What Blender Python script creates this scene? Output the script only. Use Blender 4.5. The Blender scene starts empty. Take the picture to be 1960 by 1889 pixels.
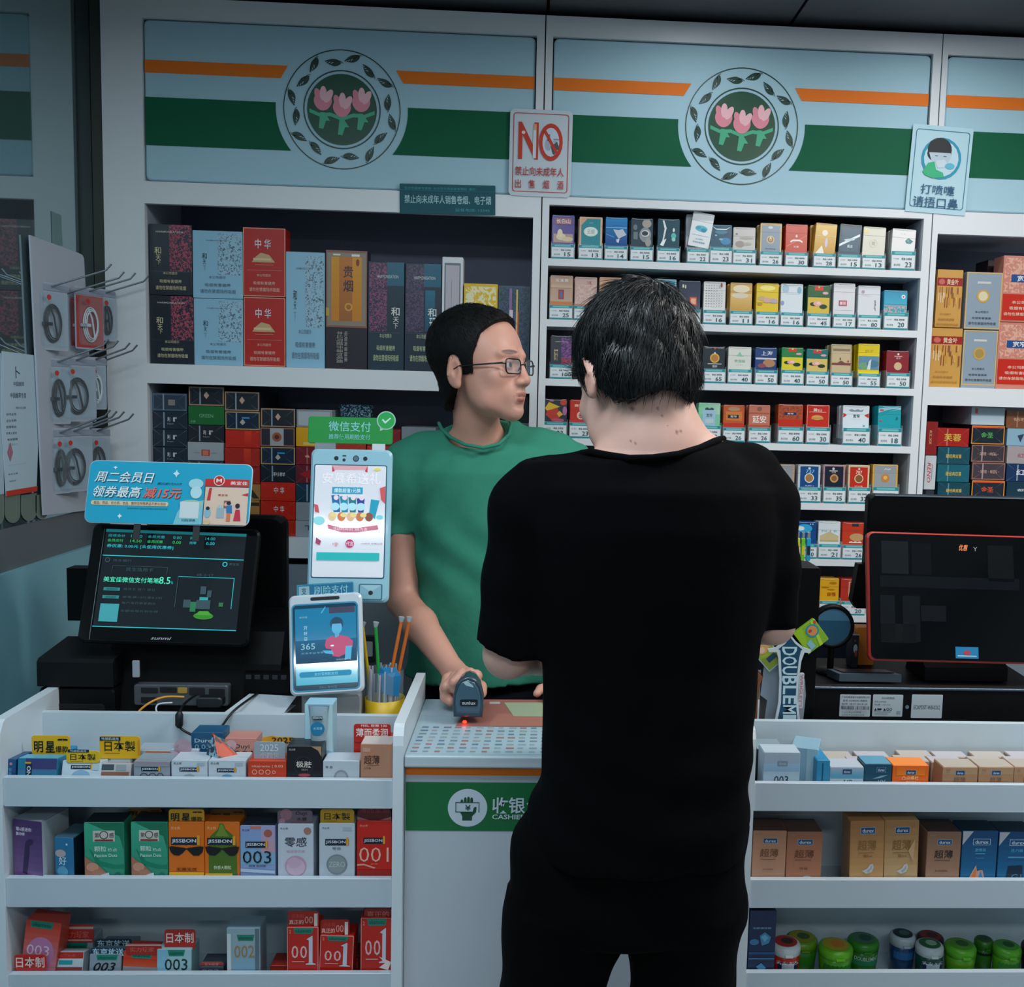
import bpy, math, random
import numpy as np
from mathutils import Vector, Matrix
random.seed(7)
S = bpy.context.scene
COL = S.collection
# ------------------------------------------------------------------ camera
FPX, CW, CH = 2000.0, 1960.0, 1889.0
CAMH = 1.47
PX0, PY0 = 1131.0, 973.0
def cam_axes(pitch, yaw, roll):
    cy, sy, cp, sp = math.cos(yaw), math.sin(yaw), math.cos(pitch), math.sin(pitch)
    f = np.array([sy*cp, cy*cp, -sp]); r = np.array([cy, -sy, 0.0]); d = np.cross(f, r)
    cr, sr = math.cos(roll), math.sin(roll)
    return cr*r+sr*d, -sr*r+cr*d, f
RA, DA, FA = cam_axes(*[math.radians(a) for a in (5.788, 3.122, -1.561)])
cd = bpy.data.cameras.new('camera'); cam = bpy.data.objects.new('camera', cd); COL.objects.link(cam)
cd.sensor_width = 36.0; cd.lens = FPX/CW*36.0; cd.clip_start = 0.05
cd.shift_x = (CW/2-PX0)/CW; cd.shift_y = (PY0-CH/2)/CW
cam.matrix_world = Matrix(((RA[0], -DA[0], -FA[0], 0), (RA[1], -DA[1], -FA[1], 0), (RA[2], -DA[2], -FA[2], CAMH), (0, 0, 0, 1)))
S.camera = cam
def ray(px, py):
    return RA*((px-PX0)/FPX) + DA*((py-PY0)/FPX) + FA
def PY(px, py, Y):
    d = ray(px, py); t = Y/d[1]
    return Vector((d[0]*t, Y, CAMH+d[2]*t))
def PZ(px, py, Z):
    d = ray(px, py); t = (Z-CAMH)/d[2]
    return Vector((d[0]*t, d[1]*t, Z))
# ------------------------------------------------------------------ light
S.view_settings.view_transform = 'Standard'; S.view_settings.look = 'None'
S.view_settings.gamma = 1.0; S.view_settings.exposure = 0.0
S.view_settings.use_curve_mapping = False
w = bpy.data.worlds.new('world'); S.world = w; w.use_nodes = True
w.node_tree.nodes['Background'].inputs[0].default_value = (0.40, 0.58, 0.72, 1)
w.node_tree.nodes['Background'].inputs[1].default_value = 0.28
def area(name, loc, size, power, color, rot=(0, 0, 0), sy=None):
    l = bpy.data.lights.new(name, 'AREA'); l.energy = power; l.color = color; l.size = size
    if sy: l.shape = 'RECTANGLE'; l.size_y = sy
    o = bpy.data.objects.new(name, l); COL.objects.link(o); o.location = loc; o.rotation_euler = rot
    return o
CEIL = 2.43
area('ceiling_lamp_light', (1.25, 1.52, CEIL-.07), 1.0, 22.5, (1.0, .97, .94), sy=.28)
area('ceiling_lamp_light', (-0.45, 1.05, CEIL-.07), 1.0, 15, (.80, .92, 1.0), sy=.28)
area('ceiling_lamp_light', (0.5, -0.6, CEIL-.07), 1.1, 16, (.90, .96, 1.0), sy=.28)
# ------------------------------------------------------------------ materials
MATS = {}
def lin(c):
    c = c/255.0
    return c/12.92 if c <= .04045 else ((c+.055)/1.055)**2.4
def hexc(h):
    h = h.lstrip('#'); return tuple(lin(int(h[i:i+2], 16)) for i in (0, 2, 4))
def mat(h, rough=.5, metal=0.0, coat=0.0, emit=0.0, grain=0.0, trans=0.0, spec=.5):
    key = (h, rough, metal, coat, emit, grain, trans, spec)
    if key in MATS: return MATS[key]
    m = bpy.data.materials.new('paint_'+h.strip('#')); m.use_nodes = True
    nt = m.node_tree; b = nt.nodes['Principled BSDF']; c = hexc(h)
    b.inputs['Base Color'].default_value = (*c, 1); b.inputs['Roughness'].default_value = rough
    b.inputs['Metallic'].default_value = metal; b.inputs['Coat Weight'].default_value = coat
    b.inputs['Coat Roughness'].default_value = .08; b.inputs['Specular IOR Level'].default_value = spec
    if emit:
        b.inputs['Emission Color'].default_value = (*c, 1); b.inputs['Emission Strength'].default_value = emit
    if grain:
        n = nt.nodes.new('ShaderNodeTexNoise'); n.inputs['Scale'].default_value = 9; n.inputs['Detail'].default_value = 6
        tc = nt.nodes.new('ShaderNodeTexCoord'); nt.links.new(tc.outputs['Object'], n.inputs['Vector'])
        r = nt.nodes.new('ShaderNodeMapRange'); r.inputs['To Min'].default_value = 1-grain; r.inputs['To Max'].default_value = 1+grain*.4
        nt.links.new(n.outputs['Fac'], r.inputs['Value'])
        x = nt.nodes.new('ShaderNodeVectorMath'); x.operation = 'SCALE'; x.inputs[0].default_value = c
        nt.links.new(r.outputs['Result'], x.inputs['Scale']); nt.links.new(x.outputs['Vector'], b.inputs['Base Color'])
    if trans:
        t = nt.nodes.new('ShaderNodeBsdfTransparent'); t.inputs[0].default_value = (.93, .97, .98, 1)
        mx = nt.nodes.new('ShaderNodeMixShader'); mx.inputs[0].default_value = trans
        nt.links.new(b.outputs[0], mx.inputs[1]); nt.links.new(t.outputs[0], mx.inputs[2])
        nt.links.new(mx.outputs[0], nt.nodes['Material Output'].inputs['Surface'])
    MATS[key] = m; return m
def speckle(h1, h2, scale=260, thr=.5, rough=.35):
    key = ('spk', h1, h2, scale, thr)
    if key in MATS: return MATS[key]
    m = bpy.data.materials.new('speckle_print'); m.use_nodes = True
    nt = m.node_tree; b = nt.nodes['Principled BSDF']; b.inputs['Roughness'].default_value = rough
    tc = nt.nodes.new('ShaderNodeTexCoord'); n = nt.nodes.new('ShaderNodeTexNoise')
    n.inputs['Scale'].default_value = scale; n.inputs['Detail'].default_value = 1.5; n.inputs['Distortion'].default_value = 1.6
    r = nt.nodes.new('ShaderNodeValToRGB'); e = r.color_ramp.elements
    e[0].position = thr-.02; e[0].color = (*hexc(h1), 1); e[1].position = thr+.03; e[1].color = (*hexc(h2), 1)
    nt.links.new(tc.outputs['Object'], n.inputs['Vector']); nt.links.new(n.outputs['Fac'], r.inputs[0])
    nt.links.new(r.outputs[0], b.inputs['Base Color']); MATS[key] = m; return m
def grad(h1, h2, axis='Z', lo=0.0, hi=.1, rough=.35):
    key = ('grd', h1, h2, axis, round(lo, 3), round(hi, 3))
    if key in MATS: return MATS[key]
    m = bpy.data.materials.new('two_tone_print'); m.use_nodes = True
    nt = m.node_tree; b = nt.nodes['Principled BSDF']; b.inputs['Roughness'].default_value = rough
    tc = nt.nodes.new('ShaderNodeTexCoord'); sp = nt.nodes.new('ShaderNodeSeparateXYZ')
    mr = nt.nodes.new('ShaderNodeMapRange'); mr.inputs['From Min'].default_value = lo; mr.inputs['From Max'].default_value = hi
    r = nt.nodes.new('ShaderNodeValToRGB'); r.color_ramp.elements[0].color = (*hexc(h1), 1); r.color_ramp.elements[1].color = (*hexc(h2), 1)
    nt.links.new(tc.outputs['Object'], sp.inputs[0]); nt.links.new(sp.outputs[axis], mr.inputs['Value'])
    nt.links.new(mr.outputs[0], r.inputs[0]); nt.links.new(r.outputs[0], b.inputs['Base Color']); MATS[key] = m; return m
# ------------------------------------------------------------------ text cache
TXT = {}
def text2d(s, bold=0.0, shear=0.0):
    key = (s, bold, shear)
    if key in TXT: return TXT[key]
    cu = bpy.data.curves.new('t', 'FONT'); cu.body = s; cu.offset = bold*.011; cu.shear = shear; cu.resolution_u = 2
    o = bpy.data.objects.new('t', cu); COL.objects.link(o)
    dg = bpy.context.evaluated_depsgraph_get(); me = bpy.data.meshes.new_from_object(o.evaluated_get(dg))
    vs = np.array([v.co[:2] for v in me.vertices]) if len(me.vertices) else np.zeros((1, 2))
    fs = [tuple(p.vertices) for p in me.polygons]
    bpy.data.objects.remove(o); bpy.data.curves.remove(cu); bpy.data.meshes.remove(me)
    mn, mx = vs.min(0), vs.max(0); ext = np.maximum(mx-mn, 1e-4)
    TXT[key] = ((vs-mn)/ext, fs, ext); return TXT[key]
# ------------------------------------------------------------------ mesh builder
class MB:
    def __init__(s, M=None): s.v = []; s.f = []; s.m = []; s.mats = []; s.M = M; s.sm = []
    def mi(s, m):
        if isinstance(m, str): m = mat(m)
        if m not in s.mats: s.mats.append(m)
        return s.mats.index(m)
    def add(s, vs, fs, m, smooth=False, M=None):
        i = len(s.v); M = M or s.M
        for p in vs:
            s.v.append(tuple(M @ Vector(p)) if M else tuple(p))
        k = s.mi(m)
        for f in fs: s.f.append(tuple(a+i for a in f)); s.m.append(k); s.sm.append(smooth)
        return s
    def box(s, a, b, m, M=None, faces=None):
        x0, y0, z0 = a; x1, y1, z1 = b
        vs = [(x0, y0, z0), (x1, y0, z0), (x1, y1, z0), (x0, y1, z0), (x0, y0, z1), (x1, y0, z1), (x1, y1, z1), (x0, y1, z1)]
        return s.add(vs, [(0, 3, 2, 1), (4, 5, 6, 7), (0, 1, 5, 4), (1, 2, 6, 5), (2, 3, 7, 6), (3, 0, 4, 7)], m, M=M)
    def rbox(s, a, b, m, r=.004, M=None, seg=3, axis='y'):
        # rounded-rectangle prism, rounded outline in the plane normal to axis
        x0, y0, z0 = a; x1, y1, z1 = b
        if axis == 'y': pts = rrect(x0, z0, x1, z1, r, seg); f3 = lambda p, t: (p[0], t, p[1]); t0, t1 = y0, y1
        elif axis == 'z': pts = rrect(x0, y0, x1, y1, r, seg); f3 = lambda p, t: (p[0], p[1], t); t0, t1 = z1, z0
        else: pts = rrect(y0, z0, y1, z1, r, seg); f3 = lambda p, t: (t, p[0], p[1]); t0, t1 = x1, x0
        e = min(abs(t1-t0)*.25, r*.35); sg = 1 if t1 > t0 else -1
        cx = sum(p[0] for p in pts)/len(pts); cz = sum(p[1] for p in pts)/len(pts)
        hw = max(abs(p[0]-cx) for p in pts); hh = max(abs(p[1]-cz) for p in pts)
        ins = [(cx+(p[0]-cx)*(1-e/hw), cz+(p[1]-cz)*(1-e/hh)) for p in pts]
        rings = [[f3(p, t0) for p in ins], [f3(p, t0+sg*e) for p in pts], [f3(p, t1-sg*e) for p in pts], [f3(p, t1) for p in ins]]
        return s.rings(rings, m, cap=True, M=M)
    def rings(s, R, m, cap=True, M=None, smooth=False, close=True):
        n = len(R[0]); vs = [p for r in R for p in r]; fs = []
        for i in range(len(R)-1):
            for j in range(n if close else n-1):
                k = (j+1) % n; fs.append((i*n+j, i*n+k, (i+1)*n+k, (i+1)*n+j))
        s.add(vs, fs, m, smooth, M)
        if cap:
            s.add(R[0], [tuple(range(n))[::-1]], m, False, M); s.add(R[-1], [tuple(range(n))], m, False, M)
        return s
    def prism(s, pts, t0, t1, m, axis='y', M=None):
        f3 = {'y': lambda p, t: (p[0], t, p[1]), 'z': lambda p, t: (p[0], p[1], t), 'x': lambda p, t: (t, p[0], p[1])}[axis]
        return s.rings([[f3(p, t0) for p in pts], [f3(p, t1) for p in pts]], m, True, M)
    def tube(s, pts, r, m, n=8, M=None, cap=True):
        pts = [Vector(p) for p in pts]; R = []; up = Vector((0, 0, 1)); rr = r if isinstance(r, (list, tuple)) else [r]*len(pts)
        prev = None
        for i, p in enumerate(pts):
            t = (pts[min(i+1, len(pts)-1)]-pts[max(i-1, 0)]).normalized()
            if prev is None:
                a = t.cross(up) if abs(t.z) < .9 else t.cross(Vector((1, 0, 0)))
            else: a = prev - t*prev.dot(t)
            a.normalize(); prev = a; b = t.cross(a)
            R.append([p+(a*math.cos(2*math.pi*j/n)+b*math.sin(2*math.pi*j/n))*rr[i] for j in range(n)])
        return s.rings(R, m, cap, M, smooth=True)
    def lathe(s, prof, c, m, n=24, M=None, cap=True, sy=1.0):
        R = [[(c[0]+r*math.cos(2*math.pi*j/n), c[1]+sy*r*math.sin(2*math.pi*j/n), c[2]+z) for j in range(n)] for r, z in prof]
        return s.rings(R, m, cap, M, smooth=True)
    # flat print facing -Y : coordinates (x, z) at depth y
    def flat(s, pts, y, m, M=None): return s.add([(p[0], y, p[1]) for p in pts], [tuple(range(len(pts)))], m, M=M)
    def rect(s, x0, z0, x1, z1, y, m, M=None): return s.flat([(x0, z0), (x1, z0), (x1, z1), (x0, z1)], y, m, M)
    def disc(s, cx, cz, r, y, m, n=20, M=None, sq=1.0):
        return s.flat([(cx+r*math.cos(2*math.pi*j/n), cz+sq*r*math.sin(2*math.pi*j/n)) for j in range(n)], y, m, M)
    def ring(s, cx, cz, r0, r1, y, m, n=48, M=None, a0=0, a1=360, sq=1.0):
        vs = []; full = a1-a0 == 360; k = n if full else n+1
        for j in range(k):
            a = math.radians(a0+(a1-a0)*j/n)
            vs += [(cx+r0*math.cos(a), y, cz+sq*r0*math.sin(a)), (cx+r1*math.cos(a), y, cz+sq*r1*math.sin(a))]
        fs = [(2*j, 2*j+1, (2*j+3) % len(vs), (2*j+2) % len(vs)) for j in range(n)]
        return s.add(vs, fs, m, M=M)
    def text(s, t, x0, z0, x1, z1, y, m, bold=0.0, shear=0.0, keep=False, rot=0, M=None):
        vs, fs, ext = text2d(t, bold, shear); W, H = x1-x0, z1-z0
        if rot in (90, -90): W, H = H, W
        if keep:
            k = min(W/ext[0], H/ext[1]); w_, h_ = ext[0]*k, ext[1]*k
        else: w_, h_ = W, H
        cx, cz = (x0+x1)/2, (z0+z1)/2; ca, sa = math.cos(math.radians(rot)), math.sin(math.radians(rot))
        out = []
        for a, b in vs:
            u, v = (a-.5)*w_, (b-.5)*h_
            out.append((cx+u*ca-v*sa, y, cz+u*sa+v*ca))
        return s.add(out, fs, m, M=M)
    def build(s, name, parent=None, label=None, cat=None, group=None, kind=None, loc=None, auto=False):
        me = bpy.data.meshes.new(name)
        o = bpy.data.objects.new(name, me)
        vs = s.v
        if parent is not None and loc is None:
            o_, q_ = Vector((0, 0, 0)), parent
            while q_ is not None: o_ = o_+q_.location; q_ = q_.parent
            vs = [(p[0]-o_.x, p[1]-o_.y, p[2]-o_.z) for p in vs]
        elif loc is not None: vs = [(p[0]-loc[0], p[1]-loc[1], p[2]-loc[2]) for p in vs]
        me.from_pydata(vs, [], s.f); 
        for m in s.mats: me.materials.append(m)
        me.polygons.foreach_set('material_index', s.m); me.polygons.foreach_set('use_smooth', s.sm); me.update()
        COL.objects.link(o)
        if loc is not None and parent is None: o.location = loc
        if parent is not None: o.parent = parent
        tag(o, label, cat, group, kind); return o
def rrect(x0, z0, x1, z1, r, seg=4):
    r = min(r, (x1-x0)/2*.999, (z1-z0)/2*.999); pts = []
    for cx, cz, a in ((x1-r, z0+r, -90), (x1-r, z1-r, 0), (x0+r, z1-r, 90), (x0+r, z0+r, 180)):
        for k in range(seg+1):
            t = math.radians(a+90*k/seg); pts.append((cx+r*math.cos(t), cz+r*math.sin(t)))
    return pts
def tag(o, label=None, cat=None, group=None, kind=None):
    if label: o['label'] = label
    if cat: o['category'] = cat
    if group: o['group'] = group
    if kind: o['kind'] = kind
    return o
def thing(name, label, cat, loc=(0, 0, 0), group=None, kind=None):
    o = bpy.data.objects.new(name, None); COL.objects.link(o); o.location = loc; o.empty_display_size = .05
    return tag(o, label, cat, group, kind)
# ================================================================== setting
WHITE = mat('#dfe4e8', .38, grain=.03); WHITE2 = mat('#d6dde2', .42, grain=.03)
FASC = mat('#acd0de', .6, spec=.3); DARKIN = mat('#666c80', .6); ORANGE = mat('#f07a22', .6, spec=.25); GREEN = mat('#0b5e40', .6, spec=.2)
YC, YF, YB = 2.70, 1.80, 1.95          # cabinet face, counter face, back board of the shelf trays
XW = PY(167, 200, YC).x          # plane of the left wall
def struct(mb, name): return mb.build(name, kind='structure')
CT = PY(1045, 29, YC).z                 # top of cabinets
Z0 = CT + .012
b = MB(); b.box((-2.6, -4.2, -.02), (2.6, 3.1, 0), mat('#9aa0a4', .3, grain=.1)); struct(b, 'floor')
b = MB(); b.box((-2.6, -4.2, CEIL+.0), (2.6, YC-.27, CEIL+.05), mat('#f0f4f2', .7)); struct(b, 'ceiling')
b = MB(); b.box((XW-.05, YC+.30, 0), (2.6, YC+.36, CEIL+.05), mat('#33363c', .7)); struct(b, 'wall_back')
# dark ceiling strip made of separate panels in front of and over the cabinets
strip = thing('trim_1', None, None, (0, YC, Z0), kind='structure')
xs = [XW, PY(1050, 5, YC-.15).x, PY(1545, 30, YC-.15).x, PY(2060, 30, YC-.15).x, 2.6]
for i in range(4):
    b = MB(); b.box((xs[i]+.004, YC-.275, Z0+.001), (xs[i+1]-.004, YC+.3, Z0+.012), mat('#3d3f44', .32)); b.build('panel', strip)
b = MB(); b.box((XW, YC-.272, Z0+.013), (2.6, YC+.3, Z0+.02), mat('#0b0b0d', .8)); b.build('backing', strip)
b = MB(); b.box((XW, YC-.285, Z0-.004), (2.6, YC-.277, Z0+.03), mat('#4c4f52', .4)); b.build('edge', strip)
# left wall : glossy dark glass over a grey band over a white low panel
def wallmat():
    m = bpy.data.materials.new('smoked_glass'); m.use_nodes = True; nt = m.node_tree; p = nt.nodes['Principled BSDF']
    p.inputs['Base Color'].default_value = (.05, .075, .08, 1); p.inputs['Roughness'].default_value = .5
    g = nt.nodes.new('ShaderNodeBsdfGlossy'); g.inputs['Color'].default_value = (.62, .78, .80, 1); g.inputs['Roughness'].default_value = .035
    x = nt.nodes.new('ShaderNodeMixShader'); x.inputs[0].default_value = .55
    nt.links.new(p.outputs[0], x.inputs[1]); nt.links.new(g.outputs[0], x.inputs[2]); nt.links.new(x.outputs[0], nt.nodes['Material Output'].inputs['Surface'])
    return m
def PX(px, py, X):
    d = ray(px, py); t = X/d[0]; return Vector((X, d[1]*t, CAMH+d[2]*t))
zg = PX(60, 1000, XW).z; zl = PX(10, 1094, XW).z
b = MB(); b.box((XW-.03, .6, zg), (XW, YC+.30, CEIL+.05), wallmat()); struct(b, 'wall_left')
b = MB(); b.box((XW-.03, .6, zl), (XW+.002, YC+.30, zg), mat('#5d6468', .45, grain=.05)); struct(b, 'wall_left')
b = MB(); b.box((XW-.03, .6, 0), (XW+.014, YC+.30, zl), mat('#7db4c0', .25)); struct(b, 'wall_left')
b = MB(); b.box((XW+.001, YC+.02, 0), (PY(198, 400, YC).x-.002, YC+.04, CT), mat('#3c423c', .5)); struct(b, 'trim_2')
# walls out of view that close the shop to the right
b = MB(); b.box((2.6, -4.2, 0), (2.65, YC+.36, CEIL+.05), mat('#b9c2c6', .6)); struct(b, 'wall_right')
# ceiling lamps (out of the frame)
for i, (x, y, s, sy, e, c) in enumerate(((1.25, 1.52, 1.0, .28, 5, '#fff7ef'), (-.45, 1.05, 1.0, .28, 2, '#d6eeff'), (.5, -.6, 1.1, .28, 3, '#e8f6ff'), (-1.35, -3.1, 1.1, .24, 30, '#f4fbff'))):
    t = thing('ceiling_lamp', ['flat ceiling lamp above the right shelf unit, out of frame', 'flat ceiling lamp above the left shelf unit, out of frame', 'flat ceiling lamp behind the customer, out of frame', 'flat ceiling lamp far behind the camera that mirrors in the screens'][i], 'lamp', (x, y, CEIL), 'flat ceiling lamps')
    b = MB(); b.rbox((x-s/2-.02, y-sy/2-.02, CEIL-.05), (x+s/2+.02, y+sy/2+.02, CEIL), mat('#e8e8e8', .4), r=.01, axis='z'); b.build('housing', t)
    b = MB(); b.rect(x-s/2, 0, x+s/2, 1, 0, mat(c, .5, emit=e)); b.v = [(p[0], y-sy/2+p[2]*sy, CEIL-.052) for p in b.v]; b.build('diffuser', t)

for i, px in enumerate((1310, 1722)):
    p = PY(px, 75, YC); x = p.x*1.11; t = thing('downlight', ['small round ceiling downlight over the middle cabinet, out of frame', 'small round ceiling downlight over the right cabinet, out of frame'][i], 'lamp', (x, 2.38, CEIL))
    b = MB(); b.lathe([(.045, -.001), (.045, -.008), (.034, -.010)], (x, 2.38, CEIL), mat('#d8d8d8', .4), 20, cap=False); b.build('rim', t)
    b = MB(); b.lathe([(.033, -.009), (.001, -.0092)], (x, 2.38, CEIL), mat('#f8fcff', .4, emit=14), 20, cap=False); b.build('diffuser', t)
    area('downlight_light', (x, 2.38, CEIL-.014), .06, 1.1, (.92, .97, 1.0))
# ================================================================== cabinets
def xy(px, py, Y=YC): return PY(px, py, Y).x
ZTOP = CT; ZFT = (PY(480, 43, YC).z+PY(1500, 89, YC).z)/2; ZFB = (PY(480, 355, YC).z+PY(1560, 393.9, YC).z)/2
ZO = (PY(1052, 392, YC).z+PY(1768, 418, YC).z)/2
def rail(parent, x0, x1, z0, z1, name='rail', y1=YC+.018, m=None):
    b = MB(); b.box((x0, YC, z0), (x1, y1, z1), m or WHITE); return b.build(name, parent)
def board(parent, x0, x1, z0, z1, y0, y1, name, m=None):
    b = MB(); b.box((x0, y0, z0), (x1, y1, z1), m or WHITE); return b.build(name, parent)
BACKY = YC+.27
def bay(name, label, xo0, xi0, xi1, xo1, dl=0.0, dr=0.0):
    t = thing(name, label, 'cabinet', ((xo0+xo1)/2, YC, 0))
    rail(t, xo0+.0015, xi0, 0, ZTOP, 'stile'); rail(t, xi1, xo1-.0015, 0, ZTOP, 'stile')
    rail(t, xi0, xi1, ZFT, ZTOP)
    for s, x in ((0, xi0-.012), (1, xi1)):
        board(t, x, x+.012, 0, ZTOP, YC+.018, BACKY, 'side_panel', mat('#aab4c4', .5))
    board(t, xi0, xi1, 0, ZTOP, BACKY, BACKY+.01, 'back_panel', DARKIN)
    return t
xs_ = dict(L0=xy(197.5, 400), L1=xy(276.5, 400), L2=xy(1021, 400), S1=xy(1037, 400), C1=xy(1051.5, 400), C2=xy(1768.5, 420), S2=xy(1785, 420), R1=xy(1795, 445), R2=xy(1795, 445)+1.05)
def fascia(t, x0, x1, cx, seed):
    y = YC+.006
    b = MB(); b.rbox((x0+.003, y, ZFB+.003), (x1-.003, y+.012, ZFT-.003), FASC, r=.012); f = b.build('fascia_panel', t)
    zo = (PY(480, 121.5, YC).z, PY(480, 146, YC).z); zg_ = (PY(480, 192.5, YC).z, PY(480, 284.5, YC).z)
    yy = y-.0012
    def sp(pts, m, nm='stripe'):
        q = MB(); q.flat(pts, yy, m); q.build(nm, f)
    R4 = lambda a, c, d, e: [(a, c), (d, c), (d, e), (a, e)]
    if cx is None:
        sp(R4(x0+.004, zo[1], x1-.004, zo[0]), ORANGE); sp(R4(x0+.004, zg_[1], x1-.004, zg_[0]), GREEN)
    else:
        cz = ECZ
        so, R = .132, .162
        sp([(x0+.004, zo[1]), (cx-so-.018, zo[1]), (cx-so, zo[0]), (x0+.004, zo[0])], ORANGE)
        sp([(cx+so+.018, zo[1]), (x1-.004, zo[1]), (x1-.004, zo[0]), (cx+so, zo[0])], ORANGE)
        for sg, xe in ((-1, x0+.004), (1, x1-.004)):
            arc = []
            for k in range(13):
                z = zg_[1]+(zg_[0]-zg_[1])*k/12; arc.append((cx+sg*math.sqrt(max(R*R-(z-cz)**2, 0)), z))
            pts = [(xe, zg_[1])]+arc+[(xe, zg_[0])]
            sp(pts if sg < 0 else pts[::-1], GREEN)
    if cx is not None:
        DG = mat('#0d3a30', .4); b = MB()
        b.ring(cx, cz, .1415, .1440, yy, DG, 64); b.ring(cx, cz, .0920, .0950, yy, DG, 48); b.disc(cx, cz, .0855, yy, mat('#0b4a33', .4), 48)
        for k in range(16):
            a = 2*math.pi*(k+.5)/16; r0 = .119+(.006 if k % 2 else -.004); lx, lz = cx+r0*math.cos(a), cz+r0*math.sin(a)
            d = a+math.pi/2+(.5 if k % 2 else -.28); L = .0208; W = .0094
            pts = []
            for j in range(9):
                u = j/8; pts.append((-L+2*L*u, W*math.sin(math.pi*u**.8)))
            for j in range(1, 8):
                u = 1-j/8; pts.append((-L+2*L*u, -W*.85*math.sin(math.pi*u**.8)))
            cc, ss = math.cos(d), math.sin(d)
            b.flat([(lx+p[0]*cc-p[1]*ss, lz+p[0]*ss+p[1]*cc) for p in pts], yy-.0001, DG)
            for q in range(3):      # pale vein cuts
                u0 = -L*.1+q*L*.32
                v = [(u0, .0006), (u0+L*.38, W*.62-q*.0012), (u0+L*.20, .0008)]
                b.flat([(lx+p[0]*cc-p[1]*ss, lz+p[0]*ss+p[1]*cc) for p in v], yy-.0003, FASC)
            # curling stem
            st = [(-L-.004+.004*j, -.001-.0045*math.sin(j*.7)) for j in range(5)]
            vv = []
            for p in st: vv.append(p)
            up = [(p[0], p[1]+.0016) for p in st][::-1]
            b.flat([(lx+p[0]*cc-p[1]*ss, lz+p[0]*ss+p[1]*cc) for p in vv+up], yy-.0001, DG)
        # three plain pink buds on green stems (no faces)
        PK, PK2, LG = mat('#e58a9c', .4), mat('#f4bcc6', .4), mat('#3fae86', .4)
        for sg, ox, oz, y2 in ((-1, -.047, .018, .0002), (1, .047, .018, .0002), (0, 0, .004, .0006)):
            X, Z = cx+ox, cz+oz
            b.flat([(X+.021*math.sin(q)*(1.05-.12*math.cos(q)), Z-.022*math.cos(q)) for q in [2*math.pi*j/20 for j in range(20)][::-1]], yy-.0003-y2, PK)
            for kx, kz, an in ((-.011, .014, .35), (.001, .019, .0), (.014, .013, -.5)):
                pts = []
                for j in range(12):
                    q = 2*math.pi*j/12; u, v = .0085*math.cos(q), .018*math.sin(q)
                    pts.append((X+kx+u*math.cos(an)-v*math.sin(an), Z+kz+u*math.sin(an)+v*math.cos(an)))
                b.flat(pts, yy-.0004-y2-.0001*kx/.01, PK2 if kx > 0 else PK)
            # stem leaf
            b.flat([(X-.006, Z-.026), (X+.004, Z-.026), (X+.018, Z-.046), (X+.008, Z-.046), (X+.001, Z-.066), (X-.010, Z-.064)], yy-.0002-y2, LG)
        arc = [(-.080, -.004), (-.055, -.014), (-.028, -.012), (0, -.022), (.028, -.012), (.055, -.014), (.080, -.004)]
        b.flat([(cx+p[0], cz+p[1]-.005) for p in arc]+[(cx+p[0], cz+p[1]+.004) for p in arc[::-1]], yy-.0002, LG)
        b.build('emblem_print', f)
    return f
ECZ = (PY(654, 209.5, YC).z+PY(1420.5, 240.5, YC).z)/2
# left bay
TL = bay('display_cabinet', 'white cigarette display cabinet at the left with carton shelf and striped fascia', xs_['L0'], xs_['L1'], xs_['L2'], xs_['S1'])
fascia(TL, xs_['L1'], xs_['L2'], xy(654, 209.5), 1)
zf0 = (PY(276, 391, YC).z+PY(1022, 414, YC).z)/2
rail(TL, xs_['L1'], xs_['L2'], zf0, ZFB)
ZA = (PY(282, 695, YC).z+PY(830, 711.5, YC).z)/2; ZAb = (PY(281, 733, YC).z+PY(800, 747.5, YC).z)/2
board(TL, xs_['L1'], xs_['L2'], ZAb, ZA, YC, BACKY, 'shelf')
ZB = PY(560, 1030, YC).z; ZBb = PY(560, 1068, YC).z
board(TL, xs_['L1'], xs_['L2'], ZBb, ZB, YC, BACKY, 'shelf')
board(TL, xs_['L1'], xs_['L2'], ZFB, ZFB+.012, YC+.018, BACKY, 'top_board', mat('#8a90a0', .5))
board(TL, xs_['L1'], xs_['L2'], 0, ZBb-.02, YC+.02, YC+.035, 'base_panel', mat('#7c8892', .5))
b = MB(); p = PY(706, 1240, YC+.02); b.rbox((p.x-.018, YC+.008, p.z-.035), (p.x+.018, YC+.02, p.z+.035), mat('#2d3236', .4), r=.004); b.rbox((p.x-.012, YC+.006, p.z-.02), (p.x+.012, YC+.008, p.z+.02), mat('#b7c0c6', .4), r=.003); b.build('drawer_handle', TL)
# centre bay
TC = bay('display_cabinet', 'white cigarette display cabinet in the middle with narrow shelves of priced packs', xs_['S1'], xs_['C1'], xs_['C2'], xs_['S2'])
fascia(TC, xs_['C1'], xs_['C2'], xy(1420.5, 240.5), 2)
rail(TC, xs_['C1'], xs_['C2'], ZO, ZFB)
ROWZ = [(PY(1050.6, 494.3, YC).z+PY(1763.7, 518.8, YC).z)/2, (PY(1045, 611.6, YC).z+PY(1755.5, 632, YC).z)/2, (PY(1041, 724, YC).z+PY(1747, 744.4, YC).z)/2,
        (PY(1091, 838.4, YC).z+PY(1739.6, 855.1, YC).z)/2, PY(1522, 962, YC).z, PY(1640, 1071.5, YC).z, PY(1632, 1178.3, YC).z]
for z in ROWZ: board(TC, xs_['C1'], xs_['C2'], z-.018, z, YC, YC+.13, 'shelf')
board(TC, xs_['C1'], xs_['C2'], ROWZ[-1]-.02, ZFB, YC+.13, YC+.14, 'inner_back', mat('#2a2c35', .6))
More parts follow.
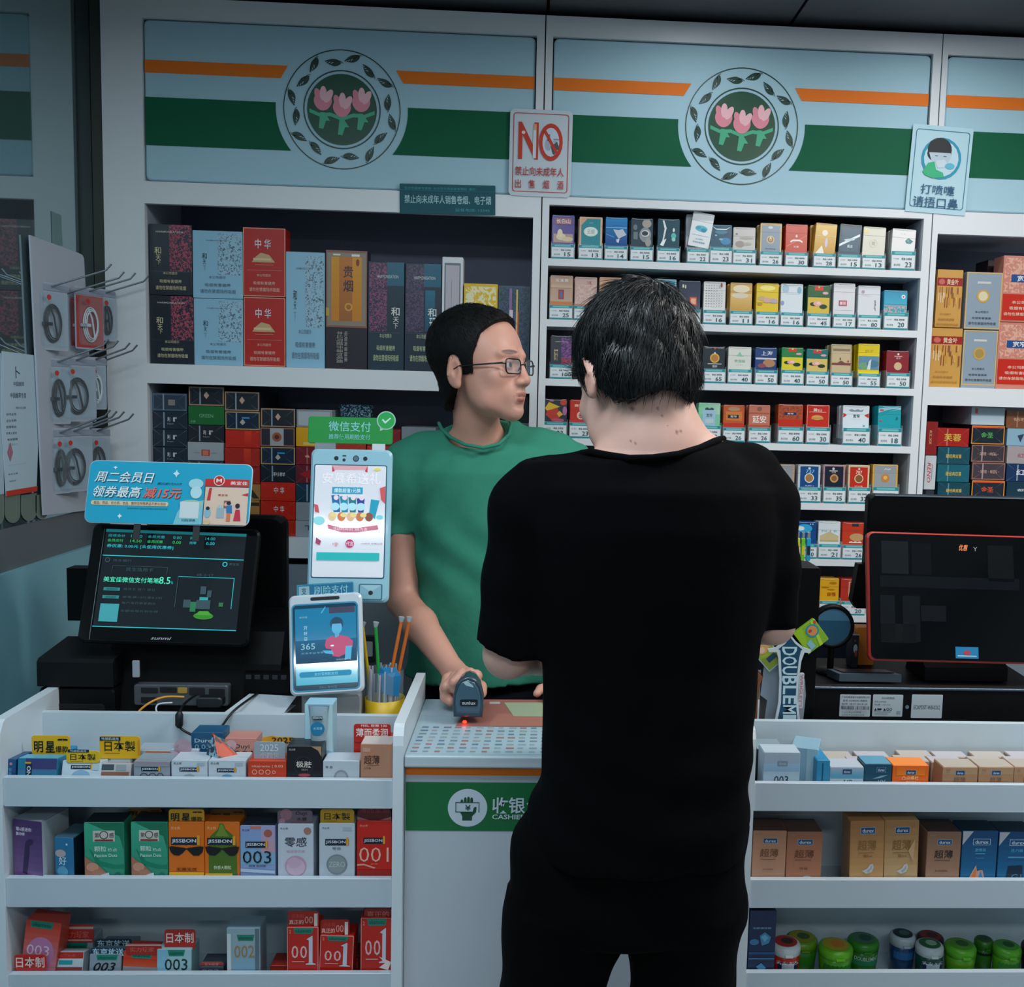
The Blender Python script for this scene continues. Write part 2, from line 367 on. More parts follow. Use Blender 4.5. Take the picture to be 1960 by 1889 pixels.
board(TC, xs_['C1'], xs_['C2'], ZO, ZO+.01, YC+.018, YC+.13, 'top_board', mat('#2a2c35', .5))
board(TC, xs_['C1'], xs_['C2'], 0, ROWZ[-1]-.16, YC+.02, YC+.035, 'base_panel', mat('#7c8892', .5))
# right bay
TR = bay('display_cabinet', 'white cigarette display cabinet at the right edge with cartons of packs', xs_['S2'], xs_['R1'], xs_['R2'], xs_['R2']+.03)
fascia(TR, xs_['R1'], xs_['R2'], None, 3)
zr0 = PY(1870, 450, YC).z; rail(TR, xs_['R1'], xs_['R2'], zr0, ZFB)
ZRA = PY(1850, 742, YC).z; ZRb = PY(1850, 777, YC).z; ZRC = PY(1790, 954, YC).z
board(TR, xs_['R1'], xs_['R2'], ZRb, ZRA, YC, BACKY, 'shelf')
board(TR, xs_['R1'], xs_['R2'], ZRC-.03, ZRC, YC, BACKY, 'shelf')
board(TR, xs_['R1'], xs_['R2'], zr0, zr0+.01, YC+.018, BACKY, 'top_board', mat('#8a90a0', .5))
board(TR, xs_['R1'], xs_['R2'], 0, ZRC-.25, YC+.02, YC+.035, 'base_panel', mat('#7c8892', .5))

# ================================================================== counters
CM = mat('#bccbd6', .35, grain=.03); CMT = mat('#d3dfe6', .3)
def tray_unit(name, label, x0, x1, lips, zback, xl_panel, xr_panel, zside, mid=None):
    t = thing(name, label, 'shelf', ((x0+x1)/2, YF, 0))
    for z1, z0 in lips:
        b = MB(); b.rbox((x0, YF, z0), (x1, YF+.012, z1), CM, r=.002, seg=1); b.build('shelf_lip', t)
        b = MB(); b.box((x0, YF+.012, z0), (x1, YB, z0+.012), CM); b.build('shelf', t)
    b = MB(); b.box((x0, YB, 0), (x1, YB+.015, zback), mat('#c2d3dc', .35, grain=.03)); b.build('back_board', t)
    for xa, xb in (xl_panel, xr_panel):
        pts = [(YF-.004, 0), (YF-.004, zside-.035), (YF-.001, zside-.018), (YF+.008, zside-.004), (YF+.016, zside), (YDB, zside), (YDB, 0)]
        b = MB(); b.prism(pts, xa, xb, CMT, axis='x'); b.build('side_panel', t)
    xa = x0 if x0 > 0 else x0
    b = MB(); b.box((xa, YB+.016, DZ-.02), (x1, YDB, DZ), mat('#c9d0d4', .4)); b.build('desk_top', t)
    xe = x1-.16 if x0 < 0 else x1
    b = MB(); b.box((xa, YDB+.0005, DZ-.02), (xe, YDB+.2, DZ), mat('#c9d0d4', .4)); b.build('desk_extension', t)
    b = MB(); b.box((xa, YDB+.17, 0), (xe, YDB+.19, DZ-.02), mat('#aab4ba', .5)); b.build('rear_panel', t)
    return t
def lz(py, px=400, Y=YF): return PY(px, py, Y).z
LIPS = [(lz(1490.5), lz(1546)), (lz(1681), lz(1737)), (lz(1864), lz(1920))]
DZ = .79
ZCT = PY(771.4, 1448, YF).z
YDB = PZ(900, 1338, ZCT).y; ZSD = PY(759, 1386, YF+.01).z
xd0, xd1 = PY(751, 1600, YF).x, PY(771, 1600, YF).x
LX0 = PY(8, 1600, YF).x; LXP = PY(-14, 1600, YF).x
TUL = tray_unit('counter_shelf', 'white three tier counter shelf unit at the left, left of the cash desk', LX0, xd0, LIPS, lz(1367, 400, YB), (LXP, LX0), (xd0, xd1), ZSD)
xr0, xr1 = PY(1414, 1600, YF).x, PY(1439, 1600, YF).x
RX1 = xr1+.78
TUR = tray_unit('counter_shelf', 'white three tier counter shelf unit at the right, right of the customer', xr1, RX1, LIPS, lz(1383, 1700, YB), (xr0, xr1), (RX1, RX1+.018), ZSD)
# centre cash desk
t = thing('cash_desk', 'white cash desk in the middle with orange stripe and green sign band', 'counter', ((xd1+xr0)/2, YF, 0)); CASH = t
b = MB(); b.rbox((xd1+.001, YF+.004, ZCT-.022), (xr0-.001, YDB, ZCT), mat('#c4d0d8', .3), r=.004, axis='x'); b.build('desk_top', t)
yc = YF+.020
b = MB(); b.box((xd1+.001, yc, 0), (xr0-.001, yc+.016, ZCT-.022), mat('#bcc6d0', .4, grain=.04)); fp = b.build('front_panel', t)
b = MB(); xa, xb = xd1+.002, xr0-.002; y_ = yc-.001
zz = lambda py: PY(773, py, yc).z
b.rect(xa, zz(1482.5), xb, zz(1469), y_, ORANGE); b.build('stripe', fp)
b = MB(); b.rect(xa, zz(1589), xb, zz(1496), y_, mat('#0e6b3a', .4)); b.build('stripe', fp)
b = MB(); c = PY(895, 1545.5, yc); R = .0352*1.0; LB = mat('#c6d6e2', .4); DGN = mat('#0e4a33', .4)
b.disc(c.x, c.z, R, y_-.0006, LB, 40)
k = R/40.5
def q(px, py): return (c.x+(px-815)/5.247*k, c.z-(py-1497)/5.247*k)
b.flat([q(735, 1545), q(760, 1590), q(760, 1638), q(865, 1638), q(865, 1590), q(908, 1545), q(912, 1490), q(895, 1482), q(880, 1500), q(870, 1545)], y_-.0010, DGN)
for fx, fy in ((753, 1402), (790, 1378), (824, 1372), (858, 1380)): b.flat([q(fx-15, 1432), q(fx+15, 1432), q(fx+14, fy+14), q(fx+6, fy), q(fx-6, fy), q(fx-14, fy+14)], y_-.0010, DGN)
for a in ((685, 1432, 942, 1440), (685, 1538, 870, 1546), (685, 1432, 693, 1546), (934, 1432, 942, 1546)):
    p0, p1 = q(a[0], a[3]), q(a[2], a[1]); b.rect(p0[0], p0[1], p1[0], p1[1], y_-.0012, DGN)
p0, p1 = q(788, 1525), q(850, 1460); b.text('¥', p0[0], p0[1], p1[0], p1[1], y_-.0014, DGN, bold=1)
p0 = PY(942, 1556, yc); p1 = PY(1005, 1525, yc); wd = p1.x-p0.x
b.text('收银台', p0.x, p0.z, p0.x+wd*1.5, p1.z, y_-.0012, LB, bold=1.4)
p0 = PY(942, 1567, yc); p1 = PY(976, 1558, yc); b.text('CASHIER', p0.x, p0.z, p0.x+(p1.x-p0.x)*1.9, p1.z, y_-.0012, LB, bold=1.5)
b.build('sign_print', fp)
# ================================================================== print on boxes
def paint(b, x0, z0, x1, z1, y, art, M=None, st=.00012, gl=.3):
    W, H = x1-x0, z1-z0; k = 0
    X = lambda u: x0+u*W
    Z = lambda v: z1-v*H
    for e in art:
        k += 1; yy = y-st*k; t = e[0]
        mm = lambda c: mat(c, gl) if isinstance(c, str) else c
        if t == 'r': b.rect(X(e[1]), Z(e[4]), X(e[3]), Z(e[2]), yy, mm(e[5]), M)
        elif t == 't': b.text(e[1], X(e[2]), Z(e[5]), X(e[4]), Z(e[3]), yy, mm(e[6]), bold=e[7] if len(e) > 7 else .6, rot=e[8] if len(e) > 8 else 0, shear=e[9] if len(e) > 9 else 0, M=M)
        elif t == 'c': b.disc(X(e[1]), Z(e[2]), e[3]*W, yy, mm(e[4]), 20, M)
        elif t == 'e': b.disc(X(e[1]), Z(e[2]), e[3]*W, yy, mm(e[5]), 20, M, sq=e[4]*H/(e[3]*W))
        elif t == 'o': b.ring(X(e[1]), Z(e[2]), e[3]*W, e[4]*W, yy, mm(e[5]), 24, M)
        elif t == 'p': b.flat([(X(u), Z(v)) for u, v in e[1]][::-1], yy, mm(e[2]), M)
        elif t == 'k': b.rect(X(e[1]), Z(e[4]), X(e[3]), Z(e[2]), yy, speckle(e[5], e[6], e[7] if len(e) > 7 else 260, e[8] if len(e) > 8 else .5), M)
        elif t == 'g':
            c1, c2 = [int(e[5][i:i+2], 16) for i in (1, 3, 5)], [int(e[6][i:i+2], 16) for i in (1, 3, 5)]; n = 8
            for j in range(n):
                h = '#%02x%02x%02x' % tuple(int(a+(q-a)*j/(n-1)) for a, q in zip(c1, c2))
                if len(e) > 7: b.rect(X(e[1]+(e[3]-e[1])*j/n), Z(e[4]), X(e[1]+(e[3]-e[1])*(j+1)/n), Z(e[2]), yy, mm(h), M)
                else: b.rect(X(e[1]), Z(e[2]+(e[4]-e[2])*(j+1)/n), X(e[3]), Z(e[2]+(e[4]-e[2])*j/n), yy, mm(h), M)
        elif t == 'b':   # border frame
            w_ = e[2]; hw = w_*W/H
            b.rect(X(0), Z(hw), X(1), Z(0), yy, mm(e[1]), M); b.rect(X(0), Z(1), X(1), Z(1-hw), yy, mm(e[1]), M)
            b.rect(X(0), Z(1-hw), X(w_), Z(hw), yy, mm(e[1]), M); b.rect(X(1-w_), Z(1-hw), X(1), Z(hw), yy, mm(e[1]), M)
        elif t == 'f':   # folded film lines of a carton end
            c = mm(e[1]); cx = .32
            for (u0, v0, u1, v1) in ((.0, .0, cx, .45), (1, 0, 1-cx, .45), (0, 1, cx, .55), (1, 1, 1-cx, .55)):
                dx, dz = .012, .012
                b.flat([(X(u0), Z(v0)), (X(u0+(dx if u0 == 0 else -dx)), Z(v0)), (X(u1), Z(v1))], yy, c, M)
            b.rect(X(.30), Z(.97), X(.34), Z(.03), yy, c, M) if len(e) > 2 else None
# ------------------------------------------------------------------ priced packs in clear holders
ACR = mat('#dfeef2', .06, trans=.80); TAGW = mat('#dfe6ea', .35); TAGT = mat('#1f8f9c', .35)
def pack_mesh(w_, h_, d_, body, art, M, side=None, zv=.0012):
    b = MB(M); b.rbox((-w_/2, 0, 0), (w_/2, d_, h_), mat(body, .3, coat=.15), r=.0018, seg=1)
    paint(b, -w_/2+.0012, zv, w_/2-.0012, h_-.0012, -.0003, art)
    lz_ = h_*.74; b.box((-w_/2-.0001, -.0002, lz_), (w_/2+.0001, d_*.8, lz_+.0004), mat('#33363a', .4))
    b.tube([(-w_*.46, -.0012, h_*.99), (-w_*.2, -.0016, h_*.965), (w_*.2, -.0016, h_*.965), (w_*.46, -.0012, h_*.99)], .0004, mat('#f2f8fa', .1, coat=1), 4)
    return b
HOLD_N = 0
def slot(row, x0, x1, ytop, price, body, art, desc, tilt=0, tagpx=None, behind=None, h=.088, cls='cigarette_pack', dark=1):
    Zs = ROWZ[row-1]; xc, yr = (x0+x1)/2, ytop
    a, c = PY(x0, ytop+30, YC+.012), PY(x1, ytop+30, YC+.012)
    wd = c.x-a.x; X = (a.x+c.x)/2; zt = PY(xc, ytop, YC+.016).z; zb = max(zt-h, Zs+.004); hh = zt-zb
    th = zb-Zs+.030 if zb-Zs < .02 else .037
    th = max(th, .036)
    M = Matrix.Translation((X, YC+.0125, zb)) @ Matrix.Rotation(math.radians(tilt), 4, 'Y') @ Matrix.Rotation(math.radians(-3), 4, 'X')
    b = pack_mesh(wd, hh, .022, body, art, M, zv=max(.0012, Zs+th-zb-.001))
    rn = ['top', 'second', 'third', 'fourth', 'fifth', 'sixth', 'lowest'][row-1]
    b.build(cls, None, (lambda a, c: a if len(a.split()) <= 15 else c)(f'{desc}, {rn} shelf, priced {price}', f'{desc}, {rn} shelf'), 'cigarettes', 'priced cigarette packs on the middle cabinet', loc=(X, YC+.0125, zb))
    nb = 2 if behind is None else behind
    for q in range(1):        # rear packs of the same kind, just the next one behind
        if nb <= 0: break
        Mb = Matrix.Translation((X+(random.random()-.5)*.006, YC+.0125+.028, zb)) @ Matrix.Rotation(math.radians(-3), 4, 'X')
        b2 = MB(Mb); b2.rbox((-wd/2, 0, 0), (wd/2, .022, hh-.001), mat(body, .3), r=.0018, seg=1)
        b2.build(cls, None, ' '.join(f'pack behind the {desc}'.split()[:16]), 'cigarettes', 'priced cigarette packs on the middle cabinet', loc=(X, YC+.04, zb))
    # holder
    tw = max(.054, wd)/2+.002; ht = thing('pack_holder', ' '.join(f'clear holder tagged {price} for the {desc}'.split()[:16]), 'holder', (X, YC+.004, Zs), 'clear price tag holders on the middle cabinet')
    b = MB(); y0 = YC+.004
    b.box((X-tw, y0, Zs+.0005), (X+tw, y0+.002, Zs+th), ACR); b.box((X-tw, y0+.002, Zs+.0005), (X-tw+.0015, y0+.09, Zs+th*1.15), ACR); b.box((X+tw-.0015, y0+.002, Zs+.0005), (X+tw, y0+.09, Zs+th*1.15), ACR)
    b.box((X-tw+.0015, y0+.0072, Zs+.0005), (X+tw-.0015, y0+.09, zb-.0006), ACR); b.build('tray', ht)
    b = MB(); x_, X_ = X-tw+.002, X+tw-.003; zt_ = Zs+th-.001
    b.box((x_, y0-.0016, Zs+.001), (X_, y0-.0004, zt_), TAGW)
    paint(b, x_, Zs+.001, X_, zt_, y0-.0018, [('r', 0, 0, 1, .2, TAGT), ('r', 0, .9, 1, 1, TAGT), ('r', .12, .04, .86, .16, mat('#6fc0c4', .3)), ('t', '长沙卷烟', .08, .36, .30, .44, '#8a949a', 0), ('t', '硬盒 '+['云', '南', '湖', '川', '黄'][len(desc) % 5]+'牌烟', .42, .34, .86, .46, '#3c474e', .4), ('t', '建议零售', .10, .66, .38, .78, '#7a868e', .2)] + ([('t', str(price), .58, .56, .58+.14*len(str(price)), .84, '#2c5560', .8)] if price else []))
    b.build('price_tag', ht)
R = 'r'
RUY = [('p', [(.3, 0), (.7, 0), (.7, .17), (.3, .17)], '#c8301e')]
def lotus(top, bot): return [('r', 0, .42, 1, 1, bot), ('r', 0, 0, 1, .38, top), ('p', [(.3, 0), (.7, 0), (.7, .17), (.3, .17)], '#d23a22'), ('c', .5, .05, .05, '#e8c040'), ('e', .26, .66, .16, .07, '#123a22'), ('e', .72, .74, .18, .08, '#0f3a20'), ('e', .45, .64, .20, .08, '#e6a5a8'), ('e', .5, .62, .10, .05, '#f0c6c4'), ('e', .80, .26, .14, .05, '#d6a8b0')]
SL = [
 (1, 1056.7, 1099.6, 411.6, 15, '#5a4d96', [('r', .05, .62, .95, 1, '#b49a8c'), ('e', .4, .72, .22, .12, '#e2cfae'), ('e', .35, .6, .12, .14, '#e8d9ba'), ('e', .7, .80, .26, .08, '#dcc6a2'), ('r', .12, .08, .88, .30, '#9d5c68'), ('t', '长白山', .18, .11, .82, .27, '#f0ece8', 1), ('r', 0, .92, 1, 1, '#5a4d96')], 'purple pack with a cream stone pagoda and maroon plaque'),
 (1, 1108.8, 1153, 415, 13, '#e0b594', [('r', .07, .05, .93, 1, '#1f8a96'), ('p', [(.07, .05), (.34, .05), (.07, .28)], '#e0a585'), ('e', .5, .5, .32, .17, '#d3e6dc'), ('e', .5, .5, .27, .13, '#e8efe2'), ('t', '云烟', .34, .42, .66, .58, '#6a9aa0', 0), ('t', 'YUNYAN', .42, .18, .6, .21, '#cfe6e8', 0)], 'teal pack with a beige border and white oval'),
 (1, 1158.8, 1201, 415.7, 14, '#0f5f9e', [('g', 0, 0, 1, 1, '#1f86c4', '#0a4a92'), ('r', 0, .33, 1, .35, '#8fd0ee'), ('p', [(.35, .4), (.6, .42), (.8, .38), (.98, .58), (.75, .66), (.62, .72), (.5, .6)], '#c6ccd8'), ('p', [(.5, .74), (.66, .72), (.62, .86), (.52, .84)], '#d6dde4'), ('p', [(0, .56), (.4, .66), (.4, .68), (0, .58)], '#5fb8e4')], 'bright blue pack with a silver rose and shining top'),
 (1, 1207.8, 1250, 417.8, 15, '#2c4350', [('e', .72, .16, .22, .15, '#a9a29c'), ('e', .66, .55, .28, .26, '#8f9599'), ('e', .66, .50, .2, .12, '#d2d6d8'), ('e', .64, .50, .15, .08, '#33474f'), ('e', .80, .80, .14, .16, '#a2a09c'), ('e', .18, .3, .1, .1, '#6a7880'), ('r', .1, .46, .3, .72, '#6c7f88')], 'dark slate pack with silver swirls'),
 (1, 1259, 1301, 418.8, 16, '#204c5c', [('p', [(.2, .04), (.28, .04), (.40, .3), (.30, .65), (.24, .85), (.18, .85), (.24, .6), (.30, .32)], '#dfe6e6'), ('p', [(.10, .88), (.20, .74), (.40, .66), (.26, .92)], '#f0f4f2'), ('e', .74, .36, .05, .07, '#dfe9e8'), ('e', .74, .56, .12, .10, '#5fc0b8'), ('e', .74, .68, .09, .07, '#93d6cc')], 'dark teal pack with a white curling plume'),
 (1, 1317, 1358, 406, 22, '#e6ebee', [('e', .5, .46, .30, .09, '#58bcd0'), ('e', .62, .5, .14, .06, '#2492ae'), ('e', .35, .44, .12, .05, '#3aa8bc'), ('r', .1, .66, .9, .67, '#8fc6d2'), ('t', '本公司提示', .3, .76, .68, .80, '#3b8ca8', .3), ('t', '吸烟有害健康', .2, .85, .78, .90, '#3b8ca8', .3)], 'white pack leaning out of its holder with a pale blue rosette', 9),
 (1, 1359.8, 1401, 430, 23, '#2b5870', [('e', .5, .30, .3, .1, '#47809a'), ('e', .25, .45, .05, .03, '#a9d0dc'), ('e', .72, .7, .25, .16, '#3c87b8'), ('e', .5, .62, .1, .05, '#7fb4cc'), ('p', [(.02, .02), (.25, .16), (.75, .16), (.98, .04), (.75, .20), (.25, .20)], '#e8f2f4')], 'deep blue pack with pale bubbles and glossy film'),
 (1, 1403.5, 1446, 435, 31, '#c9c6c2', [('e', .3, .72, .22, .14, '#9a948c'), ('e', .6, .45, .34, .05, '#aca69e'), ('e', .14, .28, .05, .04, '#807468'), ('e', .65, .7, .2, .06, '#b0aaa2')], 'plain light grey pack with a misty landscape'),
 (1, 1455.5, 1496.7, 427, 26, '#d9bb7a', [('r', .05, .06, .95, 1, '#8295a6'), ('r', .05, .30, .95, .312, '#5e7186'), ('c', .48, .56, .19, '#d8bd8c'), ('c', .48, .56, .14, '#9a6a3c'), ('c', .48, .5, .05, '#ecdcb8'), ('e', .46, .14, .12, .05, '#c2d0da'), ('t', 'XX', .4, .52, .56, .62, '#ecdcb8', .3), ('t', 'Smoking', .25, .85, .72, .91, '#4a5868', .3)], 'grey-blue pack with gold border and round gold seal'),
 (1, 1504, 1546, 429, 30, '#c83418', [('p', [(.02, .76), (.98, .36), (.98, .38), (.02, .79)], '#e27a5c'), ('e', .5, .4, .045, .05, '#f0dcd0'), ('p', [(.2, .58), (.35, .52), (.65, .52), (.8, .58), (.78, .64), (.65, .58), (.35, .58), (.22, .64)], '#f2e6de'), ('t', '双喜', .36, .74, .62, .81, '#f0dcd0', 1)], 'orange-red pack with a small white arched crest'),
 (1, 1558, 1599, 427, 28, '#d8a83c', [('g', 0, 0, 1, 1, '#e2bc5c', '#c8962c'), ('c', .45, .30, .14, '#efe2d2'), ('e', .55, .62, .07, .16, '#c9c4da'), ('p', [(.05, 1), (.35, .72), (.5, 1)], '#efe6da'), ('r', 0, .40, 1, .41, '#f4e6b8')], 'golden yellow pack with a white fountain, tilted', 3.5),
 (1, 1605, 1647, 429, 15, '#123e52', [('r', .08, .12, .92, .9, '#174e66'), ('p', [(.0, .66), (.95, .28), (.95, .36), (.0, .74)], '#e6edf0'), ('p', [(.2, .5), (.75, .42), (.7, .5), (.3, .56)], '#bcd4dc'), ('t', '真龙', .38, .66, .64, .76, '#d8e8ec', 1)], 'dark teal pack with a white diagonal dragon stroke', 3),
 (1, 1651, 1694, 434, 13, '#d9d6c6', [('e', .1, .16, .12, .08, '#e6d884'), ('t', '芙', .38, .5, .56, .64, '#b6ae92', 0), ('o', .47, .57, .17, .18, '#cfc7a4')], 'cream pack with a faint round mark', 2),
 (1, 1706, 1751, 438, 23, '#e4e4e2', [('p', [(.56, .5), (.70, .36), (.92, .5), (.80, .62), (.62, .6)], '#1c7480'), ('p', [(.62, .5), (.72, .40), (.76, .58)], '#3aa39a'), ('t', '· 小 花', .3, .18, .55, .22, '#9a9a98', .2)], 'white pack with a teal gem, last on its shelf', 2.5),
 (2, 1053, 1096.5, 527, 25, '#b9977c', [('r', 0, .86, 1, 1, '#c77a35'), ('r', .36, .46, .62, .78, '#a8282a'), ('r', .42, .52, .56, .74, '#5a5f8c'), ('t', '玉溪香', .2, .1, .82, .2, '#eee6da', .8), ('g', 0, .25, 1, .4, '#b9977c', '#cfae92')], 'tan pack with a red upright plaque'),
 (2, 1100, 1142.5, 530, 19, '#c8a49a', [('k', .05, .25, .95, .8, '#c8a49a', '#d8b8ae', 120), ('t', 'ソ', .55, .12, .65, .24, '#b04a4a', 1), ('t', 'K', .68, .12, .78, .24, '#b04a4a', 1), ('r', 0, .92, 1, 1, '#c07a5a')], 'dusty pink pack with small red letters'),
 (2, 1147, 1189, 530.6, 18, '#d3a37e', [('r', .4, .12, .58, .3, '#c06a3c')], 'peach coloured pack partly hidden by the black hair'),
 (2, 1197.6, 1243.5, 533, 17, '#3fa3bd', [('r', .05, .05, .95, .5, '#59b4c8')], 'light turquoise pack above the crown of the black hair'),
 (2, 1252.7, 1294.5, 534, 17, '#8ac6d2', [('r', .06, .06, .94, 1, '#1584a2'), ('e', .5, .28, .26, .06, '#4fb4c8')], 'turquoise pack with pale edge above the black hair'),
 (2, 1299.6, 1341, 537, 24, '#1d2c48', [('r', .5, .55, .85, .85, '#d04a2a'), ('r', .56, .6, .80, .8, '#e8b090'), ('r', .14, .12, .22, .24, '#d8d4c8'), ('r', .26, .14, .32, .26, '#d8d4c8'), ('p', [(0, .4), (.1, .3), (.3, .7), (.1, .6)], '#4e5a4a')], 'navy pack with an orange-red square seal'),
 (2, 1347, 1389, 538.8, 16, '#dcdcda', [(R, .08+.12*i, .12+.09*j, .13+.12*i, .14+.09*j, '#5c6068') for i in range(7) for j in range(9) if not (i > 4 and j < 3)]+[('e', .8, .12, .05, .08, '#8a4a48')], 'white pack covered with rows of tiny dark dots'),
 (2, 1398, 1440, 541, 11, '#d6aa58', [('g', 0, .36, 1, 1, '#e0bc74', '#c89844'), ('e', .5, .2, .4, .14, '#e6d6b4'), ('e', .45, .44, .4, .1, '#d9ccb4'), ('r', 0, .34, 1, .35, '#9c7c44')], 'tan-gold pack with cream cloud shapes'),
 (2, 1448, 1490.6, 542, 16, '#e2c21c', [('e', .5, .15, .36, .1, '#f0e27a'), ('e', .22, .52, .18, .08, '#c8a878'), ('e', .5, .58, .2, .1, '#cda9a0'), ('e', .8, .6, .18, .09, '#b4a6b4'), ('r', 0, .66, 1, .67, '#b89020'), ('e', .15, .72, .12, .05, '#b09038')], 'bright yellow pack with a band of mottled figures'),
 (2, 1495, 1537, 543, 16, '#dae2e8', [('e', .2, .16, .16, .14, '#a6c6d8'), ('e', .85, .2, .1, .12, '#7fb4d0'), ('e', .06, .66, .08, .08, '#8e9cc6'), ('r', .2, .34, .9, .345, '#8ab0c4')], 'white pack with pale blue clouds at the corners'),
 (2, 1546, 1589, 545.7, 45, '#1c5a34', lotus('#1c5e30', '#d8b83c'), 'green and yellow pack with a pink lotus and red tab'),
 (2, 1596, 1637, 542, 17, '#dcdce0', [('r', .24, .54, .64, .72, '#b85a66'), ('r', .30, .58, .42, .68, '#e6d2d6'), ('r', .45, .58, .58, .68, '#dcb8c0'), ('o', .5, .28, .06, .065, '#b4b4ba'), ('r', .05, .86, .95, .865, '#9ca4ac')], 'white pack with a small red plaque in its middle'),
 (2, 1643, 1685.5, 546.7, 80, '#dadde2', [('e', .2, .2, .08, .06, '#b898b8'), ('r', .1, .33, .6, .335, '#a8b0c0'), ('t', '印象', .74, .45, .82, .85, '#5a6070', .4)], 'white pack with a tiny mauve flower and fine upright letters'),
 (2, 1692, 1737, 555.5, 20, '#2596b8', [('g', 0, 0, 1, .6, '#1f90b4', '#37aac8'), ('r', 0, .64, 1, .72, '#9aa0a8'), ('k', 0, .7, 1, 1, '#2a9ab4', '#c4a89a', 110), ('c', .84, .26, .09, '#e2e6ea'), ('c', .84, .26, .04, '#a05a60')], 'short blue sea scene pack at the right end'),
 (3, 1054, 1094.5, 642, 100, '#242838', [('k', .5, .05, 1, .95, '#3a2a55', '#8a4a98', 170), ('k', .5, .75, 1, .98, '#a03848', '#5a2a5a', 170), ('t', '和天下', .14, .45, .34, .86, '#d8c48a', .4), ('t', 'HARMONISATION', .2, .18, .86, .22, '#c8c4b4', .2)], 'near-black pack with a purple mottled side and gold script'),
 (3, 1345, 1388, 662.8, 65, '#17262f', [('c', .54, .5, .22, '#d8a848'), ('c', .54, .5, .16, '#b47a34'), ('e', .54, .28, .04, .05, '#cfd6da'), ('r', .1, .02, .4, .08, '#7a6c74'), ('r', .65, .02, .95, .08, '#7a6c74'), ('p', [(.42, .02), (.66, .02), (.54, .12)], '#b45a68'), ('r', .22, .74, .86, .78, '#b0b8bc'), ('t', '国宾', .44, .82, .66, .92, '#d8dcde', .6)], 'black pack with a round gold coin in its centre'),
 (3, 1394, 1438, 663.6, 40, '#d8dad2', [('p', [(.36, .4), (.5, .2), (.6, .36), (.72, .4)], '#8fc0a4'), ('t', '贵烟国', .26, .55, .74, .68, '#8fbaa0', .4), ('r', .34, .78, .66, .79, '#b4c4b8')], 'off-white pack with pale green tower drawing'),
 (3, 1445.7, 1487, 665, 50, '#1c3f78', [('r', 0, .44, 1, .52, '#c6c8d0'), ('e', .65, .68, .3, .18, '#b0805c'), ('e', .3, .8, .2, .1, '#8c4a58'), ('t', '上海', .26, .14, .82, .34, '#e6ecf2', 1)], 'royal blue pack with white script and brown bridge picture'),
 (3, 1496, 1537.6, 665, 40, '#238044', lotus('#238044', '#dccc2c'), 'light green and lemon pack with a pink lotus, left of the teal one'),
 (3, 1543.7, 1584.8, 667.8, 50, '#14706e', lotus('#14706e', '#d8bc68'), 'teal and sand pack with a pink lotus and red tab'),
 (3, 1590.7, 1631, 659, 50, '#c9b48c', [('r', .08, .14, .92, .22, '#8c7a60'), ('e', .45, .5, .03, .05, '#5a4030'), ('p', [(.0, .64), (.3, .64), (.5, .56), (.7, .64), (1, .64), (1, .72), (0, .72)], '#7a4644'), ('c', .84, .58, .05, '#b43a34'), ('b', '#a89468', .03)], 'beige pack with a maroon roof line and tiny red seal'),
 (3, 1643, 1684, 658, 55, '#e6cc16', [('t', '娇子', .3, .18, .72, .28, '#c89a20', .6), ('r', 0, .40, 1, .86, '#5f8aa6'), ('e', .3, .74, .3, .12, '#6fa07a'), ('e', .7, .66, .3, .12, '#4c7890'), ('p', [(.42, .86), (.5, .58), (.62, .5), (.58, .86)], '#d0dcdc'), ('r', 0, .94, 1, 1, '#f0d820')], 'tall yellow pack with a blue-green river valley picture'),
 (3, 1696.8, 1740, 671, 50, '#8a1f2a', [('e', .52, .68, .18, .18, '#d0b48c'), ('e', .52, .14, .05, .05, '#e6d8cc'), ('r', .34, .22, .7, .25, '#d8c0b4'), ('t', '金许', .42, .28, .64, .36, '#e0ccc0', .5)], 'wide dark red pack with a pale medallion'),
 (4, 1042, 1085, 763.5, 33, '#24303c', [('p', [(.0, .4), (.18, .12), (.7, .32), (.1, .52)], '#dcb428'), ('p', [(.1, .5), (.6, .38), (.7, .8), (.35, .95), (.05, .7)], '#c03a2c'), ('p', [(.55, .62), (.68, .5), (.85, .66), (.66, .78)], '#dca83c'), ('e', .85, .12, .16, .14, '#c4402e'), ('e', .92, .5, .1, .2, '#b06aa0'), ('e', .6, .92, .3, .08, '#c0506c'), ('e', .3, .05, .12, .05, '#b46a98')], 'dark pack printed with red, yellow and pink shapes'),
 (4, 1091, 1132.7, 765, 23, '#c62a18', [('t', '黄鹤楼', .18, .18, .86, .3, '#f0d8b0', 1), ('r', 0, .44, 1, .45, '#a02014'), ('o', .5, .68, .14, .19, '#e6c8b8'), ('r', .38, .6, .62, .76, '#e8d0c0'), ('r', .42, .62, .58, .74, '#c62a18')], 'bright red pack with a round white book mark'),
 (4, 1336.7, 1378.9, 771, 28, '#7ec8a6', [('g', 0, 0, 1, .5, '#86cfa2', '#a6d2bc', 1), ('r', .18, .28, .78, 1, '#9fc4d8'), ('p', [(.3, .22), (.4, .18), (.5, .24), (.6, .18), (.72, .24), (.7, .3), (.3, .3)], '#2c4a54'), ('t', '宽窄', .36, .46, .64, .62, '#2c4454', .7), ('r', .3, .7, .7, .9, '#b9cfd2')], 'pale green and blue pack with dark roof motif'),
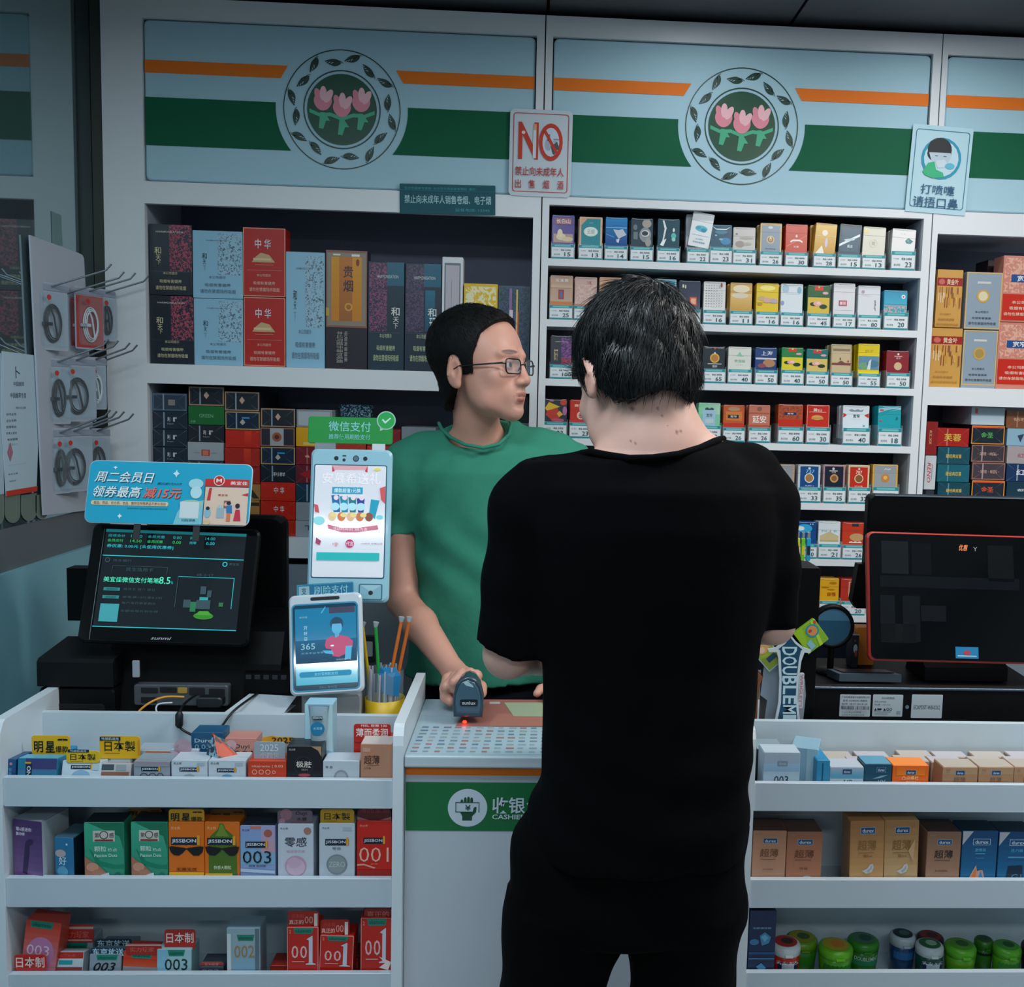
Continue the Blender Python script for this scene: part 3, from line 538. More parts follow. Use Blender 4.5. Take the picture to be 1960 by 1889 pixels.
 (4, 1384.5, 1425, 775, 26, '#c4572a', [('e', .5, .16, .3, .1, '#b08a68'), ('r', .1, .28, .9, .68, '#cf7a30'), ('r', .2, .42, .74, .58, '#1c2440'), ('t', '宽窄', .32, .45, .64, .55, '#e8e4e0', .6), ('r', 0, .8, 1, 1, '#c0301c')], 'rust orange pack with a navy label across it'),
 (4, 1433.5, 1474, 775, 26, '#c4745c', [('e', .5, .16, .12, .1, '#8c5a4c'), ('r', .02, .32, .98, .37, '#a85a48'), ('t', '延安', .16, .46, .84, .8, '#f2e8e2', 1.4), ('r', 0, .88, 1, 1, '#b8543c')], 'salmon pack with two large white characters'),
 (4, 1489.8, 1537, 773.8, 60, '#b8502c', [('k', .04, .04, .96, .62, '#b8502c', '#8c3a22', 150), ('r', .24, .34, .74, .46, '#20285a'), ('t', '宽窄', .36, .36, .62, .44, '#f0ece6', .6), ('r', 0, .66, 1, 1, '#c42a16')], 'wide brown-red pack with an embossed pattern and navy label'),
 (4, 1544, 1588, 774.8, 30, '#c82818', [('b', '#e0b8a0', .02), ('t', '黄山', .28, .14, .66, .28, '#f4e8de', 1), ('r', .1, .30, .86, .32, '#e8b8a0'), ('e', .46, .56, .26, .11, '#d8a458'), ('r', .2, .54, .74, .64, '#c8924a')], 'scarlet pack with a golden hall under white script'),
 (4, 1613.5, 1664, 776, 40, '#dbe6ee', [('p', [(.2, .2), (.32, .14), (.44, .2), (.56, .14), (.68, .2), (.8, .14), (.74, .26), (.3, .26)], '#8c96a4'), ('p', [(0, .32), (.14, .42), (0, .54)], '#c83424'), ('p', [(1, .32), (.82, .42), (1, .54)], '#c83424'), ('t', '宽窄', .38, .38, .64, .54, '#2c3a48', .7), ('r', .3, .6, .72, .605, '#8ab0c8'), ('r', .78, .86, .86, .92, '#5ab4c4')], 'wide white pack with red side diamonds'),
 (4, 1680.9, 1725, 776.8, 18, '#1ba2ae', [('p', [(0, .12), (.3, .05), (.8, .02), (1, .05), (1, .14), (.6, .2), (.3, .3), (0, .48)], '#9cc8d8'), ('p', [(0, .30), (.3, .20), (.6, .12), (.9, .1), (.5, .22), (.2, .38), (0, .46)], '#1b9aac'), ('e', .14, .18, .1, .04, '#c84a50'), ('e', .1, .66, .08, .03, '#c8505a'), ('t', '山水', .78, .44, .88, .62, '#1c4a58', .5)], 'turquoise pack with pale clouds, last on its shelf'),
 (5, 1480, 1521, 888.6, 30, '#b59a86', [('r', .05, .05, .92, 1, '#94989c'), ('e', .5, .22, .08, .03, '#b0a89c'), ('c', .52, .55, .14, '#b08c6c')], 'silver pack with copper edges beside the black sleeve'),
 (5, 1527.7, 1570.6, 889.5, 33, '#c6d2da', [('r', .08, .06, .92, 1, '#164a86'), ('e', .5, .14, .06, .05, '#d8e8f0'), ('t', '737', .34, .2, .74, .36, '#8cc8e8', .9), ('c', .5, .58, .22, '#d8e6ea'), ('c', .5, .58, .18, '#a87848'), ('t', '大前门', .3, .9, .72, .96, '#cfe0ee', .5)], 'blue pack with white edges and a round ship medallion'),
 (5, 1576, 1617.6, 889.5, 35, '#b89098', [('r', .05, .06, .94, 1, '#1c2132'), ('e', .46, .16, .06, .06, '#d4d4d8'), ('r', .26, .24, .66, .28, '#c8c4c8'), ('t', '红双', .38, .3, .58, .36, '#d8d0d0', .5), ('c', .5, .6, .2, '#c89a5c'), ('c', .5, .6, .13, '#8c5a3c')], 'black pack with pinkish edges and a bronze medallion'),
 (5, 1624, 1664.5, 890, 32, '#e0c8a8', [('r', .06, .08, .93, 1, '#c42c1a'), ('e', .5, .16, .05, .05, '#f0d8cc'), ('t', '707', .34, .24, .66, .38, '#f0e0d4', .9), ('c', .5, .6, .22, '#e6d0a8'), ('c', .5, .6, .18, '#8a5a34'), ('t', '红双喜', .3, .92, .7, .98, '#f0d0bc', .5)], 'red pack with cream edges and a round medallion'),
 (5, 1670.6, 1719, 889, 35, '#d8a84c', [('r', .06, .05, .94, 1, '#9aa0a6'), ('r', .06, .36, .94, .37, '#7a8088'), ('t', 'Jup', .42, .14, .72, .24, '#f2f4f4', .6, 0, .3), ('c', .5, .6, .17, '#c8843c'), ('c', .5, .58, .08, '#e2bc6a')], 'wide grey pack with gold edges and orange seal'),
 (6, 1524, 1563, 998, 20, '#184a8c', [('e', .4, .3, .4, .2, '#38a8d8'), ('e', .2, .3, .2, .1, '#e8ecec'), ('c', .7, .1, .03, '#cfe4f2'), ('c', .82, .1, .03, '#cfe4f2')], 'blue pack with a cyan whale shape next to the black sleeve'),
 (6, 1566.7, 1608.7, 998, 21, '#d8e2e6', [('p', [(.06, .64), (.5, .44), (.94, .64), (.94, .9), (.06, .9)], '#c8b88c'), ('t', 'N I E', .14, .38, .86, .46, '#8cb4c8', .3), ('r', .06, .84, .94, .9, '#bca878')], 'white pack with sand pyramid'),
 (6, 1612.5, 1655, 1000, 26, '#c83c26', [('r', .42, 0, .74, .16, '#26303c'), ('t', '中支', .46, .28, .76, .42, '#b0503a', .5), ('e', .66, .66, .34, .18, '#c49a6a'), ('p', [(.3, .88), (.4, .84), (.5, .88), (.6, .84), (.7, .88), (.8, .84), (.9, .88), (.9, .92), (.3, .92)], '#e8dcd0')], 'vermilion pack with a tan barrel and black notch'),
 (7, 1568, 1606, 1106.8, 18, '#e2a81c', [('e', .7, .2, .2, .06, '#b8781c'), ('e', .3, .4, .2, .04, '#b07818'), ('e', .6, .5, .2, .03, '#b07818'), ('t', '自强', .42, .62, .86, .8, '#a84a18', 1)], 'golden yellow pack with brown brush strokes'),
 (7, 1609.6, 1655, 1107.8, 20, '#b83222', [('r', .32, .12, .36, .92, '#dcb08c'), ('r', .36, .12, .96, .15, '#dcb08c'), ('r', .36, .46, .96, .5, '#dcb08c')], 'brick red pack with a pale right-angled line'),
]
for q in SL:
    slot(*q[:8], tilt=(q[8] if len(q) > 8 else 0))
# ================================================================== paper and plastic signs on the cabinets
def sign(name, label, bl, br, tl, m, art, r=.006, cat='sign', th=.0015):
    YS_ = YC-.0025; P0, P1, P3 = PY(*bl, YS_), PY(*br, YS_), PY(*tl, YS_)
    ux = P1-P0; w_ = ux.length; ux.normalize(); uz = P3-P0; uz -= ux*uz.dot(ux); h = uz.length; uz.normalize(); uy = Vector((0, 1, 0))
    M = Matrix(((ux.x, 0, uz.x, P0.x), (ux.y, 1, uz.y, P0.y), (ux.z, 0, uz.z, P0.z), (0, 0, 0, 1)))
    b = MB(M); b.rbox((0, 0, 0), (w_, th, h), m, r=r, seg=4); paint(b, 0, 0, w_, h, -.0002, art, gl=.55); return b.build(name, None, label, cat, loc=tuple(P0))
RD_ = '#c83418'
def rr_frame(c, u0, v0, u1, v1, t, asp):   # thin rounded frame out of strips and corner arcs (asp = width/height)
    return [('r', u0+.05, v0, u1-.05, v0+t*asp, c), ('r', u0+.05, v1-t*asp, u1-.05, v1, c), ('r', u0, v0+.05*asp, u0+t, v1-.05*asp, c), ('r', u1-t, v0+.05*asp, u1, v1-.05*asp, c)]+[('p', [(cu+.05*math.cos(a), cv+.05*asp*math.sin(a)) for a in [math.radians(s0+15*k) for k in range(7)]]+[(cu+(.05-t)*math.cos(a), cv+(.05-t)*asp*math.sin(a)) for a in [math.radians(s0+90-15*k) for k in range(7)]], c) for cu, cv, s0 in ((u0+.05, v0+.05*asp, 180), (u1-.05, v0+.05*asp, 270), (u1-.05, v1-.05*asp, 0), (u0+.05, v1-.05*asp, 90))]
asp = 120/169
sign('warning_sign', 'white and red NO sign with rounded corners over the seam between two cabinets', (973, 374), (1092, 379), (979.5, 207), mat('#c8d4dc', .5),
  rr_frame('#b84a50', .055, .045, .945, .95, .014, asp)+[('t', 'N', .14, .15, .46, .575, RD_, 2.2), ('r', .375, .17, .425, .56, '#d8dce4'), ('r', .378, .17, .422, .24, '#d8a878'), ('c', .22, .27, .028, '#e8d8d0'),
  ('e', .66, .37, .19, .215, RD_), ('e', .66, .37, .135, .165, '#c8d8e4'), ('e', .62, .40, .055, .07, '#a8b4c0'), ('r', .60, .28, .645, .36, '#5c6c7c'), ('p', [(.66, .42), (.76, .36), (.80, .44), (.74, .47), (.72, .52), (.69, .5)], '#4c5460'), ('r', .70, .33, .79, .345, '#8894a0'), ('r', .70, .36, .77, .37, '#8894a0'),
  ('p', [(.53, .24), (.56, .21), (.79, .50), (.76, .53)], RD_), ('t', '禁止向未成年人', .10, .66, .88, .765, '#b83c38', .9), ('t', '出', .10, .81, .20, .91, '#b83c38', .8), ('t', '售', .32, .81, .42, .91, '#b83c38', .8), ('t', '烟', .55, .81, .65, .91, '#b83c38', .8), ('t', '酒', .78, .81, .88, .91, '#b83c38', .8)], r=.012)
sign('notice_strip', 'dark teal notice strip with white lettering under the left fascia', (765, 408), (948, 412), (764, 351), mat('#0e5460', .5, spec=.3),
  [('t', '长沙市烟草专卖局  长沙市市场监督管理局  提示:', .05, .10, .80, .19, '#2c98a0', .4), ('r', .02, .215, .98, .225, '#1c7c88'), ('t', '禁止向未成年人销售卷烟、电子烟', .05, .37, .955, .66, '#a8d0d4', 1.1), ('t', '监督电话: 12345', .58, .80, .94, .9, '#3ca4a8', .3), ('p', [(0, .2), (.5, .23), (1, .2), (1, .22), (.5, .25), (0, .22)], '#186c78')], r=.002, th=.001)
TQ = '#1c94b4'
sign('notice_sign', 'pale blue sign of a child covering the mouth, right cabinet seam', (1732, 404), (1847, 413.5), (1745, 236), mat('#b4d8e4', .5),
  rr_frame('#1c7894', .06, .05, .95, .94, .013, asp)+[('c', .51, .37, .33, TQ), ('c', .51, .37, .285, '#c0dce8'), ('e', .47, .27, .20, .135, '#1c2024'), ('e', .47, .32, .20, .10, '#1c2024'), ('p', [(.30, .31), (.40, .27), (.62, .27), (.68, .33), (.62, .42), (.45, .46), (.36, .42)], '#b8ccd8'), ('p', [(.28, .27), (.65, .27), (.67, .30), (.28, .31)], '#1c2024'), ('r', .40, .34, .45, .347, '#3c4c5c'), ('r', .54, .34, .59, .347, '#3c4c5c'),
  ('p', [(.22, .53), (.30, .43), (.40, .41), (.44, .50), (.56, .53), (.58, .58), (.40, .60), (.26, .57)], '#2cb47c'), ('p', [(.42, .40), (.56, .38), (.62, .42), (.56, .47), (.46, .48)], '#ccdce4'), ('e', .66, .45, .08, .035, '#5cb8d0'),
  ('t', '打喷嚏', .22, .675, .78, .785, '#1c5c80', .7), ('t', '请捂口鼻', .11, .815, .86, .935, '#1c5c80', .6)], r=.002)
# ================================================================== cartons and boxed goods
def item(name, label, cat, group, x0, y0, x1, y1, Y, dep, body, art=(), zb=None, yaw=0, roll=0, lean=0, side=None, top=None, rough=.35, card=None, coat=0.0, parts=None, full=False):
    xc, ym = (x0+x1)/2, (y0+y1)/2
    a, c = PY(x0, ym, Y), PY(x1, ym, Y); wd = (c.x-a.x)/max(math.cos(math.radians(yaw)), .5); X = (a.x+c.x)/2
    zt = PY(xc, y0, Y).z; zl = PY(xc, y1, Y).z; base = zl if zb is None else zb
    base += .0006; h = zt-base; zv = zl-base
    M = Matrix.Translation((X, Y, base)) @ Matrix.Rotation(math.radians(yaw), 4, 'Z') @ Matrix.Rotation(math.radians(roll), 4, 'Y') @ Matrix.Rotation(math.radians(-lean), 4, 'X')
    b = MB(M); r = min(.0015, h*.1)
    b.rbox((-wd/2, 0, 0), (wd/2, dep, h), mat(body, rough, coat=coat), r=r, seg=1)
    if side: b.box((wd/2-.001, .001, .001), (wd/2+.0004, dep-.001, h-.001), mat(side, rough)); b.box((-wd/2-.0004, .001, .001), (-wd/2+.001, dep-.001, h-.001), mat(side, rough))
    if top: b.box((-wd/2+.001, .001, h-.001), (wd/2-.001, dep-.001, h+.0004), mat(top, rough))
    paint(b, -wd/2+r*.5, (max(zv, 0) if not full else 0)+r*.5, wd/2-r*.5, h-r*.5, -.0002, art)
    o = b.build(name, None, label, cat, group, loc=(X, Y, base))
    if card:
        cx0, cy0, cx1, cy1, cbody, cart = card[:6]; Yc = Y+(card[6] if len(card) > 6 else .004)
        ca, cb = PY(cx0, cy1, Yc), PY(cx1, cy0, Yc); zz0 = min(ca.z, zt-.004)
        b = MB(); b.rbox((ca.x, Yc, zz0), (cb.x, Yc+.0012, cb.z), mat(cbody, .4), r=.005, seg=3)
        paint(b, ca.x, ca.z, cb.x, cb.z, Yc-.0002, cart); b.build('topper_card', o)
    return o
CG = 'cigarette cartons on the upper left shelf'
WARN = lambda c: [('t', '本公司提示', .32, .67, .66, .71, c, .3), ('t', '吸烟有害健康', .24, .78, .76, .83, c, .5), ('t', '请勿在禁烟场所吸烟', .14, .87, .86, .93, c, .5)]
def harm(dark):
    if dark: return [('k', .47, 0, 1, .66, '#1c2434', '#b04a5e', 150), ('t', 'HARMONISATION', .16, .09, .8, .115, '#d8d4c8', .5), ('t', '和', .12, .32, .28, .42, '#d8cfa0', .6), ('t', '天', .15, .43, .27, .51, '#d8cfa0', .6), ('t', '下', .17, .51, .27, .57, '#c8bf98', .3), ('r', .02, .665, .98, .668, '#54606c')]+WARN('#cfc8a0')
    return [('k', .5, .03, .98, .65, '#9cc4d8', '#5a6c7c', 150, .56), ('t', 'HARMONISATION', .26, .13, .66, .15, '#6a7c88', .3), ('t', '和', .18, .33, .28, .42, '#22303c', .6), ('t', '天', .2, .43, .26, .5, '#22303c', .6), ('t', '下', .2, .52, .26, .6, '#7c94a4', .2)]+WARN('#5e7a8c')
YS = YC+.02
R3 = ['upper', 'lower']
def crt(lbl, x0, y0, x1, y1, body, art, zb=None, **k): return item('cigarette_carton', lbl, 'cigarettes', CG, x0, y0, x1, y1, YS, .05, body, art, zb=zb, **k)
o = crt('lower black carton with pink mottled side at the shelf left end', 289, 566, 371, 694, '#16202c', harm(True), zb=ZA)
zt_ = PY(330, 566, YS).z
crt('upper black carton with pink mottled side at the shelf left end', 285.5, 429.5, 367.5, 565, '#16202c', harm(True), zb=zt_+.0006)
crt('lower pale blue carton beside the lower black carton', 371.5, 572, 465, 698, '#8fc0d8', harm(False), zb=ZA)
crt('upper pale blue carton beside the upper black carton', 369, 442, 464.5, 571, '#8fc0d8', harm(False), zb=PY(418, 572, YS).z+.0006)
RED = [('b', '#d8a48c', .018), ('t', '中', .28, .16, .43, .30, '#d8dce8', .9), ('t', '华', .50, .16, .66, .30, '#d8dce8', .9), ('p', [(.2, .5), (.3, .42), (.42, .36), (.62, .39), (.76, .5)], '#c8a878'), ('r', .24, .44, .66, .47, '#e2c49a'), ('r', .28, .535, .72, .54, '#d8a898'), ('r', .08, .615, .92, .62, '#c8907c')]+WARN('#e4b8a4')
crt('lower scarlet carton with a gate drawing', 466.5, 569, 546.5, 701, '#b81c10', RED, zb=ZA)
crt('upper scarlet carton with a gate drawing', 465, 436, 546.5, 568, '#b81c10', RED, zb=PY(506, 569, YS).z+.0006)
crt('tall single pale blue carton between scarlet and gold ones', 547.5, 482.5, 621.5, 703, '#8fc0d8', harm(False), zb=ZA)
crt('gold framed orange carton with a dark brown lower third', 623.5, 479, 703, 704, '#221d28', [('r', 0, 0, 1, .655, '#8e5a48'), ('r', .03, .02, .97, .64, '#8e8474'), ('g', .13, .055, .87, .6, '#dc9410', '#d08212'), ('g', .32, .055, .64, .6, '#c8741c', '#a86428'), ('t', '贵', .42, .13, .66, .23, '#3a1c28', .9), ('t', '烟', .42, .25, .66, .35, '#3a1c28', .9), ('o', .55, .48, .06, .1, '#d8a038'), ('e', .77, .1, .04, .03, '#8c2a1c'), ('r', .0, .49, .08, .56, '#c89c3c'), ('r', .17, .03, .35, .045, '#e8dcb8'), ('r', .62, .03, .82, .05, '#f0ecdc'), ('t', '本公司提示请勿吸烟', .26, .69, .42, .96, '#a8a49c', .4, -90), ('t', '吸烟有害健康', .45, .69, .53, .95, '#a8a49c', .3, -90)], zb=ZA)
H2 = lambda a: [('k', .02, .01, .52, .65, '#2c2c44', a, 160), ('r', .52, 0, 1, .22, '#1c6078'), ('t', 'HARMONISATION', .24, .12, .84, .15, '#c8ccd0', .4), ('t', '和', .64, .42, .88, .50, '#e4e4dc', .8), ('t', '天', .70, .51, .86, .56, '#e4e4dc', .7), ('t', '下', .70, .57, .84, .62, '#d8d8d0', .5), ('r', .02, .66, .9, .663, '#54606c')]+WARN('#b8c89c')
crt('dark teal carton with a mauve mottled left side, next to gold one', 704.5, 501, 773.5, 706, '#123040', H2('#8c4a70'), zb=ZA)
crt('dark carton with a mauve mottled side, right of its twin', 775, 504, 844, 707, '#16283a', H2('#5c4868')+[('g', .56, .25, .84, .64, '#1c6c84', '#144c64'), ('t', '和', .64, .42, .88, .50, '#e4e4dc', .8), ('t', '天下', .68, .51, .86, .62, '#e4e4dc', .7)], zb=ZA)
crt('narrow white framed carton above the seller head', 845.5, 492, 885, 709, '#d8dde2', [('r', .1, .05, .9, 1, '#6a7480'), ('r', .16, .07, .84, 1, '#b8b4bc'), ('r', .45, .2, .47, .6, '#8c8c94')], zb=ZA)
crt('yellow marbled carton above the seller head', 887, 543, 951.5, 710, '#e0b81c', [('k', .04, .03, .96, .7, '#e2bc1c', '#ece4b8', 60, .5)], zb=ZA)
crt('slate blue carton with rainbow stripe above the seller glasses', 953, 547, 1014, 711, '#3c5468', [('k', .02, .02, .98, .98, '#3c5468', '#2a3c50', 120), ('r', .34, .03, .42, .62, '#8c6a9c'), ('r', .35, .28, .46, .62, '#dcc8d4'), ('r', .56, .04, .61, .6, '#d8c060'), ('r', .61, .3, .65, .6, '#c84a3c'), ('r', .5, .3, .55, .6, '#4a58a4')], zb=ZA)
# --- stacked cartons seen from the end
CE = 'stacked cartons seen end on, lower left shelf'
FL = '#8c9cac'
def end(lbl, x0, y0, x1, y1, body, art, zb, group=CE, Y=None, dep=.2):
    return item('cigarette_carton', lbl, 'cigarettes', group, x0, y0, x1, y1, Y or YC+.03, dep, body, art, zb=zb, rough=.28, coat=.3)
BK = lambda: [('b', '#a88468', .035), ('f', FL, 1), ('p', [(.5, .25), (.58, .45), (.5, .65), (.42, .45)], '#c8a088')]
NV = lambda: [('b', '#b89c60', .03), ('f', FL, 1), ('r', .48, .3, .7, .38, '#3c9cd0'), ('p', [(.5, .4), (.58, .6), (.5, .75), (.42, .6)], '#b8b4a4')]
LQ = lambda: [('f', FL, 1), ('t', '利', .42, .3, .5, .58, '#e8ecf0', .6), ('t', '群', .58, .3, .7, .58, '#e8ecf0', 1.2), ('t', 'liqun', .42, .66, .6, .76, '#a8b4bc', 0)]
RD = lambda: [('f', '#d8604c'), ('g', .55, .02, .75, .98, '#e03a18', '#c82410')]
ZH = lambda: [('f', '#d86450'), ('t', '中', .38, .24, .5, .6, '#e4d8d8', .7), ('t', '华', .56, .24, .68, .6, '#e4d8d8', .7)]
def column(x0, x1, tops, items, zbase, nm, Y=None, group=CE):
    Y = Y or YC+.03; xc = (x0+x1)/2
    zs = [PY(xc, t, Y).z for t in tops]+[zbase]
    for i, it in enumerate(items):
        z1, z0 = zs[i], zs[i+1]
        ordn = ['top', 'second', 'third', 'fourth', 'fifth', 'sixth', 'seventh', 'bottom'][i]
        y0 = tops[i]; 
        j = (random.random()-.5)*1.6
        a, c = PY(x0+j, y0, Y), PY(x1+j, y0, Y); h = z1-z0-.0008
        b = MB(); M = Matrix.Translation(((a.x+c.x)/2, Y+random.random()*.004, z0+.0002)); b.M = M; wd = c.x-a.x
        b.rbox((-wd/2, 0, 0), (wd/2, .2, h), mat(it[0], .28, coat=.15), r=.0012, seg=1)
        paint(b, -wd/2+.0008, .0008, wd/2-.0008, h-.0008, -.0003, it[1])
        b.build('cigarette_carton', None, f'{it[2]}, {ordn} in the {nm}', 'cigarettes', group, loc=((a.x+c.x)/2, Y, z0))
zz = ZB+.0005
def even(t, ylast, n): return t+[t[-1]+(ylast-t[-1])*(k+1)/(n-len(t)+1) for k in range(n-len(t))]
column(291, 358, even([752, 787, 821.4, 855], 1022, 8), [('#2c3c4c', [('b', '#4c6478', .05), ('f', FL, 1), ('r', .46, .35, .66, .68, '#8c847c')], 'dark end with grey border')]+[('#1c2a38', LQ(), 'dark slate carton end')]*7, zz, 'first stack from the left')
column(359.5, 428, even([739.5, 777, 813, 846], 1024, 8), [('#1a2028', BK(), 'black carton end with copper border'), ('#1c6a30', [('t', 'GREEN', .3, .42, .7, .62, '#7cb48c', .4), ('t', '绿', .05, .78, .2, .92, '#7cb48c', .4)], 'green carton end'), ('#20242a', LQ(), 'black carton end with folded film'), ('#a8aeb4', [('r', .38, .4, .62, .75, '#b8442c'), ('r', .42, .44, .58, .72, '#d87c64'), ('r', .16, .56, .34, .6, '#8c949c'), ('r', .66, .56, .82, .6, '#8c949c')], 'pale grey carton end with red square')]+[('#2a3038', LQ(), 'dark carton end')]*4, zz, 'second stack from the left')
column(430, 497, even([749, 787, 823, 857, 893, 926, 957], 1026, 8), [('#1a222c', BK(), 'black end with copper diamond'), ('#12243c', NV(), 'navy end with gold border'), ('#c8220e', RD(), 'bright red end'), ('#b4200f', RD(), 'red end with film folds'), ('#9c2018', RD(), 'darker red end'), ('#a8783c', [('p', [(.1, .1), (.3, .1), (.6, .9), (.4, .9)], '#3c2c1c'), ('p', [(.5, .1), (.7, .1), (.98, .9), (.8, .9)], '#3c2c1c')], 'tan end with dark slashes'), ('#a8783c', [('r', 0, .1, 1, .3, '#3c2c1c')], 'tan end with dark bar'), ('#7c5c44', [], 'brown end')], zz, 'third stack from the left')
column(498.5, 565, [781, 818, 854.7, 889.8, 923, 959, 994.5], [('#1c2228', BK(), 'black end with copper diamond'), ('#2c2834', [('b', '#9c6c5c', .03), ('r', .28, .02, .68, .98, '#a8a8ac'), ('c', .48, .5, .14, '#a8563c'), ('c', .48, .5, .07, '#5c2c28')], 'dark end with silver band'), ('#12243c', NV(), 'navy end with gold border'), ('#101c28', [('f', FL, 1), ('t', '利群', .34, .42, .7, .66, '#c8ccd0', .4)], 'blue-black end'), ('#c42414', ZH(), 'red end with white characters'), ('#c02212', ZH(), 'red end with white characters'), ('#b82414', RD(), 'plain red end')], zz, 'fourth stack from the left')
column(566.5, 634, [784, 818, 855, 890, 925.5, 961.5, 996], [('#b0b8bc', [('b', '#8c9498', .04)], 'pale grey end'), ('#e0a40c', [('r', .2, .78, .9, .95, '#e8c46c')], 'yellow end'), ('#7c1c24', [('f', '#a85c5c', 1), ('p', [(.25, .5), (.35, .45), (.4, .6), (.28, .6)], '#d89c8c')], 'dark red end'), ('#641c28', [('f', '#a06068', 1), ('p', [(.08, .5), (.5, .15), (.9, .5), (.5, .85)], '#a01c24')], 'wine end with red diamond'), ('#14384c', [('f', FL, 1)], 'dark blue end'), ('#8c949c', [], 'grey end'), ('#98a0a8', [('r', .25, .3, .5, .35, '#3c444c'), ('r', .35, .35, .42, .6, '#3c444c')], 'light grey end')], zz, 'fifth stack from the left')
column(635.5, 701, [800, 843, 878, 913, 948, 990], [('#22303c', [], 'dark end behind the green sign'), ('#b83420', [('f', '#d88c7c')], 'orange-red end'), ('#7c1c24', [], 'dark red end'), ('#2c3844', [], 'slate end'), ('#8c949c', [], 'grey end'), ('#6c2c24', [], 'brown end')], zz, 'sixth stack from the left')
column(703, 767, [821, 853, 888, 924, 958, 994], [('#7c1c20', [('f', '#b87068', 1)], 'dark red film wrapped end'), ('#b82c20', [('f', '#d88c7c')], 'red end'), ('#3c2c30', [], 'dark end'), ('#2c3844', [], 'slate end'), ('#7c848c', [], 'grey end'), ('#1c3848', [], 'blue end')], zz, 'stack right of the kiosk')
column(768.5, 834, [817, 853, 888, 924, 958, 994], [('#7c8690', [], 'grey end'), ('#8c949c', [], 'light grey end'), ('#3c2c30', [], 'dark end'), ('#2c3844', [], 'slate end'), ('#7c848c', [], 'grey end'), ('#1c3848', [], 'blue end')], zz, 'stack behind the seller shoulder')
column(950, 1012, [757, 808, 850, 890, 925, 960, 994], [('#24282f', [], 'tall dark end'), ('#8c949c', [('t', '黄鹤楼', .2, .3, .6, .6, '#3c444c', .5)], 'grey end'), ('#3c2c30', [], 'dark end'), ('#2c3844', [], 'slate end'), ('#7c848c', [], 'grey end'), ('#1c3848', [], 'blue end'), ('#2c2c34', [], 'black end')], zz, 'stack behind the seller chin')
# glittery pouch on the sixth stack
b = MB(); a, c = PY(645, 800, YC+.05), PY(712, 776, YC+.05); n = 14; rr = []
for (t, zz_) in ((.0, a.z), (.5, (a.z+c.z)/2), (1, c.z)):
    ring_ = []
    for j in range(n):
        u = 2*math.pi*j/n; dz = (.003*math.sin(7*u) if t == 1 else 0)
        ring_.append(((a.x+c.x)/2+(c.x-a.x)/2*math.cos(u)*(.92+.1*t), YC+.08+(.028*(1-t)+.003)*math.sin(u), zz_+.0008+dz))
    rr.append(ring_)
b.rings(rr, speckle('#12303c', '#7c98a8', 180, .55, .2), True, smooth=True); b.build('snack_pouch', None, 'dark glittery pouch lying on the stack behind the green sign', 'pouch', loc=((a.x+c.x)/2, YC+.08, a.z))
# --- right cabinet
CR = 'cartons in the right cabinet'
def rc(lbl, x0, y0, x1, y1, body, art, zb=None): return item('cigarette_carton', lbl, 'cigarettes', CR, x0, y0, x1, y1, YC+.022, .06, body, art, zb=zb)
def GOLD():
    o = [('r', 0, .14, 1, .28, '#9c1c1c'), ('t', '黄金叶', .38, .16, .85, .26, '#e8d0b0', .9), ('e', .18, .21, .12, .05, '#c86a5c')]
    rnd = random.Random(4)
    for k in range(22):
        u = .02+k*.044; v = rnd.choice([.30, .40, .48]); o.append(('r', u, v, u+.022, v+rnd.uniform(.1, .2), rnd.choice(['#f0e4c8', '#d89428', '#8c3c28', '#e8b860', '#6c4450', '#d87c4c'])))
    return o+[('t', '本公司提示', .15, .76, .6, .79, '#a07030', .2), ('t', '吸烟有害健康', .1, .85, .75, .89, '#a07030', .3), ('t', '请勿在禁烟场所吸烟', .04, .94, .9, .98, '#a07030', .3)]
def SILV(c): return [('b', '#d8b060', .03), ('r', .3, .16, .68, .2, '#c8ccc8'), ('c', .48, .42, .18, '#c8a050'), ('c', .48, .42, .13, c), ('t', '本公司提示', .28, .68, .66, .72, '#3c4854', .3), ('t', '吸烟有害健康', .2, .79, .74, .83, '#3c4854', .4), ('t', '请勿在禁烟场所吸烟', .1, .88, .88, .93, '#3c4854', .4)]
KZ = [('k', .03, .03, .97, .56, '#c88070', '#dca894', 90), ('r', .2, .28, .9, .4, '#1c4c88'), ('t', '宽窄', .34, .295, .66, .385, '#f0f0ec', .9), ('r', .02, .58, .98, .98, '#c42410'), ('t', '本公司提示', .25, .68, .8, .73, '#e8d4c0', .4), ('t', '吸烟有害健康', .2, .77, .85, .82, '#e8d4c0', .4), ('t', '请勿在禁烟场所吸烟', .06, .86, .95, .91, '#e8d4c0', .4)]
rc('lower tan striped carton with a red title band, right cabinet', 1781, 628, 1840, 736, '#cc9848', GOLD(), ZRA); rc('upper tan striped carton with a red title band, right cabinet', 1792, 516, 1841, 626, '#cc9848', GOLD(), PY(1812, 627.5, YC+.022).z+.0008)
rc('lower silver carton with a round gold spiral seal', 1842, 632, 1908, 738, '#8c9cac', SILV('#a88c4c'), ZRA); rc('upper silver carton with a round white tree seal', 1848, 521, 1917, 630, '#8c9cac', SILV('#dcd0b0'), PY(1880, 631.5, YC+.022).z+.0008)
rc('lower pink patterned and red carton at the right edge', 1909, 617.5, 1990, 739, '#c88070', KZ, ZRA); rc('upper pink patterned and red carton at the right edge', 1918, 490, 1998, 616.5, '#c88070', KZ, PY(1950, 617.5, YC+.022).z+.0008)
item('cigarette_carton', 'dark maroon carton standing behind the silver one', 'cigarettes', CR, 1884, 497, 1925, 738, YC+.12, .08, '#2c1c24', (), zb=ZRA)
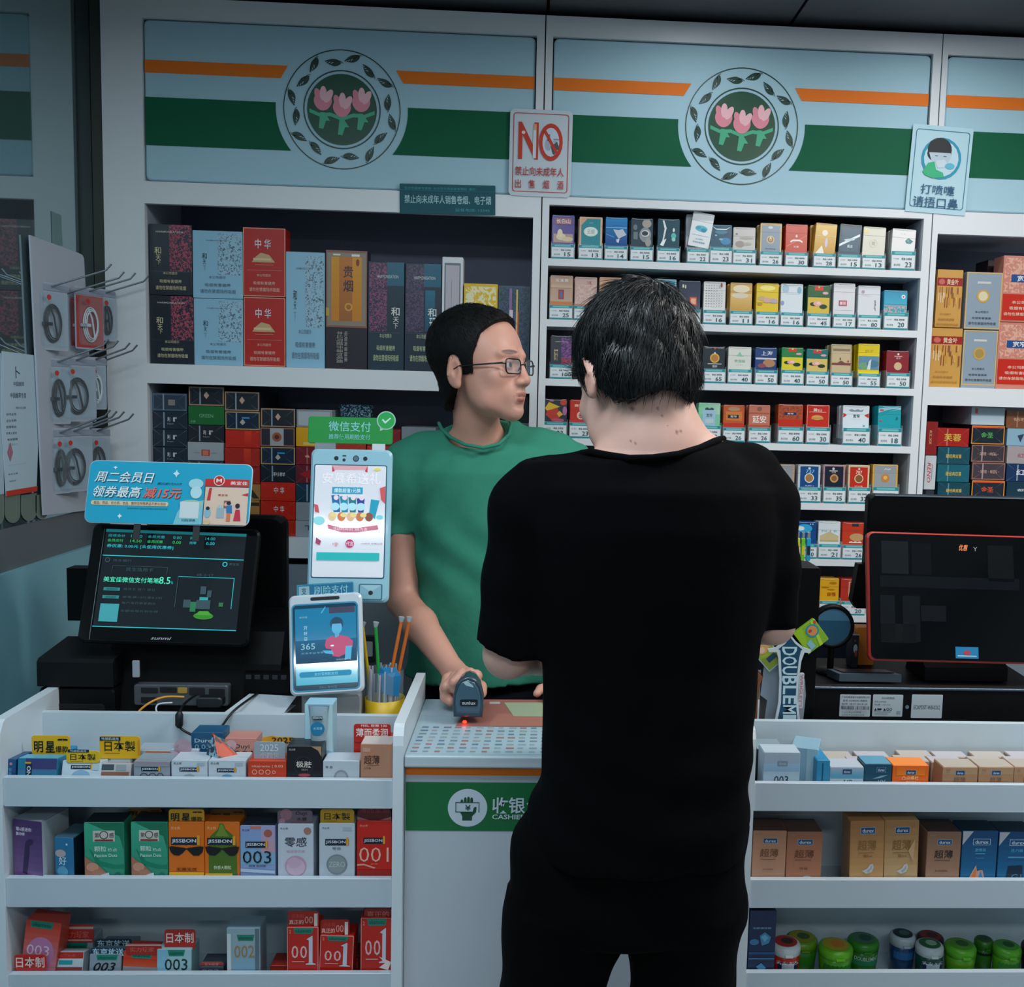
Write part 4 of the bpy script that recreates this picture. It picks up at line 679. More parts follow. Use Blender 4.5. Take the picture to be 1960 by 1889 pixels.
z2 = ZRC+.0005; G2 = 'stacked cartons in the lower part of the right cabinet'
ZRR = [('f', '#c87468', 1)]
TE = lambda: [('f', '#4c8c98', 1), ('t', '硬经典双喜', .25, .42, .75, .66, '#d8b850', .9)]
column(1795.5, 1857, [819, 855, 888.5, 923], [('#a81c14', ZRR+[('t', '芙蓉', .22, .3, .76, .72, '#e0c050', .9)], 'red end with yellow characters'), ('#144c5c', TE(), 'teal end with yellow letters'), ('#146070', TE(), 'teal end with yellow letters'), ('#124452', TE(), 'teal end with yellow letters')], z2, 'second stack of the right cabinet', group=G2)
RB = lambda c: [('b', '#d88c2c', .03), ('r', .03, .04, .97, .12, '#e8502c'), ('r', .05, .14, .95, .86, '#1a2430'), ('t', '金圣', .28, .35, .66, .66, c, 1), ('f', '#8c98a4')]
BR = lambda: [('b', '#9c6c5c', .03), ('f', '#a89498', 1), ('t', '·君·临·', .18, .42, .82, .62, '#c8a494', .5)]
column(1861, 1925, [779, 814, 851, 885, 919], [('#9cacb8', [('r', .1, .06, .18, .35, '#b85450'), ('g', 0, .5, 1, 1, '#a8bcc8', '#c0d0d8')], 'white end with small red mark'), ('#1a2430', RB('#5cb45c'), 'black end with rainbow frame'), ('#3c343c', BR(), 'brown-grey end'), ('#443a42', BR(), 'brown-grey end'), ('#1a2028', RB('#d8542c'), 'black end with orange frame')], z2, 'third stack of the right cabinet', group=G2)
column(1929, 1994, [786, 820, 854, 888, 922], [('#7c4c30', [('f', '#a87c60', 1), ('t', '钻石', .2, .4, .6, .6, '#c8a890', .5)], 'brown end'), ('#8cb4c8', [('p', [(.3, .4), (.5, .3), (.4, .8)], '#3c3c5c')], 'pale blue end'), ('#a89ca0', [('t', '红塔', .3, .4, .8, .65, '#a85c68', .7)], 'pinkish grey end'), ('#12305c', [('f', FL, 1), ('t', '红人', .28, .3, .9, .65, '#e0e8f0', .9)], 'navy end with white script'), ('#0f3448', [('t', '都宝', .3, .4, .8, .56, '#c8ccd0', .5)], 'dark blue end')], z2, 'fourth stack of the right cabinet', group=G2)
def upright(x0, y0, x1, y1, body, art, lbl, zb): item('cigarette_carton', lbl, 'cigarettes', G2, x0, y0, x1, y1, YC+.03, .2, body, art, zb=zb, rough=.3)
zq = PY(1775, 938, YC+.03).z
upright(1772, 938.5, 1788, 952, '#26343c', (), 'dark flat box below the white upright box', z2)
upright(1770, 872, 1791, 938, '#c8ccd0', [('t', 'RENO', .2, .2, .55, .8, '#c03c40', .6, -90, .2), ('r', .62, .25, .68, .7, '#7c8c9c')], 'white box on edge with red lettering, right cabinet', zq+.001)
upright(1773, 807, 1794, 870.5, '#8c1c1c', [('f', '#b86058'), ('t', '红双', .25, .25, .5, .7, '#d8a474', .8, -90)], 'dark red box on edge, right cabinet', PY(1775, 871.5, YC+.03).z+.001)
# ================================================================== goods in the shelf trays
FLz = [LIPS[i][1]+.0125 for i in range(3)]
YT = YF+.0145
JB = lambda u0, v0, u1, v1: [('r', u0, v0, u1, v1, '#10182c'), ('t', 'JISSBON', u0+.02, v0+(v1-v0)*.22, u1-(u1-u0)*.14, v1-(v1-v0)*.2, '#dce6f0', 1), ('r', u1-(u1-u0)*.11, v0-(v1-v0)*.12, u1-(u1-u0)*.01, v1, '#e0a02c'), ('c', u1-(u1-u0)*.06, v0-(v1-v0)*.12, (u1-u0)*.05, '#e0a02c')]
OK = lambda u0, v0, u1, v1: [('p', [(u0, v0), (u1, v0), (u1-.04, v1), (u0+.04, v1)], '#10806c'), ('t', 'okamoto', u0+.06, v0+(v1-v0)*.2, u1-.06, v1-(v1-v0)*.2, '#0a3c34', .8)]
DX = lambda u0, v0, u1, v1: [('r', u0, v0, u1, v1, '#7ca4c0'), ('r', u0+.015, v0+.01, u1-.015, v1-.01, '#16406c'), ('t', 'durex', u0+.05, v0+(v1-v0)*.22, u1-.05, v1-(v1-v0)*.22, '#d0e0ec', .8)]
def tr(tier, lbl, x0, y0, x1, y1, body, art=(), dep=.045, Y=None, grp=None, name='product_box', cat='box', dy=0, **k):
    return item(name, lbl, cat, grp, x0, y0, x1, y1, (Y or YT)+dy, dep, body, art, zb=FLz[tier-1], **k)
GT = ['boxes in the top tray of the left shelf unit', 'boxes in the middle tray of the left shelf unit', 'boxes in the bottom tray of the left shelf unit']
JP = lambda c='#1c1c14': [('t', '日本製', .12, .25, .88, .78, c, .8), ('r', .12, .86, .5, .89, '#8c7420')]
ST = lambda: [('t', '明', .06, .3, .3, .92, '#141410', 2), ('t', '星', .36, .3, .6, .92, '#141410', 2), ('t', '爆款', .62, .55, .95, .9, '#141410', 1), ('r', .68, .18, .8, .26, '#141410'), ('r', .82, .18, .94, .26, '#141410'), ('r', .7, .16, .92, .19, '#141410')]
NVC = '#14243c'
g = GT[0]
tr(1, 'narrow dark blue box at the left end of the top tray', 5, 1455, 27, 1488, '#124c7c', [('c', .6, .25, .14, '#b87c8c'), ('t', '零感', .4, .5, .7, .95, '#5ca0c8', .5, 90)], grp=g, dep=.06, lean=6)
tr(1, 'navy and violet box lying on its side, top tray left', 30, 1454, 106, 1488, '#1c7898', [('r', .2, 0, 1, .6, '#3c3c70'), ('g', .0, .6, 1, 1, '#4c6c98', '#2890b0'), ('r', .2, .25, .36, 1, NVC), ('t', 'ON', .23, .42, .33, .98, '#e0ecf4', .8, -90), ('r', .18, .18, .34, .28, '#d89c2c')], grp=g, dep=.035, lean=8, top='#60b4d0')
tr(1, 'blue box behind with a yellow star card, top tray left', 60, 1442, 128, 1470, '#1c84b4', [('t', '冰火', .1, .05, .4, .3, '#8cd0ec', .5)], grp=g, dy=.055, card=(61, 1408, 134, 1443, '#e0b010', ST(), -.002))
tr(1, 'white tilted box under a small yellow card, top tray left', 113, 1459, 188, 1488, '#c4d8e4', JB(.22, .28, .8, .55)+[('e', .5, 1, .24, .4, '#8cb4d0'), ('r', .78, .1, .96, .6, '#b0c4d0')], grp=g, lean=14, dep=.03, card=(127, 1437, 191, 1460, '#e0b818', JP()+[('r', .05, -.1, .68, .14, NVC), ('t', '敏感肌适用', .12, -.06, .6, .1, '#c8d8e8', .4)], .012))
tr(1, 'white box behind with a large yellow card, top tray', 192, 1447, 250, 1470, '#c8d0d8', [('t', '杰士邦', .06, .2, .34, .36, '#28323c', .3)]+JB(.25, .6, .95, .95), grp=g, dy=.045, card=(191, 1409, 268, 1446, '#e0b010', JP()+[('r', .01, .04, .52, .24, NVC), ('t', '敏感肌适用', .05, .07, .47, .21, '#c8d8e8', .5), ('r', .94, .2, .99, .95, '#d88c18')], -.002))
tr(1, 'small tilted grey carton with copper front, top tray', 178, 1464, 245, 1488, '#b8b4b4', [('r', .06, .08, .5, .55, '#3c4c58'), ('r', .56, .1, .86, .6, '#8c98a0'), ('r', .02, .68, .96, 1, '#8c5c4c')], grp=g, lean=18, dep=.025)
tr(1, 'clear silver grey box with triple rings, top tray', 256, 1457, 325, 1488, '#8c98a4', JB(.2, .35, .75, .62)+[('g', 0, 0, 1, .3, '#a08c94', '#8c98a4'), ('o', .28, .98, .1, .12, '#16202c'), ('o', .52, .98, .1, .12, '#16202c'), ('o', .74, .94, .08, .1, '#16202c')], grp=g, coat=.6)
tr(1, 'stack of silver trays with an orange strip behind clear box', 258, 1437, 326, 1456, '#a0acb8', [('r', .3, .0, 1, .3, '#d86c28'), ('r', 0, .55, 1, .6, '#5c6870'), ('r', 0, .8, 1, .84, '#5c6870')], grp=g, dy=.05)
tr(1, 'white box with grey half disc, top tray, left of orange pouch', 328, 1455, 397, 1489, '#c0ccd6', [('t', '杰士邦', .05, .1, .28, .24, '#28323c', .3), ('r', .72, .12, .94, .3, '#a8b4c0')]+JB(.22, .4, .78, .64)+[('e', .5, 1.0, .18, .22, '#98a0a8')], grp=g)
tr(1, 'white box with blue half disc, in front of orange pouch', 399, 1455, 470, 1489, '#c0ccd6', [('t', '杰士邦', .05, .1, .28, .24, '#28323c', .3), ('r', .72, .12, .94, .3, '#a8b4c0')]+JB(.22, .45, .76, .68)+[('e', .5, 1.0, .16, .2, '#4c98bc')], grp=g)
tr(1, 'dark blue box behind the orange and black pouch', 366, 1402, 426, 1440, '#1c5478', [('t', 'Durex', .1, .3, .8, .5, '#b8d0dc', .7), ('t', '0.03', .1, .6, .6, .85, '#8cb0c4', .7)], grp=g, dy=.06)
b = MB(); p = PY(352, 1428, YT+.05); b.rbox((p.x-.022, YT+.045, FLz[0]), (p.x+.028, YT+.052, p.z-.004), mat('#b8bcc8', .3), r=.003); b.disc(p.x, p.z, .016, YT+.044, mat('#b890a0', .3, trans=.3)); b.disc(p.x-.014, p.z-.014, .007, YT+.043, mat('#c8a0b0', .3)); b.build('bubble_card', None, 'clear card with pink bubbles left of the orange pouch', 'card', loc=(p.x, YT+.05, FLz[0]))
# pyramid pouch
z0 = FLz[0]+.045; tri = [(391, 1436), (411, 1404), (462, 1450)]
b = MB(); P = [PY(x, y, YT+.03) for x, y in ((393, 1448), (408, 1404), (460, 1449))]; bk = (P[0]+P[1]+P[2])/3+Vector((0, .045, .0)); fr = (P[0]+P[2])/2+Vector((.0, -.024, 0)); md = (P[1]+fr)/2
b.add([P[0], fr, P[1], P[2], bk], [(0, 1, 2), (2, 4, 0), (2, 3, 4), (0, 4, 3, 1)], speckle('#1c3c50', '#8cb0c0', 90, .5)); b.add([fr, P[2], P[1]], [(0, 1, 2)], speckle('#14181c', '#c84420', 40, .42)); b.add([P[2]+Vector((0, -.0003, 0)), P[1]+Vector((0, -.0003, 0)), md*.3+P[2]*.7], [(0, 2, 1)], '#d04418')
b.add([P[1]+Vector((-.003, 0, -.002)), P[1]+Vector((.004, 0, -.003)), P[1]+Vector((.001, -.001, .003))], [(0, 1, 2)], '#c84420'); b.build('snack_pouch', None, 'orange, black and blue pyramid shaped pouch on the white boxes', 'pouch', loc=tuple(P[0]))
tr(1, 'pink cardboard box behind the orange pouch, top tray', 430, 1413, 490, 1456, '#c8887c', [('t', 'Ouyi', .3, .25, .8, .5, '#20242c', .6), ('t', '001', .3, .55, .9, .82, '#20242c', .8), ('c', .2, .3, .18, '#d8a8a8')], grp=g, dy=.05)
tr(1, 'orange-red box lying flat with small white icons, top tray', 475, 1456, 548, 1489, '#c83c1c', [('t', 'okamoto | 0.03', .08, .22, .92, .42, '#e8b8a4', .6), ('o', .16, .66, .05, .07, '#e8a890'), ('o', .34, .66, .05, .07, '#e8a890'), ('o', .52, .66, .05, .07, '#e8a890'), ('o', .68, .66, .03, .05, '#e8a890')], grp=g, card=(486, 1420, 546, 1456, '#98a8b4', [('t', '个四包', .2, .56, .8, .9, '#bccad4', .5), ('t', '2025', .2, .12, .78, .5, '#ccd8e0', 1)], .012))
b = MB(); pts = [(500, 1421), (502, 1412), (512, 1410), (520, 1408), (532, 1411), (548, 1411), (562, 1412), (572, 1416), (573, 1423)]; Q = [PY(x, y, YT+.055) for x, y in pts]
b.prism([(p.x, p.z) for p in Q][::-1]+[(Q[0].x, FLz[0]), (Q[-1].x, FLz[0])][:0], YT+.055, YT+.057, '#e0a428'); b.text('2025', Q[3].x, Q[0].z, Q[6].x, Q[4].z, YT+.054, '#202830', 1); b.box((Q[2].x, YT+.0555, FLz[0]), (Q[6].x, YT+.0565, Q[0].z), mat('#a8b4bc', .3)); b.build('display_card', None, 'yellow bubble edged card behind the clear card', 'card', loc=(Q[0].x, YT+.055, FLz[0]))
tr(1, 'black box with a rose ring and white title', 549, 1428, 616, 1490, '#14121a', [('p', [(.7, 0), (1, 0), (1, .32), (.9, .12)], '#b08c6c'), ('o', .48, .6, .27, .28, '#3c3c48'), ('e', .5, .9, .18, .05, '#a83848'), ('t', '极肤', .26, .46, .72, .66, '#dcd4cc', 1), ('t', 'SKIN', .42, .7, .6, .76, '#a8948c', .4), ('t', '杰士邦', .05, .06, .24, .13, '#c8c8cc', .4)], grp=g)
o = tr(1, 'white display box holding an upright blue tube, top tray', 583, 1347, 637, 1470, '#9cc8dc', [('p', [(0, 0), (.1, 0), (.2, .3), (.22, .72), (0, .74)], '#b8e0ec'), ('p', [(1, 0), (.92, 0), (.74, .3), (.7, .72), (1, .74)], '#c0dce4'), ('p', [(.12, .02), (.88, .02), (.72, .3), (.70, .66), (.22, .66), (.24, .3)], '#7c98a8')], grp=g, dy=.04, dep=.04)
b = MB(); a, c = PY(592, 1352, YT+.037), PY(628, 1422, YT+.037); cx = (a.x+c.x)/2; hw = (c.x-a.x)/2
b.rings([[(cx+k_*math.cos(u), YT+.036+d_*math.sin(u), z) for u in [2*math.pi*j/16 for j in range(16)]] for k_, d_, z in ((hw*.78, .008, c.z), (hw*.85, .009, c.z+.02), (hw*.9, .007, (a.z+c.z)/2), (hw, .0012, a.z))], mat('#98b0bc', .3, coat=.4), True, smooth=True)
b.disc(cx, (a.z+c.z)/2-.004, hw*.75, YT+.0265, mat('#1c84b0', .3)); b.rect(cx-hw*.6, a.z-.022, cx+hw*.5, a.z-.015, YT+.0275, mat('#14202c')); b.text('JISSBON', cx-hw*.55, a.z-.0215, cx+hw*.45, a.z-.0155, YT+.0272, '#dce8f0', 1); b.text('水润滑', cx-hw*.45, (a.z+c.z)/2-.006, cx+hw*.5, (a.z+c.z)/2-.001, YT+.0262, '#b8e0f0', .8); b.build('tube', o)
tr(1, 'white box with a silver disc, between black and copper boxes', 618, 1456, 688, 1491, '#bcc8d2', [('t', '零 感', .06, .28, .26, .42, '#38444e', .4), ('e', .5, .92, .2, .42, '#8c949c'), ('e', .5, .95, .15, .34, '#a4acb4')], grp=g)
tr(1, 'tall red box with a red and white slogan card', 677, 1416, 750, 1456, '#c4200e', [], grp=g, dy=.05, card=(677, 1386, 748, 1411, '#b82018', [('t', '薄而柔润', .06, .32, .92, .95, '#f0dcd8', 1), ('t', 'FEEL 极致 100', .2, .02, .9, .22, '#f0dcd8', .6)], -.002))
tr(1, 'copper box with dark characters, right end of the top tray', 690, 1424, 751, 1491, '#b88468', [('r', .06, .1, .3, .22, '#c89c84'), ('t', '超薄', .1, .32, .6, .58, '#4c2c20', .6), ('r', .2, .6, .6, .61, '#6c4434'), ('t', '三只装', .1, .66, .32, .72, '#6c4434', .3)], grp=g, top='#c8c0bc')
g = GT[1]
tr(2, 'purple box with a curved device picture, white side showing', 22, 1570, 84, 1680, '#5c3c78', [('g', 0, 0, 1, 1, '#4a3266', '#7a588c'), ('p', [(.3, .92), (.38, .55), (.42, .38), (.55, .32), (.72, .32), (.70, .40), (.58, .44), (.56, .6), (.46, .95)], '#3a2452'), ('t', '第6感迷你', .1, .12, .66, .19, '#e4dcec', .9), ('t', '震动棒', .1, .21, .42, .27, '#e4dcec', .9)], yaw=-14, dep=.07, side='#a8b4bc', top='#98a4ac', grp=g)
tr(2, 'short blue box with a pale pattern, dark side showing', 104, 1603, 142, 1679, '#2c74a0', [('e', .3, .4, .3, .1, '#b8a8a8'), ('t', '好', .2, .48, .62, .7, '#c8e0ec', .8), ('e', .4, .86, .3, .14, '#5ca0c0'), ('c', .66, .16, .06, '#b8d8e8')], yaw=-8, dep=.06, side='#10202c', top='#4c6c7c', grp=g)
GRN = lambda: [('g', 0, 0, 1, 1, '#3aa888', '#2c8c70'), ('p', [(.1, 0), (.9, .25), (1, .5), (1, 0)], '#147050'), ('p', [(.1, .45), (.4, .7), (.8, .78), (1, .76), (1, .84), (.7, .84), (.3, .76)], '#128060'), ('r', .22, .14, .78, .34, '#c8c4bc'), ('o', .5, .22, .09, .115, '#4c3c38'), ('t', '第', .26, .18, .38, .27, '#4c3c38', .5), ('t', '感', .64, .18, .76, .27, '#4c3c38', .5), ('r', .26, .3, .74, .33, '#8c2c28'), ('t', '颗粒', .25, .42, .56, .52, '#cfe8dc', .6), ('t', '热点', .6, .46, .84, .52, '#cfe8dc', .6), ('t', 'Passion Dots', .25, .56, .84, .62, '#cfe8dc', .5), ('p', [(0, .6), (.1, .66), (.4, .8), (.62, .95), (.64, 1), (0, 1)], '#a87058'), ('e', .2, .8, .16, .08, '#c89078'), ('e', .34, .9, .14, .06, '#b07860'), ('p', [(.42, .94), (.62, .9), (.64, 1), (.4, 1)], '#ccd4d8'), ('o', .84, .96, .05, .08, '#14606c')]
tr(2, 'green box with entwined hands, left one of the pair', 162, 1574, 237, 1680, '#2c9c7c', GRN(), grp=g, yaw=2, top='#20282c')
tr(2, 'green box with entwined hands, right one of the pair', 251, 1573, 321, 1680, '#2c9c7c', GRN(), grp=g, top='#20282c')
tr(2, 'orange box half hidden behind the right green box', 243, 1566, 300, 1680, '#8c4a1c', [], grp=g, dy=.05, card=(243, 1548, 310, 1562, '#8c5c18', ST(), -.002))
SG = [('p', [(.0, .44), (.1, .43), (.45, .46), (.5, .47), (.55, .46), (.9, .43), (1, .44), (.96, .54), (.86, .6), (.7, .6), (.6, .54), (.52, .49), (.48, .49), (.4, .55), (.28, .6), (.14, .59), (.05, .54)], '#0c0c10')]
tr(2, 'orange box with black sunglasses on orange ground', 323, 1573, 391, 1680, '#dc6c10', [('t', '杰士邦', .06, .08, .32, .13, '#f0c890', .4)]+[e for e in JB(.06, .27, .9, .41)]+SG+[('t', '无限无忧', .2, .82, .8, .88, '#28180c', 1), ('r', 0, .9, 1, 1, '#e8b010')], grp=g, card=(323, 1549, 391, 1574, '#d89c18', ST(), .004))
tr(2, 'orange box with black sunglasses over a green shape', 392, 1573, 459, 1680, '#dc6c10', [('p', [(.42, .02), (.54, .02), (.6, .12), (.85, .25), (.92, .4), (.94, 1), (.1, 1), (.1, .4), (.15, .25), (.38, .12)], '#4a6c1c'), ('p', [(.44, .04), (.52, .04), (.58, .14), (.7, .25), (.3, .25), (.4, .14)], '#6c8c2c'), ('t', '杰士邦', .06, .08, .32, .13, '#f0c890', .4)]+JB(.06, .28, .9, .41)+SG+[('t', '快感大颗粒', .25, .78, .76, .85, '#d8e0b8', .8), ('r', 0, .92, .8, 1, '#e8b010')], grp=g, card=(402, 1549, 468, 1574, '#6c4c1c', ST(), .03))
tr(2, 'iridescent blue box with three black digits', 460, 1580, 527, 1680, '#8ca4d0', [('g', 0, 0, 1, .75, '#8ca0d4', '#7cb0d0'), ('g', .6, 0, 1, .5, '#a8a4cc', '#c898a8'), ('r', .28, 0, .6, .06, '#c8786c'), ('c', .8, .14, .12, '#a85c50'), ('t', '杰士邦', .04, .06, .26, .1, '#20283c', .5)]+JB(.14, .3, .8, .42)+[('t', '003', .06, .48, .9, .72, '#10141c', -.2), ('t', '超薄 玻尿酸', .24, .75, .74, .79, '#28303c', .4), ('p', [(0, .82), (1, .86), (1, .92), (0, .88)], '#b8c8e0')], grp=g, top='#3c4450')
tr(2, 'white box with a large pink droplet', 532, 1577, 600, 1680, '#c4cedc', [('t', '杰士邦', .05, .06, .28, .1, '#384450', .3), ('t', '零感', .18, .24, .82, .42, '#30343c', .6), ('t', '玻尿酸润滑', .24, .48, .76, .53, '#c8a0b0', .3), ('c', .84, .12, .11, '#a87868'), ('c', .5, .78, .31, '#c898b4'), ('e', .5, .80, .27, .16, '#d4b8cc'), ('e', .46, .72, .2, .1, '#ccacc4')], grp=g, card=(531, 1551, 598, 1577, '#7c6878', [('c', .25, .3, .17, '#b07888'), ('c', .13, .8, .09, '#b890a0'), ('t', 'Ouyi', .52, .08, .84, .4, '#181820', .7), ('t', '水感', .55, .5, .84, .76, '#181820', .7), ('r', .4, .88, .95, .96, '#a84c5c')], .004))
tr(2, 'white box with a grey metallic disc', 611, 1576, 679, 1680, '#c0ccd6', [('t', '杰士邦', .07, .06, .28, .1, '#384450', .3), ('r', .66, .06, .92, .13, '#acb8c4')]+JB(.16, .28, .84, .4)+[('t', '零感', .36, .43, .62, .48, '#5c6870', .4), ('c', .5, .75, .3, '#7c888c'), ('c', .5, .75, .26, '#8c989c'), ('t', 'ZERO', .27, .7, .74, .8, '#b8c4c8', 0)], grp=g, card=(613, 1549, 678, 1575, '#d09c14', JP(), .004))
tr(2, 'red box with thin white digits, right end of middle tray', 683, 1571, 750, 1680, '#c81c0c', [('t', '杰士邦', .07, .06, .3, .1, '#e8a898', .3)]+JB(.18, .29, .82, .4)+[('t', '001', .06, .46, .92, .72, '#f4b4a4', -.6), ('p', [(0, .76), (.2, .75), (.55, .82), (.5, .84), (.2, .78), (0, .79)], '#f0988c'), ('g', 0, .86, 1, 1, '#a8140c', '#981410'), ('t', '超薄', .4, .74, .6, .77, '#e87860', .2)], grp=g, card=(684, 1549, 749, 1572, '#5c141c', [('t', '薄而柔润', .06, -.2, .94, .3, '#98343c', .6), ('p', [(0, .6), (.5, 1), (1, .6), (1, .9), (.5, 1.1), (0, .9)], '#b86c70')], .004))
g = GT[2]
tr(3, 'leaning coral pink box at the left end, bottom tray', 32, 1762, 99, 1862, '#c84a3c', [('g', 0, 0, 1, 1, '#c43c24', '#c8849c'), ('e', .5, .6, .4, .3, '#b878a4')]+OK(.12, 0, .8, .13)+[('t', '003', .1, .46, .76, .66, '#e0c0d0', .3)], grp=g, roll=8, dep=.04, dy=.006, card=(28, 1827, 88, 1858, '#bc2014', [('t', '日本制', .05, .14, .95, .8, '#ecd4d0', 1.2)], -.009))
tr(3, 'grey white box behind with a red wavy card, bottom tray', 114, 1799, 178, 1862, '#98a4ac', OK(.16, .06, .86, .32), grp=g, dy=.05, card=(113, 1770, 179, 1803, '#ac2018', [('t', '实力玩家', .14, .36, .86, .76, '#d8604c', 1), ('r', 0, .1, 1, .24, '#c8a49c'), ('r', .05, .84, .95, .93, '#c8a49c')], -.002))
tr(3, 'flat white and red box lying in front, bottom tray left', 86, 1829, 153, 1862, '#c0ccd4', [('p', [(.05, 0), (1, 0), (1, .35), (0, .35)], '#ac2018'), ('t', '实力玩家', .3, .08, .78, .28, '#c84c3c', .9), ('r', .3, .45, .7, .68, '#1c98a0'), ('r', .0, .82, 1, 1, '#8c3c3c')], grp=g, lean=15, dep=.025)
tr(3, 'dark silver box with slanted digits, bottom tray', 168, 1830, 229, 1862, '#8c98a4', OK(.2, .04, .9, .35)+[('t', '003', .12, .48, .84, 1, '#101820', 1.3, 0, .3)], grp=g, lean=8, card=(174, 1813, 240, 1831, '#14384c', [('t', '东京放送', .05, .1, .95, .9, '#bcdce8', 1.2)], .01))
tr(3, 'hidden silver box with a blue slogan card, bottom tray', 186, 1815, 252, 1862, '#6c7c88', [], grp=g, dy=.05, card=(183, 1797, 252, 1815, '#14384c', [('t', '东京放送', .05, .1, .95, .9, '#bcdce8', 1.2)], -.002))
tr(3, 'orange-red tilted box with a grey base, bottom tray', 230, 1824, 297, 1862, '#c83818', OK(.2, .0, .84, .34)+[('r', 0, .76, 1, 1, '#94949c'), ('g', 0, .38, 1, .76, '#c83418', '#d05028')], grp=g, lean=6, roll=3, card=(241, 1806, 309, 1828, '#a42018', [('t', '实力玩家', .12, .3, .8, .72, '#d8604c', 1), ('r', 0, .06, 1, .18, '#c8a49c')], .006))
tr(3, 'pale aqua box with black digits under a red card', 299, 1819, 365, 1862, '#9cc4c8', [('g', 0, 0, .3, 1, '#7cb8d0', '#8cc0d8')]+OK(.3, .02, .82, .3)+[('t', '003', .22, .42, .9, .92, '#14202c', .3)], grp=g, lean=4, card=(315, 1779, 374, 1811, '#b42418', [('t', '日本制', .06, .18, .94, .8, '#ecd4d0', 1.2)], .012))
tr(3, 'low dark box with a thin red strip, bottom tray middle', 381, 1850, 428, 1862, '#2c3440', [('t', '003', .1, .4, .8, .95, '#8c98a4', .6)], grp=g, card=(383, 1841, 428, 1851, '#a43c34', [('t', '实力玩家', .2, .2, .8, .8, '#d89c90', .6)], .004))
tr(3, 'clear silver box with tan digits, bottom tray middle', 434, 1776, 498, 1862, '#8ca8b4', [('g', .18, .1, .95, 1, '#98acb4', '#7ca8c0'), ('r', 0, .12, .12, 1, '#ccd4d8')]+OK(.3, .14, .84, .28)+[('t', '002', .22, .38, .84, .66, '#a07c4c', .1), ('r', .86, 0, .98, 1, '#5c707c')], grp=g, coat=.8)
OO = lambda: [('b', '#e0b0a4', .015), ('t', '2', .06, .06, .12, .13, '#e89c8c', .4)]+OK(.2, .01, .84, .14)+[('t', '0', .14, .4, .36, .68, '#e8b4b4', .6), ('t', '0', .42, .4, .64, .68, '#e8b4b4', .6), ('p', [(.62, .26), (.80, .18), (.82, .18), (.82, .78), (.92, .80), (.92, .82), (.60, .82), (.60, .80), (.70, .78), (.70, .28)], '#c8ccdc'), ('r', .16, .74, .56, .76, '#e0a090')]
OC = [('t', '日本制', .14, .16, .5, .4, '#d8503c', .5), ('t', '真正的', .04, .5, .5, .78, '#f0c8bc', .9), ('t', '00', .54, .3, .8, .72, '#e0a098', .4), ('p', [(.6, 1), (.95, .65), (.98, 1)], '#181418'), ('t', '1', .84, .12, .95, .92, '#ecdcd8', .4)]
tr(3, 'tall red box with a curved card, left of the three', 549, 1774, 610, 1862, '#c01c0c', OO(), grp=g, card=(551, 1744, 611, 1776, '#b4200f', OC, .004))
tr(3, 'red box with a curved card, middle of the three', 609, 1790, 674, 1862, '#c01c0c', OO(), grp=g, roll=2, dy=.002, card=(613, 1760, 669, 1793, '#b4200f', OC, .004))
tr(3, 'tallest red box with white glare painted on its film, right end bottom tray', 690, 1756, 750, 1862, '#c01c0c', OO()+[('p', [(.6, .7), (1, .8), (.9, .95), (.6, .9), (.8, .82)], '#e8d4d0')], grp=g, card=(697, 1738, 750, 1757, '#8c1c14', [('t', '真正的', .1, .3, .9, .9, '#c8685c', .8)], .004))  # pale polygon is glare on the film, put into the print colour
tr(3, 'low red box lying behind, left of the tall red box', 517, 1848, 549, 1862, '#a82c1c', [], grp=g, dy=.03)
tr(3, 'small dark red box between the two right red boxes', 676, 1828, 688, 1862, '#7c1418', [('t', '001', .2, .2, .8, .7, '#c8786c', .4, 90)], grp=g, dy=.04)
# ------------------------------------------------ right unit
GR = ['boxes in the top tray of the right shelf unit', 'boxes in the middle tray of the right shelf unit', 'jars and boxes in the bottom tray of the right shelf unit']
g = GR[0]
tr(1, 'large dark box behind the silver blue box', 1447, 1434, 1500, 1504, '#1c2830', [], grp=g, dy=.05, dep=.06, top='#8ca0ac')
tr(1, 'large pale blue box turned sideways behind the silver one', 1514, 1432, 1562, 1504, '#8cb4c8', [('g', .6, 0, 1, 1, '#a0ccdc', '#b4d8e4')], grp=g, dy=.03, dep=.07, yaw=-20)
tr(1, 'silver blue box with thin digits, left end of right tray', 1461, 1440, 1531, 1501, '#a8c0d0', [('g', 0, .0, 1, .62, '#a8bccc', '#9cb0d0'), ('g', 0, .35, 1, .6, '#9cc0d8', '#8cb4d4'), ('r', 0, .6, 1, 1, '#a8c4d4')]+[('r', .38, .26, .66, .42, '#7c94a8'), ('t', 'durex', .42, .3, .62, .38, '#b8ccd8', .5)]+[('t', '003', .3, .74, .7, 1.0, '#10283c', .6)], grp=g, top='#bcd0dc')
AI = [('g', 0, 0, 1, .6, '#a8b8cc', '#4ca0c0')]+DX(.36, .1, .66, .4)+[('r', 0, .66, 1, 1, '#a8c8d4'), ('t', 'AIR', .36, .72, .7, 1, '#283848', .2)]
tr(1, 'blue box seen edge on beside the white and teal box', 1563, 1455, 1588, 1503, '#2c8cb8', [('r', .4, .1, .5, .9, '#14506c')], grp=g, dep=.07)
tr(1, 'white and teal box with grey to teal fade, right top tray', 1588, 1468, 1653, 1502, '#9cb4c4', AI, grp=g, top='#b8c4d0')
